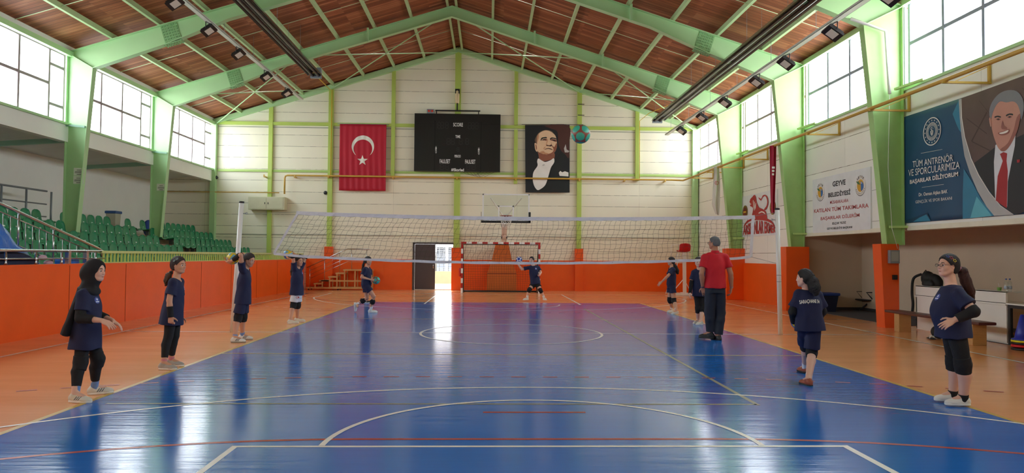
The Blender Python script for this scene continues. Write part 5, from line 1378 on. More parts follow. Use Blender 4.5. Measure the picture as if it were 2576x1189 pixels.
# ---- hanging cloths by the gas pipe
def cloth_strip(name, lab, px, xh, mats_, txt=None):
    """narrow pennant hanging from the pipe, px: zoomless picture points down its left then right edge"""
    t = thing(name, lab, 'pennant', (xh, at(px[0][0], px[0][1], X=xh).y, 4.9))
    b = MB(); n = 14; W2 = 9; vs = []
    for k in (0, 1):
        for i in range(n+1):
            s = i/n
            def along(col):
                pts = px[col::2]; f_ = s*(len(pts)-1); j = min(int(f_), len(pts)-2); a_, c_ = Vector((*pts[j], 0)), Vector((*pts[j+1], 0)); return a_.lerp(c_, f_-j)
            L_, R2 = along(0), along(1)
            yc = at((px[0][0]+px[1][0])/2, px[0][1], X=xh).y
            for j in range(W2+1):
                p_ = L_.lerp(R2, j/W2); g_ = at(p_.x, p_.y, Y=yc); fold = .05*math.sin(j/W2*math.pi*3+s*2)
                vs.append((g_.x, yc+fold+k*.006, g_.z))
    H = (n+1)*(W2+1); fs = []
    for i in range(n):
        for j in range(W2):
            q_ = [i*(W2+1)+j, i*(W2+1)+j+1, (i+1)*(W2+1)+j+1, (i+1)*(W2+1)+j]; fs.append(q_[::-1]); fs.append([H+x_ for x_ in q_])
    b.add(vs, fs, True); b.build('cloth', mats_, t); return t
t1 = cloth_strip('pennant', 'narrow crimson pennant hanging from the gas pipe above the net post', [(1936, 366), (1953, 366), (1938, 430), (1951, 430), (1940, 490), (1948, 490), (1942, 535), (1947, 537)], XG-.04, mat('crimson_cloth', 'A81838', .7))
t2 = cloth_strip('pennant', 'narrow white pennant hanging from the gas pipe beside the net', [(1796, 420), (1809, 416), (1795, 460), (1811, 460), (1792, 515), (1810, 515), (1801, 538), (1808, 541)], XG-.04, mat('white_cloth', 'DAD8D0', .7))
b = MB(); yc = at(1802.5, 420, X=XG-.04).y-.06
c = at(1803, 460, Y=yc); ring(b, c, .06, .075, Vector((1, 0, 0)), UP, Vector((0, -1, 0)), .01); crescent(b, c, .035, Vector((1, 0, 0)), UP, Vector((0, -1, 0)), .01); b.build('round_print', LM[0], t2)
b = MB(); yc = at(1944.5, 366, X=XG-.04).y-.06; p = at(1942, 422, Y=yc); q_ = at(1949, 409, Y=yc)
for i in range(3): 
    z = p.z-.02-.1*i; b.box((p.x, yc, z), (q_.x-.01*i, yc+.004, z+.06))
b.build('white_print', LM[1], t1)
# white downpipe on the nearest green column
b = MB(); b.tube([at(2140, 47, Y=1.42), at(2228, 78, Y=1.42), at(2238, 236, Y=1.42)], .035, 10); b.tube([at(2238, 236, Y=1.42), at(2234, 420, Y=1.42), at(2244, 575, Y=1.42), at(2258, 625, Y=1.42)], .006, 5)
tag(b.build('conduit', m_wht), 'white plastic conduit running down the green column beside the windows', 'conduit')
b = MB(); b.box((8.72, 1.2, 1.83), (XR+.0, 1.3, 5.3), .01); 
# boxes on the pillar
PYy = 1.45
t = thing('meter_box', 'grey electric box on the orange pillar left of the desk', 'electric box', (8.55, PYy, 1.55))
p, q_ = at(2233, 662, Y=PYy), at(2257, 629, Y=PYy); b = MB(); b.box((p.x, PYy-.10, p.z), (q_.x, PYy-.001, q_.z), .008); b.build('box', m_gsteel, t)
b = MB(); b.box((p.x+.03, PYy-.105, p.z+.05), (q_.x-.03, PYy-.10, q_.z-.03)); b.build('door', mat('meter_door_grey', 'A9AEB0', .4), t)
p, q_ = at(2244, 703, Y=PYy), at(2255, 691, Y=PYy); b = MB(); b.box((p.x, PYy-.05, p.z), (q_.x, PYy-.001, q_.z), .006); tag(b.build('switch_box', m_black), 'small black switch box low on the orange pillar', 'switch')

# ================================================================== right side furniture
m_lam = mat('white_laminate', 'EDEBE6', .35, var=.03)
DX = 8.92; ya, yb = 1.25, -1.44
t = thing('reception_desk', 'long white reception desk with raised counter in the side recess', 'desk', (DX+.3, 0, 0))
b = MB(); b.box((DX, yb, .03), (DX+.03, ya, .70)); b.box((DX+.02, yb, .0), (DX+.05, ya, .03)); b.box((DX, ya-.03, .03), (DX+.6, ya, .70)); b.build('front_panel', m_lam, t)
b = MB(); b.box((DX-.02, yb, .70), (DX+.7, ya+.02, .735), .004); b.build('worktop', m_lam, t)
b = MB(); b.box((DX-.01, yb, .745), (DX+.02, ya, .95)); b.box((DX-.01, yb, .93), (DX+.28, ya, .955), .003); b.build('counter', m_lam, t)
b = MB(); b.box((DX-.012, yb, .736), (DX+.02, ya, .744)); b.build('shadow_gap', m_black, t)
t = thing('side_table', 'white table with black steel frame at the right edge', 'table', (DX+.3, -2.3, 0))
b = MB(); b.box((DX-.02, -3.6, .72), (DX+.7, yb-.005, .745), .004); b.build('tabletop', m_lam, t)
b = MB(); b.box((DX, -3.6, .66), (DX+.05, yb-.03, .718)); b.build('apron', m_black, t)
for y in (yb-.09, -3.55):
    for x in (DX, DX+.6): b = MB(); b.box((x, y, 0), (x+.05, y+.055, .66)); b.build('leg', m_black, t)
# backpack
t = thing('backpack', 'black backpack with hanging strap on the far end of the desk', 'backpack', (DX+.2, .95, .96))
late_backpack = t
b = MB(); b.tube([(DX+.1, 1.0, 1.22), (DX+.1, 1.06, 1.29), (DX+.1, 1.13, 1.24)], .01, 6); b.build('handle', mat('black_nylon', '15161A', .7), t)
b = MB(); b.tube(curve([(DX+.1, 1.2, 1.2), (DX-.03, 1.29, 1.1), (DX-.06, 1.30, .8), (DX-.05, 1.285, .55), (DX-.06, 1.30, .34)], 5, False), .028, 8); b.build('strap', mat('black_nylon', '15161A', .7), t)
# bench
t = thing('bench', 'low dark brown wooden bench in front of the white desk', 'bench', (8.3, -.35, 0))
b = MB(); b.box((8.12, -1.83, .375), (8.45, 1.1, .43), .02); b.build('seat', m_brownw, t)
for y in (.62, -1.62): b = MB(); b.box((8.16, y, 0), (8.42, y+.18, .375), .008); b.build('leg', m_wood, t)
# cones
cpos = at(2552, 868, Z=0); cx, cyy = 8.62, -2.2
def cone(name, lab, m, z, grp):
    t = thing(name, lab, 'training cone', (cx, cyy, z), grp)
    b = MB(); b.lathe([(.15, 0), (.15, .02), (.115, .03), (.025, .44), (.015, .445), (.012, .43)], (cx, cyy, z), 28); return t, b
for lab, m, z in (('black training cone at the bottom of the cone stack', m_black, .0), ('red training cone low in the cone stack', mat('cone_red', 'D5202A', .4), .055), ('black training cone in the middle of the cone stack', m_black, .10), ('yellow training cone high in the cone stack', mat('cone_yellow', 'D8D020', .4), .135)):
    b = MB(); b.lathe([(.165, 0), (.165, .03), (.13, .04), (.118, .05), (.118, .0)], (cx, cyy, z), 28); tag(b.build('training_cone', m), lab, 'training cone', 'stack of training cones')
b = MB(); b.lathe([(.16, 0), (.16, .018), (.115, .03), (.10, .12), (.03, .42), (.018, .43), (.0, .432)], (cx, cyy, .17), 28); tag(b.build('training_cone', mat('cone_blue', '2430A8', .35)), 'blue training cone on top of the cone stack', 'training cone', 'stack of training cones')
# bottles, cup, box on the counter
for i, (u, lab) in enumerate(((2531, 'clear plastic water bottle with blue cap on the counter, left one'), (2540.5, 'clear plastic water bottle with blue cap on the counter, right one'))):
    pb_ = at(u, 733.5, Z=.957); y = pb_.y; bxx = pb_.x
    t = thing('water_bottle', lab, 'bottle', (bxx, y, .957), 'water bottles on the counter'); z = .957
    b = MB(); b.lathe([(.028, 0), (.032, .01), (.032, .12), (.029, .13), (.032, .14), (.032, .17), (.014, .205), (.013, .22)], (bxx, y, z), 18); b.build('bottle_body', m_clear, t)
    b = MB(); b.lathe([(.0325, .05), (.0325, .10)], (bxx, y, z), 18); b.build('wrap_label', mat('bottle_label_blue', 'AFC4DA', .5), t)
    b = MB(); b.lathe([(.015, .215), (.015, .235), (.0, .236)], (bxx, y, z), 12); b.build('cap', mat('bottle_cap_blue', '2A4E9A', .4), t)
t = thing('cup', 'small green and white cup with straw on the counter', 'cup', (DX+.1, at(2515, 730, X=DX+.1).y, .957))
b = MB(); y = at(2514, 730, X=DX+.1).y; y = max(y, yb+.06); b.lathe([(.03, 0), (.038, .05), (.04, .06), (.0, .061)], (DX+.1, y, .957), 18); b.build('cup_body', mat('cup_green', '7EB05A', .5), t)
b = MB(); b.tube([(DX+.1, y, 1.0), (DX+.1, y+.02, 1.09)], .003, 5); b.build('straw', m_wht, t)
b = MB(); b.box((DX+.15, -2.5, .747), (DX+.5, -1.72, .86), .02); tag(b.build('black_bag', mat('black_nylon', '15161A', .7)), 'flat black bag on the side table at the right edge', 'bag')
# balls and bag below the bench
def ico_pts():
    g = (1+5**.5)/2; P = []
    for a_ in (-1, 1):
        for c_ in (-g, g): P += [(0, a_, c_), (a_, c_, 0), (c_, 0, a_)]
    return [Vector(p).normalized() for p in P]
ICO = ico_pts()
def ball(name, lab, c, r, kind, mats_, grp=None, rot=0.):
    b = MB(); b.sphere((0, 0, 0), r, 96, 64); Rm = Matrix.Rotation(rot, 3, 'X') @ Matrix.Rotation(rot*1.7+.4, 3, 'Z')
    for i, f in enumerate(b.f):
        p = sum((Vector(b.v[k]) for k in f), Vector())/len(f); p = (Rm @ p).normalized(); d = sorted((-p.dot(q_) for q_ in ICO))
        if kind == 'blob': b.m[i] = 0 if -d[0] > .895 else 1
        elif kind == 'foot': b.m[i] = 0 if (-d[0])-(-d[1]) > .045 else 1
        else:
            ax = max(range(3), key=lambda k: abs(p[k])); o_ = p[(ax+1) % 3]/abs(p[ax]); k_ = min(2, int((o_+1)/2*3)); 
            b.m[i] = [0, 1, 0][k_] if ax == 0 else ([1, 0, 1][k_] if ax == 1 else [0, 2, 0][k_])
            e_ = abs((o_+1)/2*3-round((o_+1)/2*3)); 
            if e_ < .03: b.m[i] = 2
    o = b.build(name, mats_); o.location = c; tag(o, lab, 'ball', grp); return o
m_teal = mat('ball_teal', '3FB6A0', .4); m_rust = mat('ball_rust', '8A4A3C', .45); m_by = mat('ball_yellow', 'E0C020', .4); m_bb = mat('ball_blue', '2E5AA8', .4); m_bw = mat('ball_white', 'E6E8EA', .4); m_bn = mat('ball_navy', '1E3F9C', .4); m_bl = mat('ball_light_blue', '6FB0D0', .4)
ball('football', 'worn white football under the bench', (8.3, -1.38-.12, .11), .11, 'foot', [mat('ball_cream', 'C9C8B4', .5), m_black])
ball('small_ball', 'dark red ball beside the white football under the bench', (8.3, -1.22, .1), .10, 'foot', [mat('ball_dark_red', '8E2430', .5), m_black])
b = MB(); b.sphere((8.22, -.60, .13), (.13, .17, .13), 20, 12); tag(b.build('sports_bag', mat('black_nylon', '15161A', .7)), 'black sports bag under the bench behind the girl with glasses', 'bag')
t = thing('sandal', 'black and white sandal on the floor in front of the bench', 'sandal', (8.0, -.72, 0))
b = MB(); b.sphere((8.0, -.7, .02), (.05, .13, .02), 16, 8); b.build('sole', m_black, t); b = MB(); b.tube([(7.96, -.72, .02), (7.97, -.72, .06), (8.03, -.72, .06), (8.04, -.72, .02)], .014, 6); b.build('strap', m_wht, t)
# waiting chair in recess
wcx, wcy = 9.75, 4.5
p = at(2190, 782, Z=0); wcx, wcy = p.x+.1, p.y
t = thing('waiting_chair', 'black steel waiting chair with armrest in the side recess', 'chair', (wcx, wcy, 0))
def gw(u, v, dy=0): return at(u, v, Y=wcy+dy)
zs = gw(2190, 754).z
b = MB(); b.box((gw(2163, 752).x, wcy-.25, zs-.02), (gw(2218, 752).x, wcy+.28, zs+.02), .01); b.build('seat', m_black, t)
b = MB(); xk = gw(2218, 752).x; b.obox((xk+.04, wcy, zs+.22), (.018, 0, 0), (0, .26, 0), (.05, 0, .22)); b.build('backrest', m_black, t)
for s_ in (-1, 1):
    b = MB(); b.tube([(gw(2184, 752).x, wcy+s_*.28, zs), (gw(2167, 734).x, wcy+s_*.28, gw(2167, 734).z), (gw(2198, 734).x, wcy+s_*.28, gw(2198, 734).z)], .02, 8); b.build('armrest', m_black, t)
xm = gw(2190, 760).x
b = MB(); b.tube([(xm, wcy-.3, zs-.05), (xm, wcy+.4, zs-.05)], .03, 8); b.build('beam', m_black, t)
for dx in (-.32, .30):
    b = MB(); b.tube([(xm+dx, wcy, .03), (xm+dx*.35, wcy, zs-.13), (xm, wcy, zs-.04)], .026, 8); b.build('leg', m_black, t)
# blue bin behind the far girl
p = at(2070, 779, Z=0); bx_, by_ = 9.25, 6.05
t = thing('waste_bin', 'dark navy wheeled bin with blue lid in the side recess', 'bin', (bx_, by_, .006))
b = MB(); x, y, z = bx_, by_, .006
b.add([(x-.18, y-.2, z), (x+.18, y-.2, z), (x+.18, y+.2, z), (x-.18, y+.2, z), (x-.24, y-.26, z+.46), (x+.24, y-.26, z+.46), (x+.24, y+.26, z+.46), (x-.24, y+.26, z+.46)],
      [(0, 3, 2, 1), (4, 5, 6, 7), (0, 1, 5, 4), (1, 2, 6, 5), (2, 3, 7, 6), (3, 0, 4, 7)]); b.build('body', mat('bin_navy', '16203C', .5), t)
b = MB(); b.box((x-.3, y-.3, z+.46), (x+.28, y+.3, z+.54), .03); b.build('lid', mat('bin_lid_blue', '1C3F8E', .45), t)
# flying ball
p = at(1461, 337, Y=-2.2); 
FB_R = .108
dist = FPX*FB_R/24.0
dirv = (at(1461, 337, Y=0)-Vector(CAM)).normalized(); fc = Vector(CAM)+dirv*(dist/ (dirv.dot(Vector(_f))))
ball('handball', 'teal and rust ball flying in the air right of the portrait banner', fc, FB_R, 'blob', [m_teal, m_rust], rot=.6)
# ================================================================== people
# Bodies, clothes and hair are grown as smooth implicit surfaces round a posed skeleton.
class Field:
    def __init__(s): s.p = []; s.cuts = []
    def rc(s, a, b, ra, rb, k=.02, cut=None, sub=False): s.p.append(('rc', np.array(a, float), np.array(b, float), ra, rb, k, cut, sub)); return s
    def el(s, c, r, ax=None, k=.02, sub=False): s.p.append(('el', np.array(c, float), np.array(r, float), np.eye(3) if ax is None else np.array(ax, float), 0, k, None, sub)); return s
    def ec(s, a, b, ra, rb, lat, k=.02): s.p.append(('ec', np.array(a, float), np.array(b, float), ra, rb, k, np.array(lat, float), False)); return s
    def pf(s, a, b, ts, ra, rb, lat, k=.02): s.p.append(('pf', np.array(a, float), np.array(b, float), np.array(ra, float), np.array(rb, float), k, (np.array(lat, float), np.array(ts, float)), False)); return s
    def plane(s, o, n): s.cuts.append((np.array(o, float), np.array(n, float)/np.linalg.norm(n))); return s
    def bounds(s):
        lo = np.full(3, 1e9); hi = -lo
        for q in s.p:
            if q[7]: continue
            if q[0] == 'el': r = max(q[2]); lo = np.minimum(lo, q[1]-r); hi = np.maximum(hi, q[1]+r)
            else:
                r = max(np.max(q[3]), np.max(q[4])); lo = np.minimum(lo, np.minimum(q[1], q[2])-r); hi = np.maximum(hi, np.maximum(q[1], q[2])+r)
        return lo, hi
    def mesh(s, h, wob=0., wf=30., seed=0, flow=None):
        lo, hi = s.bounds(); lo = lo-3*h-.01; hi = hi+3*h+.01
        n = np.ceil((hi-lo)/h).astype(int)+1
        ax = [lo[i]+h*np.arange(n[i]) for i in range(3)]
        F = np.full(n, .08, np.float32)
        for kind, a, b, ra, rb, k, ex, sub in s.p:
            if kind == 'el': r = max(b); l_, h_ = a-r, a+r
            else: r = max(np.max(ra), np.max(rb)); l_, h_ = np.minimum(a, b)-r, np.maximum(a, b)+r
            m = k+3*h+.02
            i0 = np.clip(np.floor((l_-m-lo)/h).astype(int), 0, n-1); i1 = np.clip(np.ceil((h_+m-lo)/h).astype(int)+1, 1, n)
            X = ax[0][i0[0]:i1[0], None, None]; Y = ax[1][None, i0[1]:i1[1], None]; Z = ax[2][None, None, i0[2]:i1[2]]
            sl = (slice(i0[0], i1[0]), slice(i0[1], i1[1]), slice(i0[2], i1[2])); S = F[sl]
            if kind == 'el':
                A = ra; px, py, pz = X-a[0], Y-a[1], Z-a[2]
                q = [(A[i][0]*px+A[i][1]*py+A[i][2]*pz) for i in range(3)]
                k0 = np.sqrt(sum((q[i]/b[i])**2 for i in range(3)))+1e-9; k1 = np.sqrt(sum((q[i]/b[i]**2)**2 for i in range(3)))+1e-9
                d = k0*(k0-1)/k1
            else:
                ba = b-a; L2 = ba@ba+1e-12; px, py, pz = X-a[0], Y-a[1], Z-a[2]
                t_ = (px*ba[0]+py*ba[1]+pz*ba[2])/L2; t = np.clip(t_, 0, 1)
                dx, dy, dz = px-ba[0]*t, py-ba[1]*t, pz-ba[2]*t
                if kind == 'pf':
                    u = ba/math.sqrt(L2); lt, ts = ex; lat = lt-u*(lt@u); lat /= np.linalg.norm(lat); fw = np.cross(lat, u)
                    dx, dy, dz = px-ba[0]*t_, py-ba[1]*t_, pz-ba[2]*t_
                    l = dx*lat[0]+dy*lat[1]+dz*lat[2]; f = dx*fw[0]+dy*fw[1]+dz*fw[2]
                    tt = np.linspace(ts[0], ts[-1], 60); sm = lambda v: np.convolve(np.pad(np.interp(tt, ts, v), 6, 'edge'), np.hanning(15)[1:-1]/np.hanning(15).sum(), 'valid')
                    r0 = np.interp(t_, tt, sm(ra)); r1 = np.interp(t_, tt, sm(rb))
                    k0 = np.sqrt((l/r0)**2+(f/r1)**2)+1e-9; k1 = np.sqrt((l/r0**2)**2+(f/r1**2)**2)+1e-9
                    L = math.sqrt(L2); d = np.maximum(k0*(k0-1)/k1, np.maximum(-t_*L, (t_-1)*L))
                elif kind == 'rc':
                    d = np.sqrt(dx*dx+dy*dy+dz*dz)-(ra+(rb-ra)*t)
                    if ex is not None:
                        L = math.sqrt(L2)
                        if ex in ('b', 'ab'): d = np.maximum(d, (t_-1)*L)
                        if ex in ('a', 'ab'): d = np.maximum(d, -t_*L)
                else:
                    u = ba/math.sqrt(L2); lat = ex-u*(ex@u); lat /= np.linalg.norm(lat); fw = np.cross(lat, u)
                    dx, dy, dz = px-ba[0]*t_, py-ba[1]*t_, pz-ba[2]*t_
                    l = dx*lat[0]+dy*lat[1]+dz*lat[2]; f = dx*fw[0]+dy*fw[1]+dz*fw[2]
                    r0 = ra[0]+(rb[0]-ra[0])*t; r1 = ra[1]+(rb[1]-ra[1])*t
                    k0 = np.sqrt((l/r0)**2+(f/r1)**2)+1e-9; k1 = np.sqrt((l/r0**2)**2+(f/r1**2)**2)+1e-9
                    d = np.maximum(k0*(k0-1)/k1, np.abs(t_-.5)*math.sqrt(L2)-.5*math.sqrt(L2))
            d = d.astype(np.float32)
            if sub:
                d = -d; hh = np.clip(.5-.5*(S-d)/k, 0, 1); F[sl] = d*hh+S*(1-hh)+k*hh*(1-hh)
            else:
                hh = np.clip(.5+.5*(S-d)/k, 0, 1); F[sl] = d*hh+S*(1-hh)-k*hh*(1-hh)
        X, Y, Z = ax[0][:, None, None], ax[1][None, :, None], ax[2][None, None, :]
        if wob:
            c = (lo+hi)/2; X_, Y_, Z_ = X-c[0], Y-c[1], Z-c[2]; a = wf
            W_ = np.sin(a*(X_*.9+Y_*.7)+1.7*np.sin(a*.33*Z_+seed))*.6+np.sin(a*1.7*(Y_*.8-X_*.6)+.5*a*Z_+seed*2+1.3*np.sin(a*.5*Z_))*.4
            F += (wob*W_).astype(np.float32)
        if flow is not None: F += flow(X, Y, Z).astype(np.float32)
        for o, nn in s.cuts:
            F = np.maximum(F, ((X-o[0])*nn[0]+(Y-o[1])*nn[1]+(Z-o[2])*nn[2]).astype(np.float32))
        F[0] = F[-1] = .05; F[:, 0] = F[:, -1] = .05; F[:, :, 0] = F[:, :, -1] = .05
        return nets(F, lo, h)
def nets(F, lo, h):
    ins = F < 0; n = F.shape
    c = [ins[i:n[0]-1+i, j:n[1]-1+j, k:n[2]-1+k] for i in (0, 1) for j in (0, 1) for k in (0, 1)]
    s = sum(x.astype(np.uint8) for x in c); act = (s > 0) & (s < 8)
    I, J, K = np.nonzero(act); idx = np.full(act.shape, -1, np.int64); idx[I, J, K] = np.arange(len(I))
    pos = np.zeros((len(I), 3)); cnt = np.zeros(len(I))
    off = [(i, j, k) for i in (0, 1) for j in (0, 1) for k in (0, 1)]
    V = [F[I+o[0], J+o[1], K+o[2]] for o in off]
    for a in range(8):
        for b in range(a+1, 8):
            d = [off[b][i]-off[a][i] for i in range(3)]
            if sum(abs(x) for x in d) != 1: continue
            m = (V[a] < 0) != (V[b] < 0); t = np.where(m, V[a]/np.where(m, V[a]-V[b], 1), 0)
            for i in range(3): pos[:, i] += np.where(m, off[a][i]+d[i]*t, 0)
            cnt += m
    pos = pos/cnt[:, None]+np.stack([I, J, K], 1); pos = pos*h+lo
    Q = []
    for axis in range(3):
        a = ins[tuple(slice(0, n[i]-1) if i == axis else slice(0, n[i]) for i in range(3))]
        b = ins[tuple(slice(1, n[i]) if i == axis else slice(0, n[i]) for i in range(3))]
        e = np.nonzero(a != b); sgn = a[e]; E = np.stack(e, 1)
        o1, o2 = [(1, 2), (2, 0), (0, 1)][axis]
        ok = (E[:, o1] > 0) & (E[:, o2] > 0) & (E[:, o1] < n[o1]-1) & (E[:, o2] < n[o2]-1); E = E[ok]; sgn = sgn[ok]
        def cell(d1, d2):
            G = E.copy(); G[:, o1] -= d1; G[:, o2] -= d2; return idx[G[:, 0], G[:, 1], G[:, 2]]
        q = np.stack([cell(1, 1), cell(0, 1), cell(0, 0), cell(1, 0)], 1); q[~sgn] = q[~sgn][:, ::-1]; Q.append(q)
    Q = np.concatenate(Q); Q = Q[(Q >= 0).all(1)]
    # light relaxation
    return pos, Q
def relax(P, Q, it=1, lam=.5):
    for _ in range(it):
        acc = np.zeros_like(P); cn = np.zeros(len(P))
        for a in range(4):
            for b in ((a+1) % 4, (a+3) % 4):
                np.add.at(acc, Q[:, a], P[Q[:, b]]); np.add.at(cn, Q[:, a], 1)
        P = P*(1-lam)+lam*acc/np.maximum(cn, 1)[:, None]
    return P
def emit(name, PQ, mats, parent, sel=None, it=1):
    P, Q = PQ; P = relax(P, Q, it)
    me = bpy.data.meshes.new(name); me.vertices.add(len(P)); me.vertices.foreach_set('co', P.astype(np.float32).ravel())
    me.loops.add(len(Q)*4); me.loops.foreach_set('vertex_index', Q.astype(np.int32).ravel())
    me.polygons.add(len(Q)); me.polygons.foreach_set('loop_start', np.arange(0, len(Q)*4, 4, dtype=np.int32))
    if not isinstance(mats, (list, tuple)): mats = [mats]
    for m in mats: me.materials.append(m)
    if sel is not None: me.polygons.foreach_set('material_index', sel(P[Q].mean(1)).astype(np.int32))
    me.polygons.foreach_set('use_smooth', np.ones(len(Q), bool)); me.update(calc_edges=True); me.validate()
    o = bpy.data.objects.new(name, me); COL.objects.link(o)
    if parent is not None: o.parent = parent; o.matrix_parent_inverse = Matrix.Translation(-parent.location)
    return o

m_skin = mat('skin', 'D09A7C', .55, var=.05, scale=6); m_skin.node_tree.nodes['Principled BSDF'].inputs['Subsurface Weight'].default_value = .08
m_skin2 = mat('pale_skin', 'DDAE98', .55, var=.05, scale=6)
m_skin3 = mat('tanned_skin', 'B87E60', .55, var=.05, scale=6)
m_lip = mat('lips', 'C4826F', .45); m_brow = mat('eyebrow_hair', '3A2820', .8); m_eye = mat('eye_white', 'E6E2DE', .2); m_iris = mat('iris', '2A1A12', .2)
m_navy = mat('navy_jersey', '171D42', .8, var=.12, scale=5, bump=.25, bscale=220)
m_navy2 = mat('navy_shorts', '161B40', .75, var=.1, scale=5)
m_blk = mat('black_knit', '151416', .85, var=.1, scale=8, bump=.2, bscale=160)
m_hijab = mat('black_scarf', '18161A', .85, var=.1, scale=6)
m_redp = mat('red_polo', 'C80F22', .75, var=.08, scale=6, bump=.2, bscale=220)
m_trk = mat('dark_slate_trousers', '1C2230', .75, var=.1, scale=4)
m_sock = mat('white_sock', 'E6E6E6', .85); m_sockb = mat('blue_sock', '6E8CC0', .85, var=.15, scale=40)
m_shw = mat('white_shoe', 'DEDCD6', .5, var=.06, scale=10); m_shg = mat('grey_shoe', 'A9A198', .6, var=.12, scale=14); m_shc = mat('cream_shoe', 'D6CFBF', .55, var=.08, scale=12)
m_shk = mat('black_shoe', '17171A', .5); m_shr = mat('rust_shoe', '9A4A30', .55, var=.15, scale=12)
m_solew = mat('white_sole', 'E4E0D8', .5); m_soleg = mat('grey_sole', '9E9A90', .6); m_solek = mat('black_sole', '1E1E1E', .6)
def hair_mat(name, c0):
    m = mat(name, c0, .45, var=.6, scale=9, bump=.7, bscale=60, stretch=(14, 14, 1.5)); return m
m_hd = hair_mat('dark_brown_hair', '33221C'); m_hm = hair_mat('brown_hair', '5A3E2E'); m_hk = hair_mat('black_hair', '1C1618'); m_hg = hair_mat('grey_hair', '6C6E72')

def U(v): v = np.array(v, float); return v/np.linalg.norm(v)
def hand(F, w, d, n, s, sc, curl=.5, spread=.12, thumb=.5, k=.004, flat=False):
    """hand from wrist w pointing d, palm facing n, thumb side s"""
    d = U(d); n = U(np.array(n)-d*np.dot(n, d)); s_ = np.cross(d, n); s_ = s_ if s_@np.array(s) > 0 else -s_
    pal = .078*sc; offs = [.027, .009, -.009, -.026]; fl = [.92, 1.0, .94, .76]; spr = [1, .3, -.35, -1]
    wc = w+d*.01*sc
    for i in range(4):
        kn = w+d*pal*(.98 if i < 3 else .92)+s_*offs[i]*sc
        F.rc(wc+s_*offs[i]*.55*sc, kn, .0125*sc, .0105*sc, .012*sc)
    F.el(w+d*.045*sc+n*.004*sc, (.040*sc, .034*sc, .013*sc), [d, s_, n], .012*sc)
    for i in range(4):
        p = w+d*pal*(.98 if i < 3 else .92)+s_*offs[i]*sc; dr = U(d+s_*spread*spr[i]); seg = [.038, .024, .019]; r = [.0088, .0078, .0070, .0060]
        ang = 0
        for j in range(3):
            ang += curl*(.8 if j == 0 else 1.0)*(1+.12*i); e = dr*math.cos(ang)+n*math.sin(ang); q = p+e*seg[j]*fl[i]*sc
            F.rc(p, q, r[j]*sc, r[j+1]*sc, k); p = q
    p = w+d*.014*sc+s_*.020*sc; e = U(d*.55+s_*.85+n*.25); q = p+e*.040*sc; F.rc(p, q, .0135*sc, .0105*sc, .010*sc)
    e = U(d*.8+s_*.5+n*(.2+thumb*.6)); q2 = q+e*.030*sc; F.rc(q, q2, .0102*sc, .0088*sc, k)
    e = U(d*.95+s_*.1+n*(.2+thumb)); q3 = q2+e*.024*sc; F.rc(q2, q3, .0088*sc, .0066*sc, k)
    return s_
def head(F, c, hf, hu, sc, nose=1.):
    hl = np.cross(hu, hf); A = [hf, hl, hu]
    def P(x, y, z): return c+(hf*x+hl*y+hu*z)*sc
    F.el(P(-.010, 0, .026), (.094*sc, .074*sc, .092*sc), A, .02)
    F.el(P(.022, 0, -.040), (.066*sc, .055*sc, .070*sc), A, .03)
    F.rc(P(.058, .012, -.088), P(.058, -.012, -.088), .020*sc, .020*sc, .025)
    for s in (1, -1):
        F.el(P(.048, s*.032, -.028), (.032*sc, .026*sc, .028*sc), A, .02)
        F.rc(P(.078, s*.014, .024), P(.066, s*.044, .024), .011*sc, .010*sc, .012)
        F.rc(P(.0, s*.055, -.045), P(.045, s*.030, -.082), .020*sc, .016*sc, .02)
    F.rc(P(.083, 0, .018), P(.0955*nose, 0, -.026), .0080*sc, .0120*sc, .012)
    for s in (1, -1): F.el(P(.092, s*.010, -.030), (.010*sc, .008*sc, .008*sc), A, .006)
    for s in (1, -1): F.rc(P(.0965, s*.022, .002), P(.089, s*.044, .001), .0115*sc, .010*sc, .010, sub=True)
    F.el(P(.082, 0, -.054), (.012*sc, .020*sc, .006*sc), A, .005); F.el(P(.080, 0, -.0645), (.012*sc, .017*sc, .006*sc), A, .005)
    for s in (1, -1):
        F.el(P(-.004, s*.073, -.006), (.019*sc, .008*sc, .030*sc), A, .006); F.el(P(.003, s*.083, -.002), (.010*sc, .007*sc, .017*sc), A, .004, sub=True)
    return P, hl
def polyline_cover(F, pts, rad, a, b, inf, k=.015):
    """limb cover between parameters a and b along joints pts"""
    def at_(t): i = min(int(t), len(pts)-2); f = t-i; return pts[i]*(1-f)+pts[i+1]*f, rad[i]*(1-f)+rad[i+1]*f
    ks = [a]+[t for t in (1, 2) if a < t < b]+[b]
    for t0, t1 in zip(ks[:-1], ks[1:]):
        p, r = at_(t0); q, r2 = at_(t1-1e-6); F.rc(p, q, r+inf, r2+inf, k)
    p, _ = at_(a); q, _ = at_(a+.02); F.plane(p, p-q)
    p, _ = at_(b-.001); q, _ = at_(b-.02); F.plane(p, p-q)

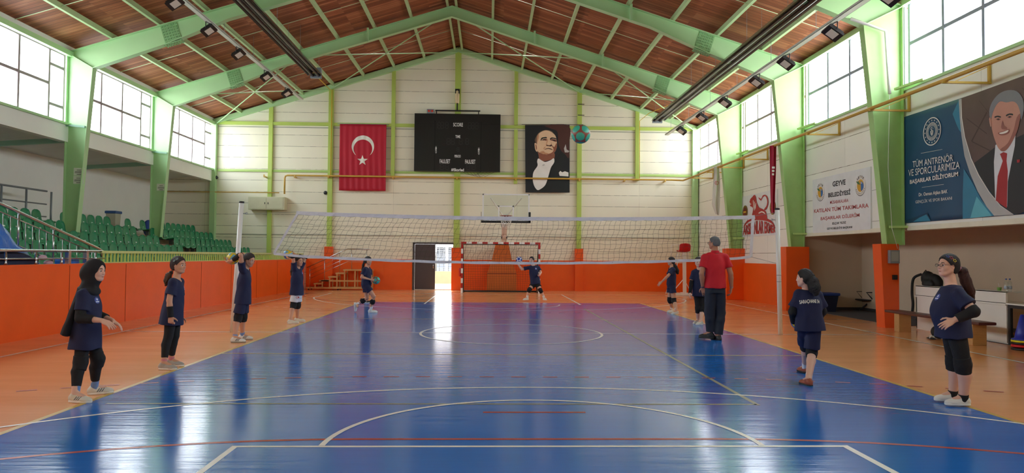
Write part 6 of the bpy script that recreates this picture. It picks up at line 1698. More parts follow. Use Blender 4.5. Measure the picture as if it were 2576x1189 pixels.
BASEY = {}
def person(sp):
    """sp holds joints as picture points on the person's own depth: (u, v, depth offset)"""
    heel = {s: np.array(at(*sp['foot'][s][0], Z=0)) for s in 'LR'}; toe = {s: np.array(at(*sp['foot'][s][1], Z=0)) for s in 'LR'}
    Y0 = sp.get('Y', (heel['L'][1]+heel['R'][1])/2+.0)
    def pt(q): return np.array(at(q[0], q[1], Y=Y0+(q[2] if len(q) > 2 else 0)))
    H = sp['H']; g = sp.get('g', 1.0); S = H/1.5; hh = sp.get('h', .006)
    nb, pv = pt(sp['neck']), pt(sp['pelvis']); hc = pt(sp['head'])
    sh = {s: pt(sp['sh'][s])-np.array([0, 0, .008]) for s in 'LR'}; elb = {s: pt(sp['elb'][s]) for s in 'LR'}; wr = {s: pt(sp['wr'][s]) for s in 'LR'}
    hip = {s: pt(sp['hip'][s]) for s in 'LR'}; kn = {s: pt(sp['knee'][s]) for s in 'LR'}
    T = U(nb-pv); Lat = U(sh['L']-sh['R']); Lat = U(Lat-T*(Lat@T)); Fw = np.cross(Lat, T)
    Lt = np.linalg.norm(nb-pv)
    root = thing('person', sp['label'], 'person', (pv[0], Y0, 0))
    sk = sp.get('skin', m_skin); hs = sp.get('hs', .955*S)
    # feet
    ank = {}; td = {}; lift = sp.get('lift', {})
    for s in 'LR':
        z = lift.get(s, 0.); v = toe[s]-heel[s]; v[2] = 0
        if 'tdir' in sp and s in sp['tdir']: v = U(np.array(sp['tdir'][s]+(0,))); heel[s] = toe[s]-v*.235*S if sp.get('anchor', 'toe') == 'toe' else heel[s]
        v = U(v); td[s] = v
        ank[s] = heel[s]+v*.055*S+np.array([0, 0, .085*S])
        if s in sp.get('ank', {}): ank[s] = pt(sp['ank'][s])
    # ---------------- body
    F = Field()
    st = [(-.05, .118, .088), (.02, .130, .098), (.33, .108, .083), (.62, .124, .094), (.84, .118, .074), (.93, .085, .055)]
    tb0, tb1 = st[0][0], st[-1][0]
    F.pf(pv+T*Lt*tb0, pv+T*Lt*tb1, [(q[0]-tb0)/(tb1-tb0) for q in st], [q[1]*S*g for q in st], [q[2]*S*g for q in st], Lat, .035)
    F.rc(nb-T*.03, hc-np.array([0, 0, .055*S])-U(sp['hf'])*.012, .052*S*g**.4, .044*S*g**.4, .03)
    ga = g**.6; R_arm = [.042*S*ga, .037*S*ga, .0235*S*g**.3]; R_leg = [.074*S*ga, .054*S*ga, .034*S*ga]
    for s in 'LR':
        F.rc(nb-T*.05+Lat*(.05 if s == 'L' else -.05), sh[s], .042*S, .047*S*ga, .04)
        F.rc(sh[s], elb[s], R_arm[0], R_arm[1], .02)
        m = elb[s]*.7+wr[s]*.3; F.rc(elb[s], m, R_arm[1]*.97, .037*S*ga, .012); F.rc(m, wr[s], .037*S*ga, R_arm[2], .012)
        d = U(wr[s]-elb[s]); hd = sp.get('hand', {}).get(s, {})
        hand(F, wr[s], hd.get('d', d), hd.get('n', -Lat if s == 'L' else Lat), hd.get('s', Fw), S*hd.get('sc', 1.), hd.get('curl', .35), hd.get('spread', .12), hd.get('thumb', .4))
        F.rc(hip[s], kn[s], R_leg[0], R_leg[1], .03)
        cb = kn[s]*.68+ank[s]*.32-Fw*.012*S; F.rc(kn[s], cb, .050*S*ga, .0525*S*ga, .015); F.rc(cb, ank[s], .052*S*ga, .033*S*ga, .02)
        F.rc(ank[s], ank[s]+td[s]*.09*S-np.array([0, 0, .03*S if s not in lift else .05*S]), .032*S, .026*S, .02)
    hf = U(sp['hf']); hu = U(np.array(sp.get('hu', (0, 0, 1)))-hf*(hf@np.array(sp.get('hu', (0, 0, 1)))))
    P, hl = head(F, hc, hf, hu, hs, sp.get('nose', 1.))
    def facesel(C):
        q = (C-hc)/hs; x, y, z = q@hf, q@hl, q@hu; m = np.zeros(len(C))
        m[(x > .072) & (abs(y) < .017) & (abs(z+.0595) < .0085-abs(y)*.25)] = 1
        m[(x > .055) & (abs(y) > .013) & (abs(y) < .046) & (abs(z-.0275+abs(abs(y)-.028)*.15) < .0042)] = 2
        return m
    emit('body', F.mesh(hh), [sk, m_lip, m_brow], root, facesel, it=1)
    for s in (1, -1):
        b = MB(); b.sphere(P(.0744, s*.031, .001), .0122*hs, 40, 26)
        cc = np.array(P(.0744, s*.031, .001)); b.cur = 0
        e = b.build('eye', [m_eye, m_iris], root)
        for pl in e.data.polygons:
            d = np.array(pl.center)-cc; d = d/np.linalg.norm(d)
            if d@hf > .70: pl.material_index = 1
    if sp.get('face_only'): return root
    # ---------------- bottoms
    bt = sp['bottom']; F = Field(); inf = .006 if bt[0] == 'tight' else .022
    F.ec(pv-T*.085*S, pv+T*Lt*.25, (.118*S*g+inf, .088*S*g+inf), (.118*S*g+inf, .09*S*g+inf), Lat, .03)
    F.ec(pv-T*.02, pv+T*Lt*.1, (.136*S*g+inf*.6, .102*S*g+inf*.6), (.126*S*g+inf*.6, .095*S*g+inf*.6), Lat, .03)
    for s in 'LR':
        pts = [hip[s], kn[s], ank[s]]; to = bt[1]
        def at_(t): i = min(int(t), 1); f = t-i; return pts[i]*(1-f)+pts[i+1]*f
        if bt[0] == 'tight':
            F.rc(hip[s], at_(min(to, 1)), R_leg[0]+inf, R_leg[0]+(R_leg[1]-R_leg[0])*min(to, 1)+inf, .02, cut='b' if to <= 1 else None)
            if to > 1:
                cb = kn[s]*.68+ank[s]*.32-Fw*.012*S; F.rc(kn[s], cb, .052*S*ga+inf, .053*S*ga+inf, .012); e = at_(to)
                if to > 1.35: F.rc(cb, e, .053*S*ga+inf, .036*S*ga+inf, .012, cut='b')
        elif bt[0] == 'loose':
            F.rc(hip[s], at_(min(to, 1)), .080*S*ga+.006, .086*S*ga+.008, .018, cut='b' if to <= 1 else None)
        else:   # long trousers
            F.rc(hip[s], kn[s], .088*S, .078*S, .02); F.rc(kn[s], at_(to), .078*S, .062*S, .02, cut='b')
            cb = kn[s]*.68+ank[s]*.32-Fw*.012*S; F.rc(kn[s], cb, .06*S*ga, .068*S*ga, .02)
    emit('shorts' if bt[1] <= 1 else ('leggings' if bt[0] == 'tight' else 'trousers'), F.mesh(hh*1.15, *( (.003, 45.) if bt[0] != 'tight' else (.001, 60.)), seed=sp.get('seed', 1)), bt[2], root)
    # ---------------- shirt
    F = Field(); lo = sp.get('loose', .016); top = sp.get('top', m_navy); hem = sp.get('hem', .12)*S; fl_ = sp.get('flare', 1.0)
    st = [(.02, .148, .120), (.33, .132, .106), (.62, .134, .104), (.84, .124, .082), (.95, .082, .058)]
    st = [(t, a*S*g+lo*(.5 if t > .8 else 1), b_*S*g+lo*(.5 if t > .8 else 1)+(sp.get('belly', 0) if t < .5 else 0)) for t, a, b_ in st]
    hd = U(T*.6+np.array([0, 0, .4]))
    hb = pv+T*Lt*.04-T*hem; tl_ = np.linalg.norm(pv+T*Lt*.95-hb); e = [(0., st[0][1]*fl_, st[0][2]*fl_)]+[((t*Lt-.04*Lt+hem)/tl_, a, b_) for t, a, b_ in st[1:]]
    F.pf(hb, pv+T*Lt*.95, [q[0] for q in e], [q[1] for q in e], [q[2] for q in e], Lat, .03)
    if sp.get('bel'): F.el(pv+T*Lt*.3+Fw*.04*g, (.115*S*g, .14*S*g, .17*S), [Fw, Lat, T], .05)
    for s in 'LR':
        F.rc(nb-T*.055+Lat*(.05 if s == 'L' else -.05), sh[s], .045*S+.008, .044*S*ga+.007, .04)
        e = sh[s]+(elb[s]-sh[s])*sp.get('slv', .68); F.rc(sh[s]-T*.012, e, .045*S*ga+.007, sp.get('slr', .066)*S*ga, .035, cut='b')
    F.rc(nb-T*.018+Fw*.014, nb+T*.12+Fw*.05, .060*S, .085*S, .008, sub=True)
    shirt = emit('shirt', F.mesh(hh, .0055, 30., sp.get('seed', 1)), top, root, it=2)
    if sp.get('collar'):
        F = Field(); F.rc(nb-T*.02, nb+T*.035, .068*S, .056*S, .01, cut='ab'); F.rc(nb-T*.05, nb+T*.06, .054*S, .05*S, .004, sub=True); emit('collar', F.mesh(.006), top, root)
    # ---------------- knee pads, covers, socks, shoes
    for s in 'LR':
        if sp.get('pads', True):
            F = Field(); ctr = kn[s]+(ank[s]-kn[s])*sp.get('pad_low', .05); a_, b_ = U(hip[s]-kn[s]), U(ank[s]-kn[s])
            up_, dn_ = sp.get('pad', (.065, .085)); p0 = ctr+a_*up_*S; p1 = ctr+b_*dn_*S
            F.rc(p0, ctr, .060*S*ga+.011, .056*S*ga+.013, .01); F.rc(ctr, p1, .056*S*ga+.013, .054*S*ga+.010, .01)
            kf = U(Fw-b_*(Fw@b_)); kf = sp.get('kf', {}).get(s, kf) if sp.get('kf') else kf
            F.el(ctr+kf*.028*S*ga+b_*.01, (.040*S*ga, .050*S*ga, .062*S), [kf, np.cross(b_, kf), b_], .02)
            F.plane(p0, a_); F.plane(p1, b_)
            emit('knee_pad', F.mesh(hh, .0012, 120.), m_blk, root)
        for (side, a, b2, m_, inf_) in sp.get('cover', []):
            if side == s:
                F = Field(); polyline_cover(F, [sh[s], elb[s], wr[s]], [R_arm[0], R_arm[1]+.002, R_arm[2]+.005], a, b2, inf_)
                emit('arm_sleeve', F.mesh(hh, .0012, 120.), m_, root)
        tops = sp.get('sock', (.07, m_sock))
        foot_tilt = lift.get(s, None)
        # shoe frame
        f_ = td[s]; u_ = np.array([0, 0, 1.]); l_ = np.cross(u_, f_); base = ank[s]-np.array([0, 0, .085*S])-f_*.055*S
        if foot_tilt is not None:
            tp = np.array(pt(sp['toe3'][s])); f3 = U(tp-(ank[s]-np.array([0, 0, .02]))); f_ = f3; l_ = U(np.cross(np.array([0, 0, 1.]), f_)); u_ = np.cross(f_, l_); base = ank[s]-u_*.078*S-f_*.055*S
        def SP(x, y, z): return base+(f_*x+l_*y+u_*z)*S
        A = [f_, l_, u_]
        if tops:
            F = Field(); sd = U(kn[s]-ank[s]); F.rc(ank[s]-u_*.03, ank[s]+sd*tops[0]*S, .036*S*ga, .040*S*ga, .01, cut='b'); F.el(SP(.07, 0, .045), (.06*S, .032*S, .03*S), A, .02); emit('sock', F.mesh(hh), tops[1], root)
        w = sp.get('shoe_w', 1.)
        F = Field()
        F.el(SP(.035, 0, .040), (.050*S, .036*S*w, .045*S), A, .02); F.el(SP(.12, 0, .032), (.085*S, .042*S*w, .036*S), A, .03); F.el(SP(.185, 0, .026), (.055*S, .042*S*w, .030*S), A, .03)
        F.rc(SP(.045, 0, .06), SP(.058, 0, .088), .040*S, .041*S, .02, cut='b'); F.rc(SP(.085, 0, .07), SP(.14, 0, .045), .028*S, .024*S, .02)
        F.rc(SP(.055, 0, .075), SP(.058, 0, .12), .033*S, .035*S, .006, sub=True)
        F.plane(SP(0, 0, .020), -u_)
        shoe = emit('shoe', F.mesh(min(hh, .005)), sp.get('shoe', m_shw), root)
        F = Field(); F.rc(SP(.030, 0, .012), SP(.115, 0, .012), .040*S*w, .041*S*w, .02); F.rc(SP(.115, 0, .012), SP(.195, 0, .014), .041*S*w, .044*S*w, .02)
        F.plane(SP(0, 0, .026), u_); F.plane(SP(0, 0, .001), -u_)
        emit('sole', F.mesh(min(hh, .005)), sp.get('sole', m_solew), shoe)
        shoe.children[0].matrix_parent_inverse = Matrix.Identity(4)
        b = MB()
        for i in range(4):
            x = .085+.017*i; z = .094-.0145*i; b.tube([SP(x, -.017, z-.004), SP(x, 0, z+.004), SP(x, .017, z-.004)], .0032*S, 5)
        lc = b.build('laces', sp.get('lace', sp.get('sole', m_solew)), None); lc.parent = shoe; lc.matrix_parent_inverse = Matrix.Identity(4)
        if sp.get('stripes'):
            b = MB()
            for sd_ in (-1, 1):
                for i in range(3):
                    q0 = [SP(.070+.022*i, sd_*.1, .030), SP(.081+.022*i, sd_*.1, .030), SP(.107+.022*i, sd_*.1, .066), SP(.096+.022*i, sd_*.1, .066)]
                    vs, fs = dice([[Vector(x) for x in q0]], .02); decal(b, vs, fs, shoe, l_*-sd_, .0015)
            lc = b.build('side_stripes', sp['stripes'], None); lc.parent = shoe; lc.matrix_parent_inverse = Matrix.Identity(4)
    # ---------------- hair
    hr = sp.get('hair')
    if hr:
        F = Field(); A = [hf, hl, hu]; th = hr.get('th', .014)
        F.el(P(-.014, 0, .030), ((.094+th)*hs, (.074+th)*hs, (.091+th)*hs), A, .02)
        F.el(P(-.040, 0, -.012), ((.066+th)*hs, (.062+th)*hs, (.062+th)*hs), A, .03)
        pn = U(hf*.80-hu*.60); F.plane(P(.074, 0, .074), pn)
        for s in (1, -1): F.el(P(.008, s*.088, -.014), (.024*hs, .024*hs, .030*hs), A, .006, sub=True)
        F.plane(P(0, 0, -.075 if not hr.get('short') else -.055), -hu)
        if hr.get('sides'):
            for s in (1, -1): F.rc(P(-.02, s*.075, .0), P(-.03, s*.07, -.09), .028*hs, .02*hs, .02)
        flow = lambda X, Y, Z: .0022*np.sin(((X-hc[0])*hl[0]+(Y-hc[1])*hl[1]+(Z-hc[2])*hl[2])*260+4*np.sin(((X-hc[0])*hf[0]+(Y-hc[1])*hf[1])*30))
        cap = emit('hair', F.mesh(min(hh, .006), flow=flow), hr['m'], root)
        if 'tail' in hr:
            F = Field(); tp = [pt(q) for q in hr['tail']]; tr = hr['tr']
            for i in range(len(tp)-1): F.rc(tp[i], tp[i+1], tr[i], tr[i+1], .015)
            emit('ponytail', F.mesh(min(hh, .006), flow=lambda X, Y, Z: .003*np.sin(X*190+Y*170+5*np.sin(Z*25))+.002*np.sin(X*90-Y*210+Z*15)), hr.get('mt', hr['m']), root)
            b = MB(); d = U(tp[1]-tp[0]); a_ = U(np.cross(d, (0, 0.1, 1))); c_ = np.cross(d, a_); q = tp[0]+d*.01; r_ = tr[0]*1.1
            b.tube([q+a_*r_*math.cos(k)+c_*r_*math.sin(k) for k in np.linspace(0, 2*math.pi, 15)[:-1]], .009, 8, closed=True); b.build('hair_tie', hr.get('tie', m_black), root)
    # ---------------- extras
    if sp.get('glasses'):
        b = MB()
        for s in (1, -1):
            c_ = P(.104, s*.031, .0); b.tube([c_+(hl*math.cos(k)*.022+hu*math.sin(k)*.016-hf*abs(math.cos(k))*.002)*hs for k in np.linspace(0, 2*math.pi, 17)[:-1]], .0022, 6, closed=True)
            b.tube([P(.101, s*.052, .006), P(.05, s*.083, .008), P(-.005, s*.084, .004), P(-.015, s*.083, -.01)], .0022, 6)
        b.tube([P(.104, .010, .004), P(.107, 0, .006), P(.104, -.010, .004)], .002, 6); b.build('glasses', sp['glasses'], root)
        b = MB()
        for s in (1, -1):
            c_ = P(.104, s*.031, .0); b.poly([Vector(c_+(hl*math.cos(k)*.021+hu*math.sin(k)*.015)*hs) for k in np.linspace(0, 2*math.pi, 17)[:-1]], hf)
        b.build('lens', m_clear, root)
    for (x, y, z, m_, r_) in sp.get('clips', []):
        b = MB(); d = U(hl*y+hf*x*.3+hu*z*.6); c_ = P(x, y, z)+d*.012; a_ = U(np.cross(d, hf)); e_ = np.cross(d, a_)
        pts = [c_+a_*math.cos(k)*(r_ if i % 2 == 0 else r_*.55)+e_*math.sin(k)*(r_ if i % 2 == 0 else r_*.55) for i, k in enumerate(np.linspace(0, 2*math.pi, 11)[:-1])]
        b.tube(pts, .0028, 5, closed=True); b.build('hair_clip', m_, root)
    if sp.get('emblem', True):
        b = MB(); o_ = nb-T*.13*S+Lat*.062*S*sp.get('embs', 1)
        rr_ = .034*S; c_ = [Vector(o_+(Lat*math.cos(k)+T*math.sin(k))*rr_+Fw*.4) for k in np.linspace(0, 2*math.pi, 21)[:-1]]
        vs, fs = dice([c_], .012); decal(b, vs, fs, shirt, -Fw, .002)
        b.cur = 1
        c_ = [Vector(o_+(Lat*x+T*y)*rr_+Fw*.4) for x, y in ((-.7, -.55), (.7, -.55), (.7, -.25), (-.7, -.25))]; vs, fs = dice([c_], .012); decal(b, vs, fs, shirt, -Fw, .0035)
        c_ = [Vector(o_+(Lat*(.35*math.cos(k))+T*(.3+.35*math.sin(k)))*rr_+Fw*.4) for k in np.linspace(0, 2*math.pi, 11)[:-1]]; vs, fs = dice([c_], .012); decal(b, vs, fs, shirt, -Fw, .0035)
        b.build('emblem', [mat('emblem_blue', '3A4C9C', .6), mat('emblem_white', 'D4DAEC', .6)], root)
    if sp.get('backtext'):
        b = MB(); vs_, f2, _ = text_shape(sp['backtext'], .02); right = -Lat*-1
        wv = .235*S; V = []
        for x_, y_ in vs_:
            arc_ = .012*math.sin(math.pi*x_); V.append(Vector(nb-T*.165*S+(Lat*-(.5-x_)*-1*0)+(-Lat*-1)*0+(-Lat)*((x_-.5)*wv-.018)+T*(arc_+(y_-.5)*.056*S)-Fw*.5))
        decal(b, V, f2, shirt, Fw, .003); b.build('back_lettering', m_fw, root)
    J = dict(root=root, nb=nb, pv=pv, hc=hc, sh=sh, elb=elb, wr=wr, T=T, Lat=Lat, Fw=Fw, P=P, hf=hf, hl=hl, hu=hu, S=S, hs=hs, pt=pt, shirt=shirt, kn=kn, ank=ank, Y0=Y0, hh=hh)
    return J
# ------------------------------------------------------------------ the people of the photograph
_d = (.14, .085)
BOT = lambda k, t, m: (k, t, m)
# girl in the black headscarf
J = person(dict(label='girl in black headscarf, navy T-shirt and black leggings standing at the far left', H=1.5, h=.0048, g=1.0, skin=m_skin2,
    foot=dict(R=((176, 1011), (228, 1013)), L=((222, 993), (285, 987))),
    head=(241, 681, 0), neck=(224, 722, 0), pelvis=(217, 826, 0), hf=(1, -.12, -.02), nose=1.0,
    sh=dict(R=(207, 737, -.13), L=(228, 734, .15)), elb=dict(R=(202, 800, -.17), L=(245, 792, .18)), wr=dict(R=(257, 806, -.20), L=(283, 806, .05)),
    hand=dict(R=dict(d=(.85, -.1, -.40), n=(-.3, .3, -.9), s=(0, 1, .2), curl=.22), L=dict(d=(.85, .0, -.55), n=(-.5, -.2, -.8), s=(0, -1, .2), curl=.25)),
    hip=dict(R=(212, 838, -.08), L=(226, 836, .09)), knee=dict(R=(203, 908, -.09), L=(246, 900, .12)),
    bottom=('tight', 1.78, m_blk), hem=.22, flare=1.08, loose=.022, pad_low=.03, cover=[('R', .62, 1.62, m_blk, .012), ('L', .62, 1.6, m_blk, .012)], sock=(.11, m_sockb), shoe=m_shc, sole=m_solew, stripes=mat('shoe_stripe_grey', '5C5E66', .6), lace=m_shc, seed=2, embs=-1))
P, hs_, hf, hl, hu, hc = J['P'], J['hs'], J['hf'], J['hl'], J['hu'], J['hc']; A = [hf, hl, hu]
F = Field(); F.el(P(-.018, 0, .028), (.113*hs_, .094*hs_, .106*hs_), A, .03); F.el(P(-.075, 0, -.03), (.100*hs_, .092*hs_, .100*hs_), A, .04)
F.rc(P(-.01, 0, -.09), J['nb']+J['T']*.01+J['Fw']*.0, .074*hs_, .080, .04); F.el(J['nb']-J['T']*.045+J['Fw']*.025, (.085, .14, .06), [J['Fw'], J['Lat'], J['T']], .04)
F.el(P(.100, 0, -.022), (.078*hs_, .062*hs_, .093*hs_), A, .008, sub=True)
F.pf(J['nb']-J['T']*.50-J['Fw']*.165+J['Lat']*-.05, J['nb']-J['T']*.03-J['Fw']*.04, [0, .3, 1], [.12, .14, .13], [.05, .05, .06], J['Lat'], .05)
emit('headscarf', F.mesh(.005, .004, 42., 3), m_hijab, J['root'], it=2)

# girl with ponytail and star clips
person(dict(label='girl in long navy T-shirt and black leggings with star hair clips, second from left', H=1.49, h=.0052, g=.95,
    foot=dict(R=((401, 929), (449, 930)), L=((420, 920), (463, 921))),
    head=(450, 667, 0), neck=(444, 699, 0), pelvis=(434, 781, 0), hf=(1, -.28, .0),
    sh=dict(R=(434, 708, -.13), L=(452, 706, .13)), elb=dict(R=(426, 755, -.16), L=(452, 757, .16)), wr=dict(R=(429, 796, -.17), L=(455, 797, .15)),
    hand=dict(R=dict(curl=1.1, thumb=1.2), L=dict(curl=.9)),
    hip=dict(R=(431, 790, -.075), L=(441, 790, .08)), knee=dict(R=(424, 845, -.08), L=(440, 844, .08)),
    bottom=('tight', 1.8, m_blk), hem=.20, flare=1.12, loose=.020, pads=False, cover=[('R', 1.38, 2.05, m_blk, .008)], sock=(.055, mat('pink_sock', 'C98088', .85)), shoe=m_shg, sole=m_solew, lace=m_shg, seed=3,
    hair=dict(m=m_hd, tail=[(432, 683, 0), (424, 693, 0), (419, 706, 0), (417, 717, 0)], tr=[.018, .038, .034, .014], mt=m_hm),
    clips=[(-.005, -.082, .062, mat('clip_pearl', 'A8C8C0', .4), .017), (.03, -.074, .085, mat('clip_pearl', 'A8C8C0', .4), .017)]))

# girl with ball behind her head by the net post
J = person(dict(label='girl holding a yellow ball behind her head beside the left net post', H=1.53, h=.0055, g=.98,
    foot=dict(R=((582, 861), (619, 861)), L=((601, 854), (635, 854))),
    head=(627, 654, 0), neck=(617, 673, 0), pelvis=(611, 752, 0), hf=(.95, -.25, -.28),
    sh=dict(R=(610, 676, -.15), L=(616, 674, .15)), elb=dict(R=(605, 641, -.26), L=(611, 640, .26)), wr=dict(R=(583, 656, -.12), L=(586, 650, .13)),
    hand=dict(R=dict(d=(-.75, .35, -.30), n=(-.2, .9, .5), s=(-.2, .1, 1), curl=.35, spread=.3), L=dict(d=(-.75, -.35, -.2), n=(-.2, -.9, .4), s=(-.2, -.1, 1), curl=.35, spread=.3)),
    hip=dict(R=(608, 758, -.08), L=(614, 758, .08)), knee=dict(R=(599, 795, -.085), L=(612, 793, .085)),
    bottom=('loose', .80, m_navy2), hem=.10, flare=1.06, loose=.016, cover=[('R', 1.05, 1.75, m_blk, .012), ('L', 1.05, 1.75, m_blk, .012)], sock=(.05, m_sockb), shoe=m_shw, sole=m_soleg, stripes=m_black, lace=m_shw, seed=4, slv=.5,
    hair=dict(m=m_hd, tail=[(614, 651, .0), (609, 660, .02), (604, 678, .04)], tr=[.02, .035, .012])))
ball('volleyball', 'yellow and blue volleyball held behind the head of the girl beside the net post', at(585.5, 650, Y=J['Y0']+.0), .104, 'volley', [m_by, m_bl, m_bb], rot=.5)

# girl in white shorts
J = person(dict(label='girl in white shorts holding a yellow ball over her head, left of the steps', H=1.50, h=.006, g=.98, skin=m_skin,
    foot=dict(R=((724, 814), (751, 813)), L=((741, 809), (764, 809))),
    head=(752, 657, 0), neck=(748, 671, 0), pelvis=(746, 739, 0), hf=(.88, -.55, .0),
    sh=dict(R=(741, 674, -.10), L=(757, 672, .12)), elb=dict(R=(737, 647, -.17), L=(767, 648, .16)), wr=dict(R=(724, 647, .02), L=(742, 640, .20)),
    hand=dict(R=dict(d=(-.6, .5, -.1), n=(-.1, .8, .5), s=(-.2, .1, 1), curl=.4, spread=.3), L=dict(d=(-.95, -.1, .0), n=(-.2, -.9, .3), s=(-.2, -.1, 1), curl=.4, spread=.3)),
    hip=dict(R=(742, 742, -.075), L=(750, 742, .08)), knee=dict(R=(738, 767, -.085), L=(749, 766, .085)),
    bottom=('loose', .68, mat('white_shorts', 'DAD8DE', .75, var=.05)), hem=.045, flare=1.08, loose=.022, cover=[('R', .95, 1.75, m_blk, .012), ('L', .95, 1.6, m_blk, .012)], pad_low=0, pad=(.07, .08), sock=None, shoe=m_shc, sole=m_solew, lace=m_shc, seed=5, slv=.55,
    hair=dict(m=m_hd, tail=[(742, 655, .07), (737, 668, .09), (734, 682, .09), (733, 692, .09)], tr=[.02, .04, .035, .015])))
ball('volleyball', 'yellow and blue volleyball held by the girl in white shorts', at(724, 640, Y=J['Y0']+.10), .105, 'volley', [m_by, m_bl, m_bb], rot=1.9)
b = MB(); c_ = at(741.5, 749.5, Y=J['Y0']-.35); ctr = [Vector((c_.x+.027*math.cos(k), c_.y, c_.z+.027*math.sin(k))) for k in np.linspace(0, 2*math.pi, 17)[:-1]]
sh_ = [o for o in J['root'].children if o.name.startswith('shorts')][0]
vs, fs = dice([ctr], .015); decal(b, vs, fs, sh_, (0, 1, 0), .003); b.cur = 1
bb = MB(); crescent(bb, Vector((c_.x, c_.y, c_.z)), .018, Vector((1, 0, 0)), UP, Vector((0, -1, 0)), 0); vs, fs = dice([[Vector(v) for v in bb.v]], .02); decal(b, vs, fs, sh_, (0, 1, 0), .005)
b.build('shorts_badge', [m_red, m_wht], J['root'])

# girl walking with teal ball
J = person(dict(label='girl walking with a teal ball in both hands beyond the net', H=1.48, h=.006, g=.98,
    foot=dict(R=((927, 786), (951, 786)), L=((886, 779), (905, 786))), Y=4.76,
    lift=dict(L=.08), ank=dict(L=(898, 766, .08)), toe3=dict(L=(899, 783, .08)),
    head=(926.5, 656, 0), neck=(922, 670, 0), pelvis=(921, 717, 0), hf=(1, -.22, -.05),
    sh=dict(R=(917, 677, -.15), L=(928, 675, .14)), elb=dict(R=(910, 697, -.19), L=(932, 697, .18)), wr=dict(R=(932, 703, -.12), L=(938, 704, .13)),
    hand=dict(R=dict(d=(.9, .2, -.1), n=(.1, 1, .1), s=(0, 0, 1), curl=.3, spread=.35), L=dict(d=(.9, -.2, -.1), n=(.1, -1, .1), s=(0, 0, 1), curl=.3, spread=.35)),
    hip=dict(R=(924, 722, -.08), L=(920, 722, .08)), knee=dict(R=(940, 745, -.07), L=(923, 749, .08)),
    bottom=('loose', .45, m_navy2), hem=.02, flare=1.0, loose=.014, pad_low=.38, pad=(.06, .07), sock=(.09, m_sock), shoe=m_shw, sole=m_solew, lace=m_shw, seed=6,
    hair=dict(m=m_hk, tail=[(917, 655, 0), (914, 666, .0), (912, 678, .02), (911, 687, .02)], tr=[.02, .032, .028, .012])))
ball('handball', 'teal and rust ball held by the girl walking beyond the net', at(946.5, 704.7, Y=J['Y0']+.0), .102, 'blob', [m_teal, m_rust], rot=.2)

# player hidden behind her
person(dict(label='player in black shoes almost hidden behind the girl with the teal ball', H=1.40, h=.009, g=.8,
    foot=dict(R=((921, 761), (926, 762)), L=((924, 760), (929, 761))), tdir=dict(R=(.6, -.8), L=(.6, -.8)),
    head=(927, 663, 0), neck=(926, 674, 0), pelvis=(926, 712, 0), hf=(.3, -1, 0),
    sh=dict(R=(921, 678, 0), L=(932, 678, 0)), elb=dict(R=(920, 696, 0), L=(933, 696, 0)), wr=dict(R=(921, 710, -.05), L=(932, 710, -.05)),
    hip=dict(R=(923, 715, 0), L=(929, 715, .02)), knee=dict(R=(920.5, 737, -.02), L=(925, 737, 0)),
    bottom=('tight', 1.85, m_blk), hem=.05, pads=False, sock=None, shoe=m_shk, sole=m_solew, lace=m_shk, hair=dict(m=m_hk)))

# girl about to throw in the goal
J = person(dict(label='girl in front of the goal about to throw a blue ball', H=1.52, h=.006, g=1.08, skin=m_skin2,
    foot=dict(R=((1328, 757), (1316, 759)), L=((1367, 757), (1374, 759))), tdir=dict(R=(-.75, -.66), L=(.25, -.97)),
    head=(1337, 654, 0), neck=(1341, 666, 0), pelvis=(1347, 712, 0), hf=(-.40, -1, .0), hu=(.1, 0, 1),
    sh=dict(R=(1328, 672, 0), L=(1354, 672, .05)), elb=dict(R=(1313, 677, -.02), L=(1360, 684, .02)), wr=dict(R=(1303, 664, -.04), L=(1359, 689, -.16)),
    hand=dict(R=dict(d=(-.15, -.1, 1), n=(.85, .3, .3), s=(0, 1, .2), curl=.25, spread=.3), L=dict(d=(-.3, -.7, -.3), n=(-.8, .2, -.2), s=(0, 0, 1), curl=.5)),
    hip=dict(R=(1342, 715, 0), L=(1352, 715, 0)), knee=dict(R=(1332, 727, -.10), L=(1359, 729, -.10)), ank=dict(R=(1326, 748, .0), L=(1369, 748, .0)),
    bottom=('loose', .50, m_blk), hem=.05, loose=.018, sock=(.09, m_sock), shoe=m_shw, sole=m_solew, lace=m_shw, seed=7, hair=dict(m=m_hk)))
ball('handball', 'dark blue ball with white bands raised by the girl in the goal', at(1306, 652.7, Y=J['Y0']-.03), .107, 'blob', [m_bn, m_bw], rot=1.1)

# girl turned left by the umpire chair
person(dict(label='girl with black ponytail facing left in front of the umpire chair', H=1.49, h=.006, g=.98,
    foot=dict(L=((1706, 790), (1683, 791)), R=((1694, 785), (1675, 786))),
    head=(1688, 657, 0), neck=(1690, 671, 0), pelvis=(1689, 717, 0), hf=(-.95, .22, .0),
    sh=dict(L=(1694, 677, -.13), R=(1686, 677, .13)), elb=dict(L=(1680, 694, -.19), R=(1679, 697, .17)), wr=dict(L=(1664, 709, -.16), R=(1684, 702, -.02)),
    hand=dict(L=dict(curl=.25, n=(0, .6, -.7), s=(-.3, .5, .3)), R=dict(curl=.4, d=(.3, -.7, 0), n=(.5, .2, 0), s=(0, 0, 1))),
    hip=dict(L=(1692, 722, -.08), R=(1686, 722, .08)), knee=dict(L=(1695, 756, -.085), R=(1685, 754, .085)),
    bottom=('loose', .42, m_navy2), hem=.02, loose=.014, pad_low=0, pad=(.08, .09), sock=(.10, m_sock), shoe=m_shw, sole=m_solew, lace=m_shw, seed=8,
    hair=dict(m=m_hk, tail=[(1694, 661, 0), (1698, 671, 0), (1702, 681, 0), (1705, 687, 0)], tr=[.025, .06, .07, .03])))

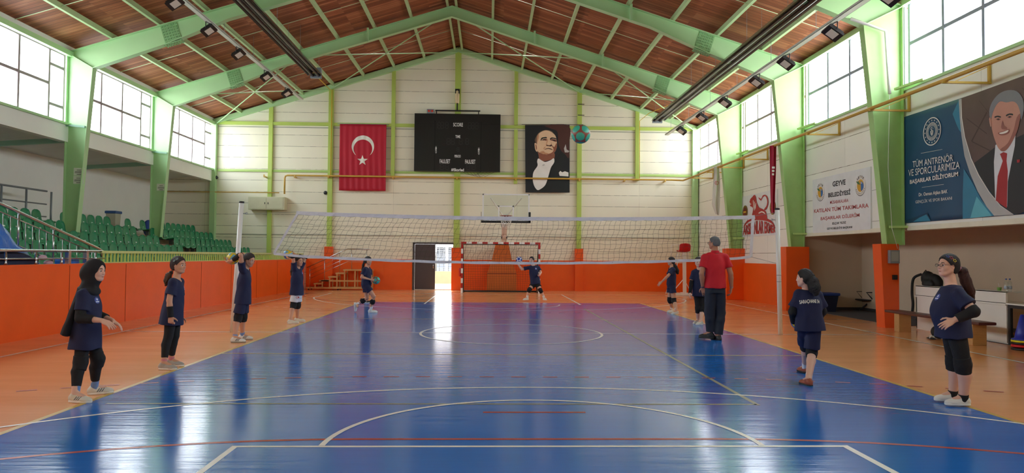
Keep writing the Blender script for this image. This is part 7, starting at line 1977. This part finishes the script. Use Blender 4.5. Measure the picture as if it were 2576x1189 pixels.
# girl half hidden behind the coach
person(dict(label='girl in knee-length black leggings half hidden behind the coach', H=1.52, h=.006, g=1.0, skin=m_skin2,
    foot=dict(R=((1762, 812), (1745, 815)), L=((1775, 817), (1752, 818))), tdir=dict(R=(-.75, -.66), L=(-.75, -.66)),
    head=(1757, 659, 0), neck=(1759, 675, 0), pelvis=(1760, 736, 0), hf=(-.25, -1, .0),
    sh=dict(R=(1745, 683, 0), L=(1773, 683, 0)), elb=dict(R=(1739, 712, .0), L=(1778, 712, 0)), wr=dict(R=(1736, 736, -.08), L=(1780, 736, -.06)),
    hand=dict(R=dict(curl=.4)), hip=dict(R=(1754, 742, 0), L=(1766, 742, 0)), knee=dict(R=(1756, 774, -.03), L=(1768, 775, -.05)),
    bottom=('tight', 1.2, m_blk), hem=.10, flare=1.05, loose=.018, pads=True, pad_low=.05, pad=(.05, .06), cover=[('R', .72, 2.05, m_blk, .007), ('L', .72, 2.05, m_blk, .007)], sock=None, shoe=m_shc, sole=m_solew, lace=m_shc, seed=9, hair=dict(m=m_hd)))

# coach
J = person(dict(label='tall grey-haired coach in red polo shirt and dark trousers seen from behind', H=1.84, h=.0055, g=1.05, skin=m_skin3, hs=1.0,
    foot=dict(L=((1789, 848), (1773, 847)), R=((1810, 856), (1806, 850))), tdir=dict(L=(-.8, .6), R=(-.25, .97)), Y=-.98,
    ank=dict(L=(1787, 837, .05), R=(1807, 845, -.02)),
    head=(1796, 611, 0), neck=(1799, 634, 0), pelvis=(1799, 722, 0), hf=(-.75, .66, .0),
    sh=dict(L=(1773, 646, 0), R=(1825, 646, 0)), elb=dict(L=(1765, 688, -.03), R=(1838, 688, -.03)), wr=dict(L=(1768, 722, .04), R=(1840, 723, .03)),
    hand=dict(L=dict(d=(.25, .05, -1), n=(.3, .5, 0), s=(.1, 1, 0), curl=.3), R=dict(d=(-.1, .05, -1), n=(-.6, .2, 0), s=(0, 1, 0), curl=.45)),
    hip=dict(L=(1788, 732, 0), R=(1810, 732, 0)), knee=dict(L=(1785, 785, .04), R=(1812, 786, .03)),
    bottom=('long', 1.93, m_trk), hem=.035, top=m_redp, loose=.012, slv=.62, slr=.062, pads=False, emblem=False, collar=True, sock=None, shoe=m_shk, sole=m_solek, lace=m_shk, seed=10,
    glasses=m_black, hair=dict(m=m_hg, short=True, th=.007)))
b = MB(); 
for s, m_ in (('L', mat('navy_wrist_strap', '2A2F5A', .5)), ('R', m_gsteel)):
    w_ = J['wr'][s]; d = U(J['wr'][s]-J['elb'][s]); a_ = U(np.cross(d, (0, 1, 0))); c_ = np.cross(d, a_); b = MB(); b.tube([w_-d*.01+(a_*math.cos(k)+c_*math.sin(k))*.033 for k in np.linspace(0, 6.283, 17)[:-1]], .008 if s == 'L' else .004, 8, closed=True)
    b.build('watch' if s == 'L' else 'bracelet', m_, J['root'])

# girl seen from behind at the right
J = person(dict(label='girl with long dark ponytail seen from behind, white lettering on her back', H=1.46, h=.005, g=1.05, skin=m_skin2,
    foot=dict(R=((2033, 972), (2035, 964)), L=((2024, 940), (2025, 932))), tdir=dict(R=(-.1, 1), L=(-.05, 1)), anchor='heel', Y=-5.25,
    head=(2023, 700, 0), neck=(2031, 726, 0), pelvis=(2036, 808, 0), hf=(-.72, .69, .0),
    sh=dict(L=(2008, 738, .02), R=(2057, 739, 0)), elb=dict(L=(1994, 784, .03), R=(2069, 783, .05)), wr=dict(L=(1997, 810, .24), R=(2056, 806, .22)),
    hand=dict(L=dict(d=(.4, .8, .1), n=(.9, .2, .2), s=(0, 0, 1), curl=.5), R=dict(d=(-.5, .8, 0), n=(-.9, .2, 0), s=(0, 0, 1), curl=.4)),
    hip=dict(L=(2024, 818, .03), R=(2047, 820, 0)), knee=dict(L=(2026, 868, .32), R=(2042, 886, .02)), ank=dict(L=(2025, 922, .60), R=(2034, 953, -.28)),
    bottom=('loose', .86, m_navy2), hem=.13, flare=1.04, loose=.024, slr=.078, slv=.72, pad_low=0, pad=(.062, .07), cover=[('L', .55, 1.95, m_blk, .012), ('R', .55, 1.95, m_blk, .012)], sock=(.09, m_sock), shoe=m_shr, sole=m_solek, lace=m_red, emblem=False, seed=11, backtext='SARAÇHANE 54',
    hair=dict(m=m_hk, tail=[(2040, 693, -.04), (2045, 709, -.10), (2049, 724, -.13), (2052, 737, -.14)], tr=[.035, .066, .070, .035])))
ball('volleyball', 'yellow and blue volleyball partly hidden in front of the girl seen from behind', at(2009, 808, Y=J['Y0']+.34), .10, 'volley', [m_by, m_bl, m_bb], rot=2.6)

# girl with glasses
J = person(dict(label='girl with glasses, colourful hair clips and hand on hip at the right', H=1.53, h=.0048, g=1.32, skin=m_skin2, hs=1.0,
    foot=dict(L=((2442, 1028), (2366, 1026)), R=((2403, 1014), (2346, 1012))),
    head=(2384, 669, 0), neck=(2393, 714, 0), pelvis=(2397, 815, 0), hf=(-1, -.12, .10),
    sh=dict(L=(2411, 735, -.16), R=(2397, 730, .17)), elb=dict(L=(2449, 783, -.30), R=(2428, 783, .30)), wr=dict(L=(2399, 805, -.24), R=(2385, 805, .22)),
    hand=dict(L=dict(d=(-.85, .05, -.45), n=(.25, .8, -.5), s=(0, .4, .8), curl=.35), R=dict(d=(-.9, .1, -.4), n=(0, -.8, -.5), s=(0, 0, 1), curl=.4)),
    hip=dict(L=(2404, 828, -.09), R=(2392, 826, .09)), knee=dict(L=(2423, 915, -.10), R=(2401, 908, .11)), ank=dict(L=(2424, 998, -.02), R=(2397, 988, .18)),
    bottom=('tight', .86, m_blk), hem=.145, flare=1.0, loose=.012, slr=.070, bel=True, pad_low=.02, pad=(.07, .085), cover=[('L', .80, 1.85, m_blk, .012), ('R', .80, 1.8, m_blk, .012)], sock=(.03, m_blk), shoe=m_shw, sole=m_solew, lace=mat('rainbow_laces', 'B05A40', .7, var=.6, scale=60), seed=12,
    glasses=mat('brown_glasses_frame', '5A4038', .35),
    clips=[(.035, .074, .078, mat('clip_red', 'B02030', .4), .020), (.0, .080, .055, mat('clip_yellow', 'D8C030', .4), .020), (.062, .06, .088, mat('clip_blue', '2E4A9A', .4), .018)],
    hair=dict(m=m_hk, tie=mat('pink_scrunchie', 'D08AA0', .8), mt=hair_mat('chestnut_hair', '4A2A26'), tail=[(2410, 675, 0), (2421, 682, 0), (2430, 708, 0), (2441, 732, 0), (2447, 752, 0)], tr=[.02, .045, .050, .042, .018])))
F = Field(); F.el((DX+.16, .92, 1.02), (.15, .27, .20), k=.03); F.el((DX+.14, 1.06, 1.12), (.12, .14, .15), k=.05); F.el((DX+.03, .88, 1.0), (.07, .18, .10), k=.02); F.plane((0, 0, .957), (0, 0, -1))
emit('bag', F.mesh(.009, .004, 40.), mat('black_nylon', '15161A', .7), late_backpack)
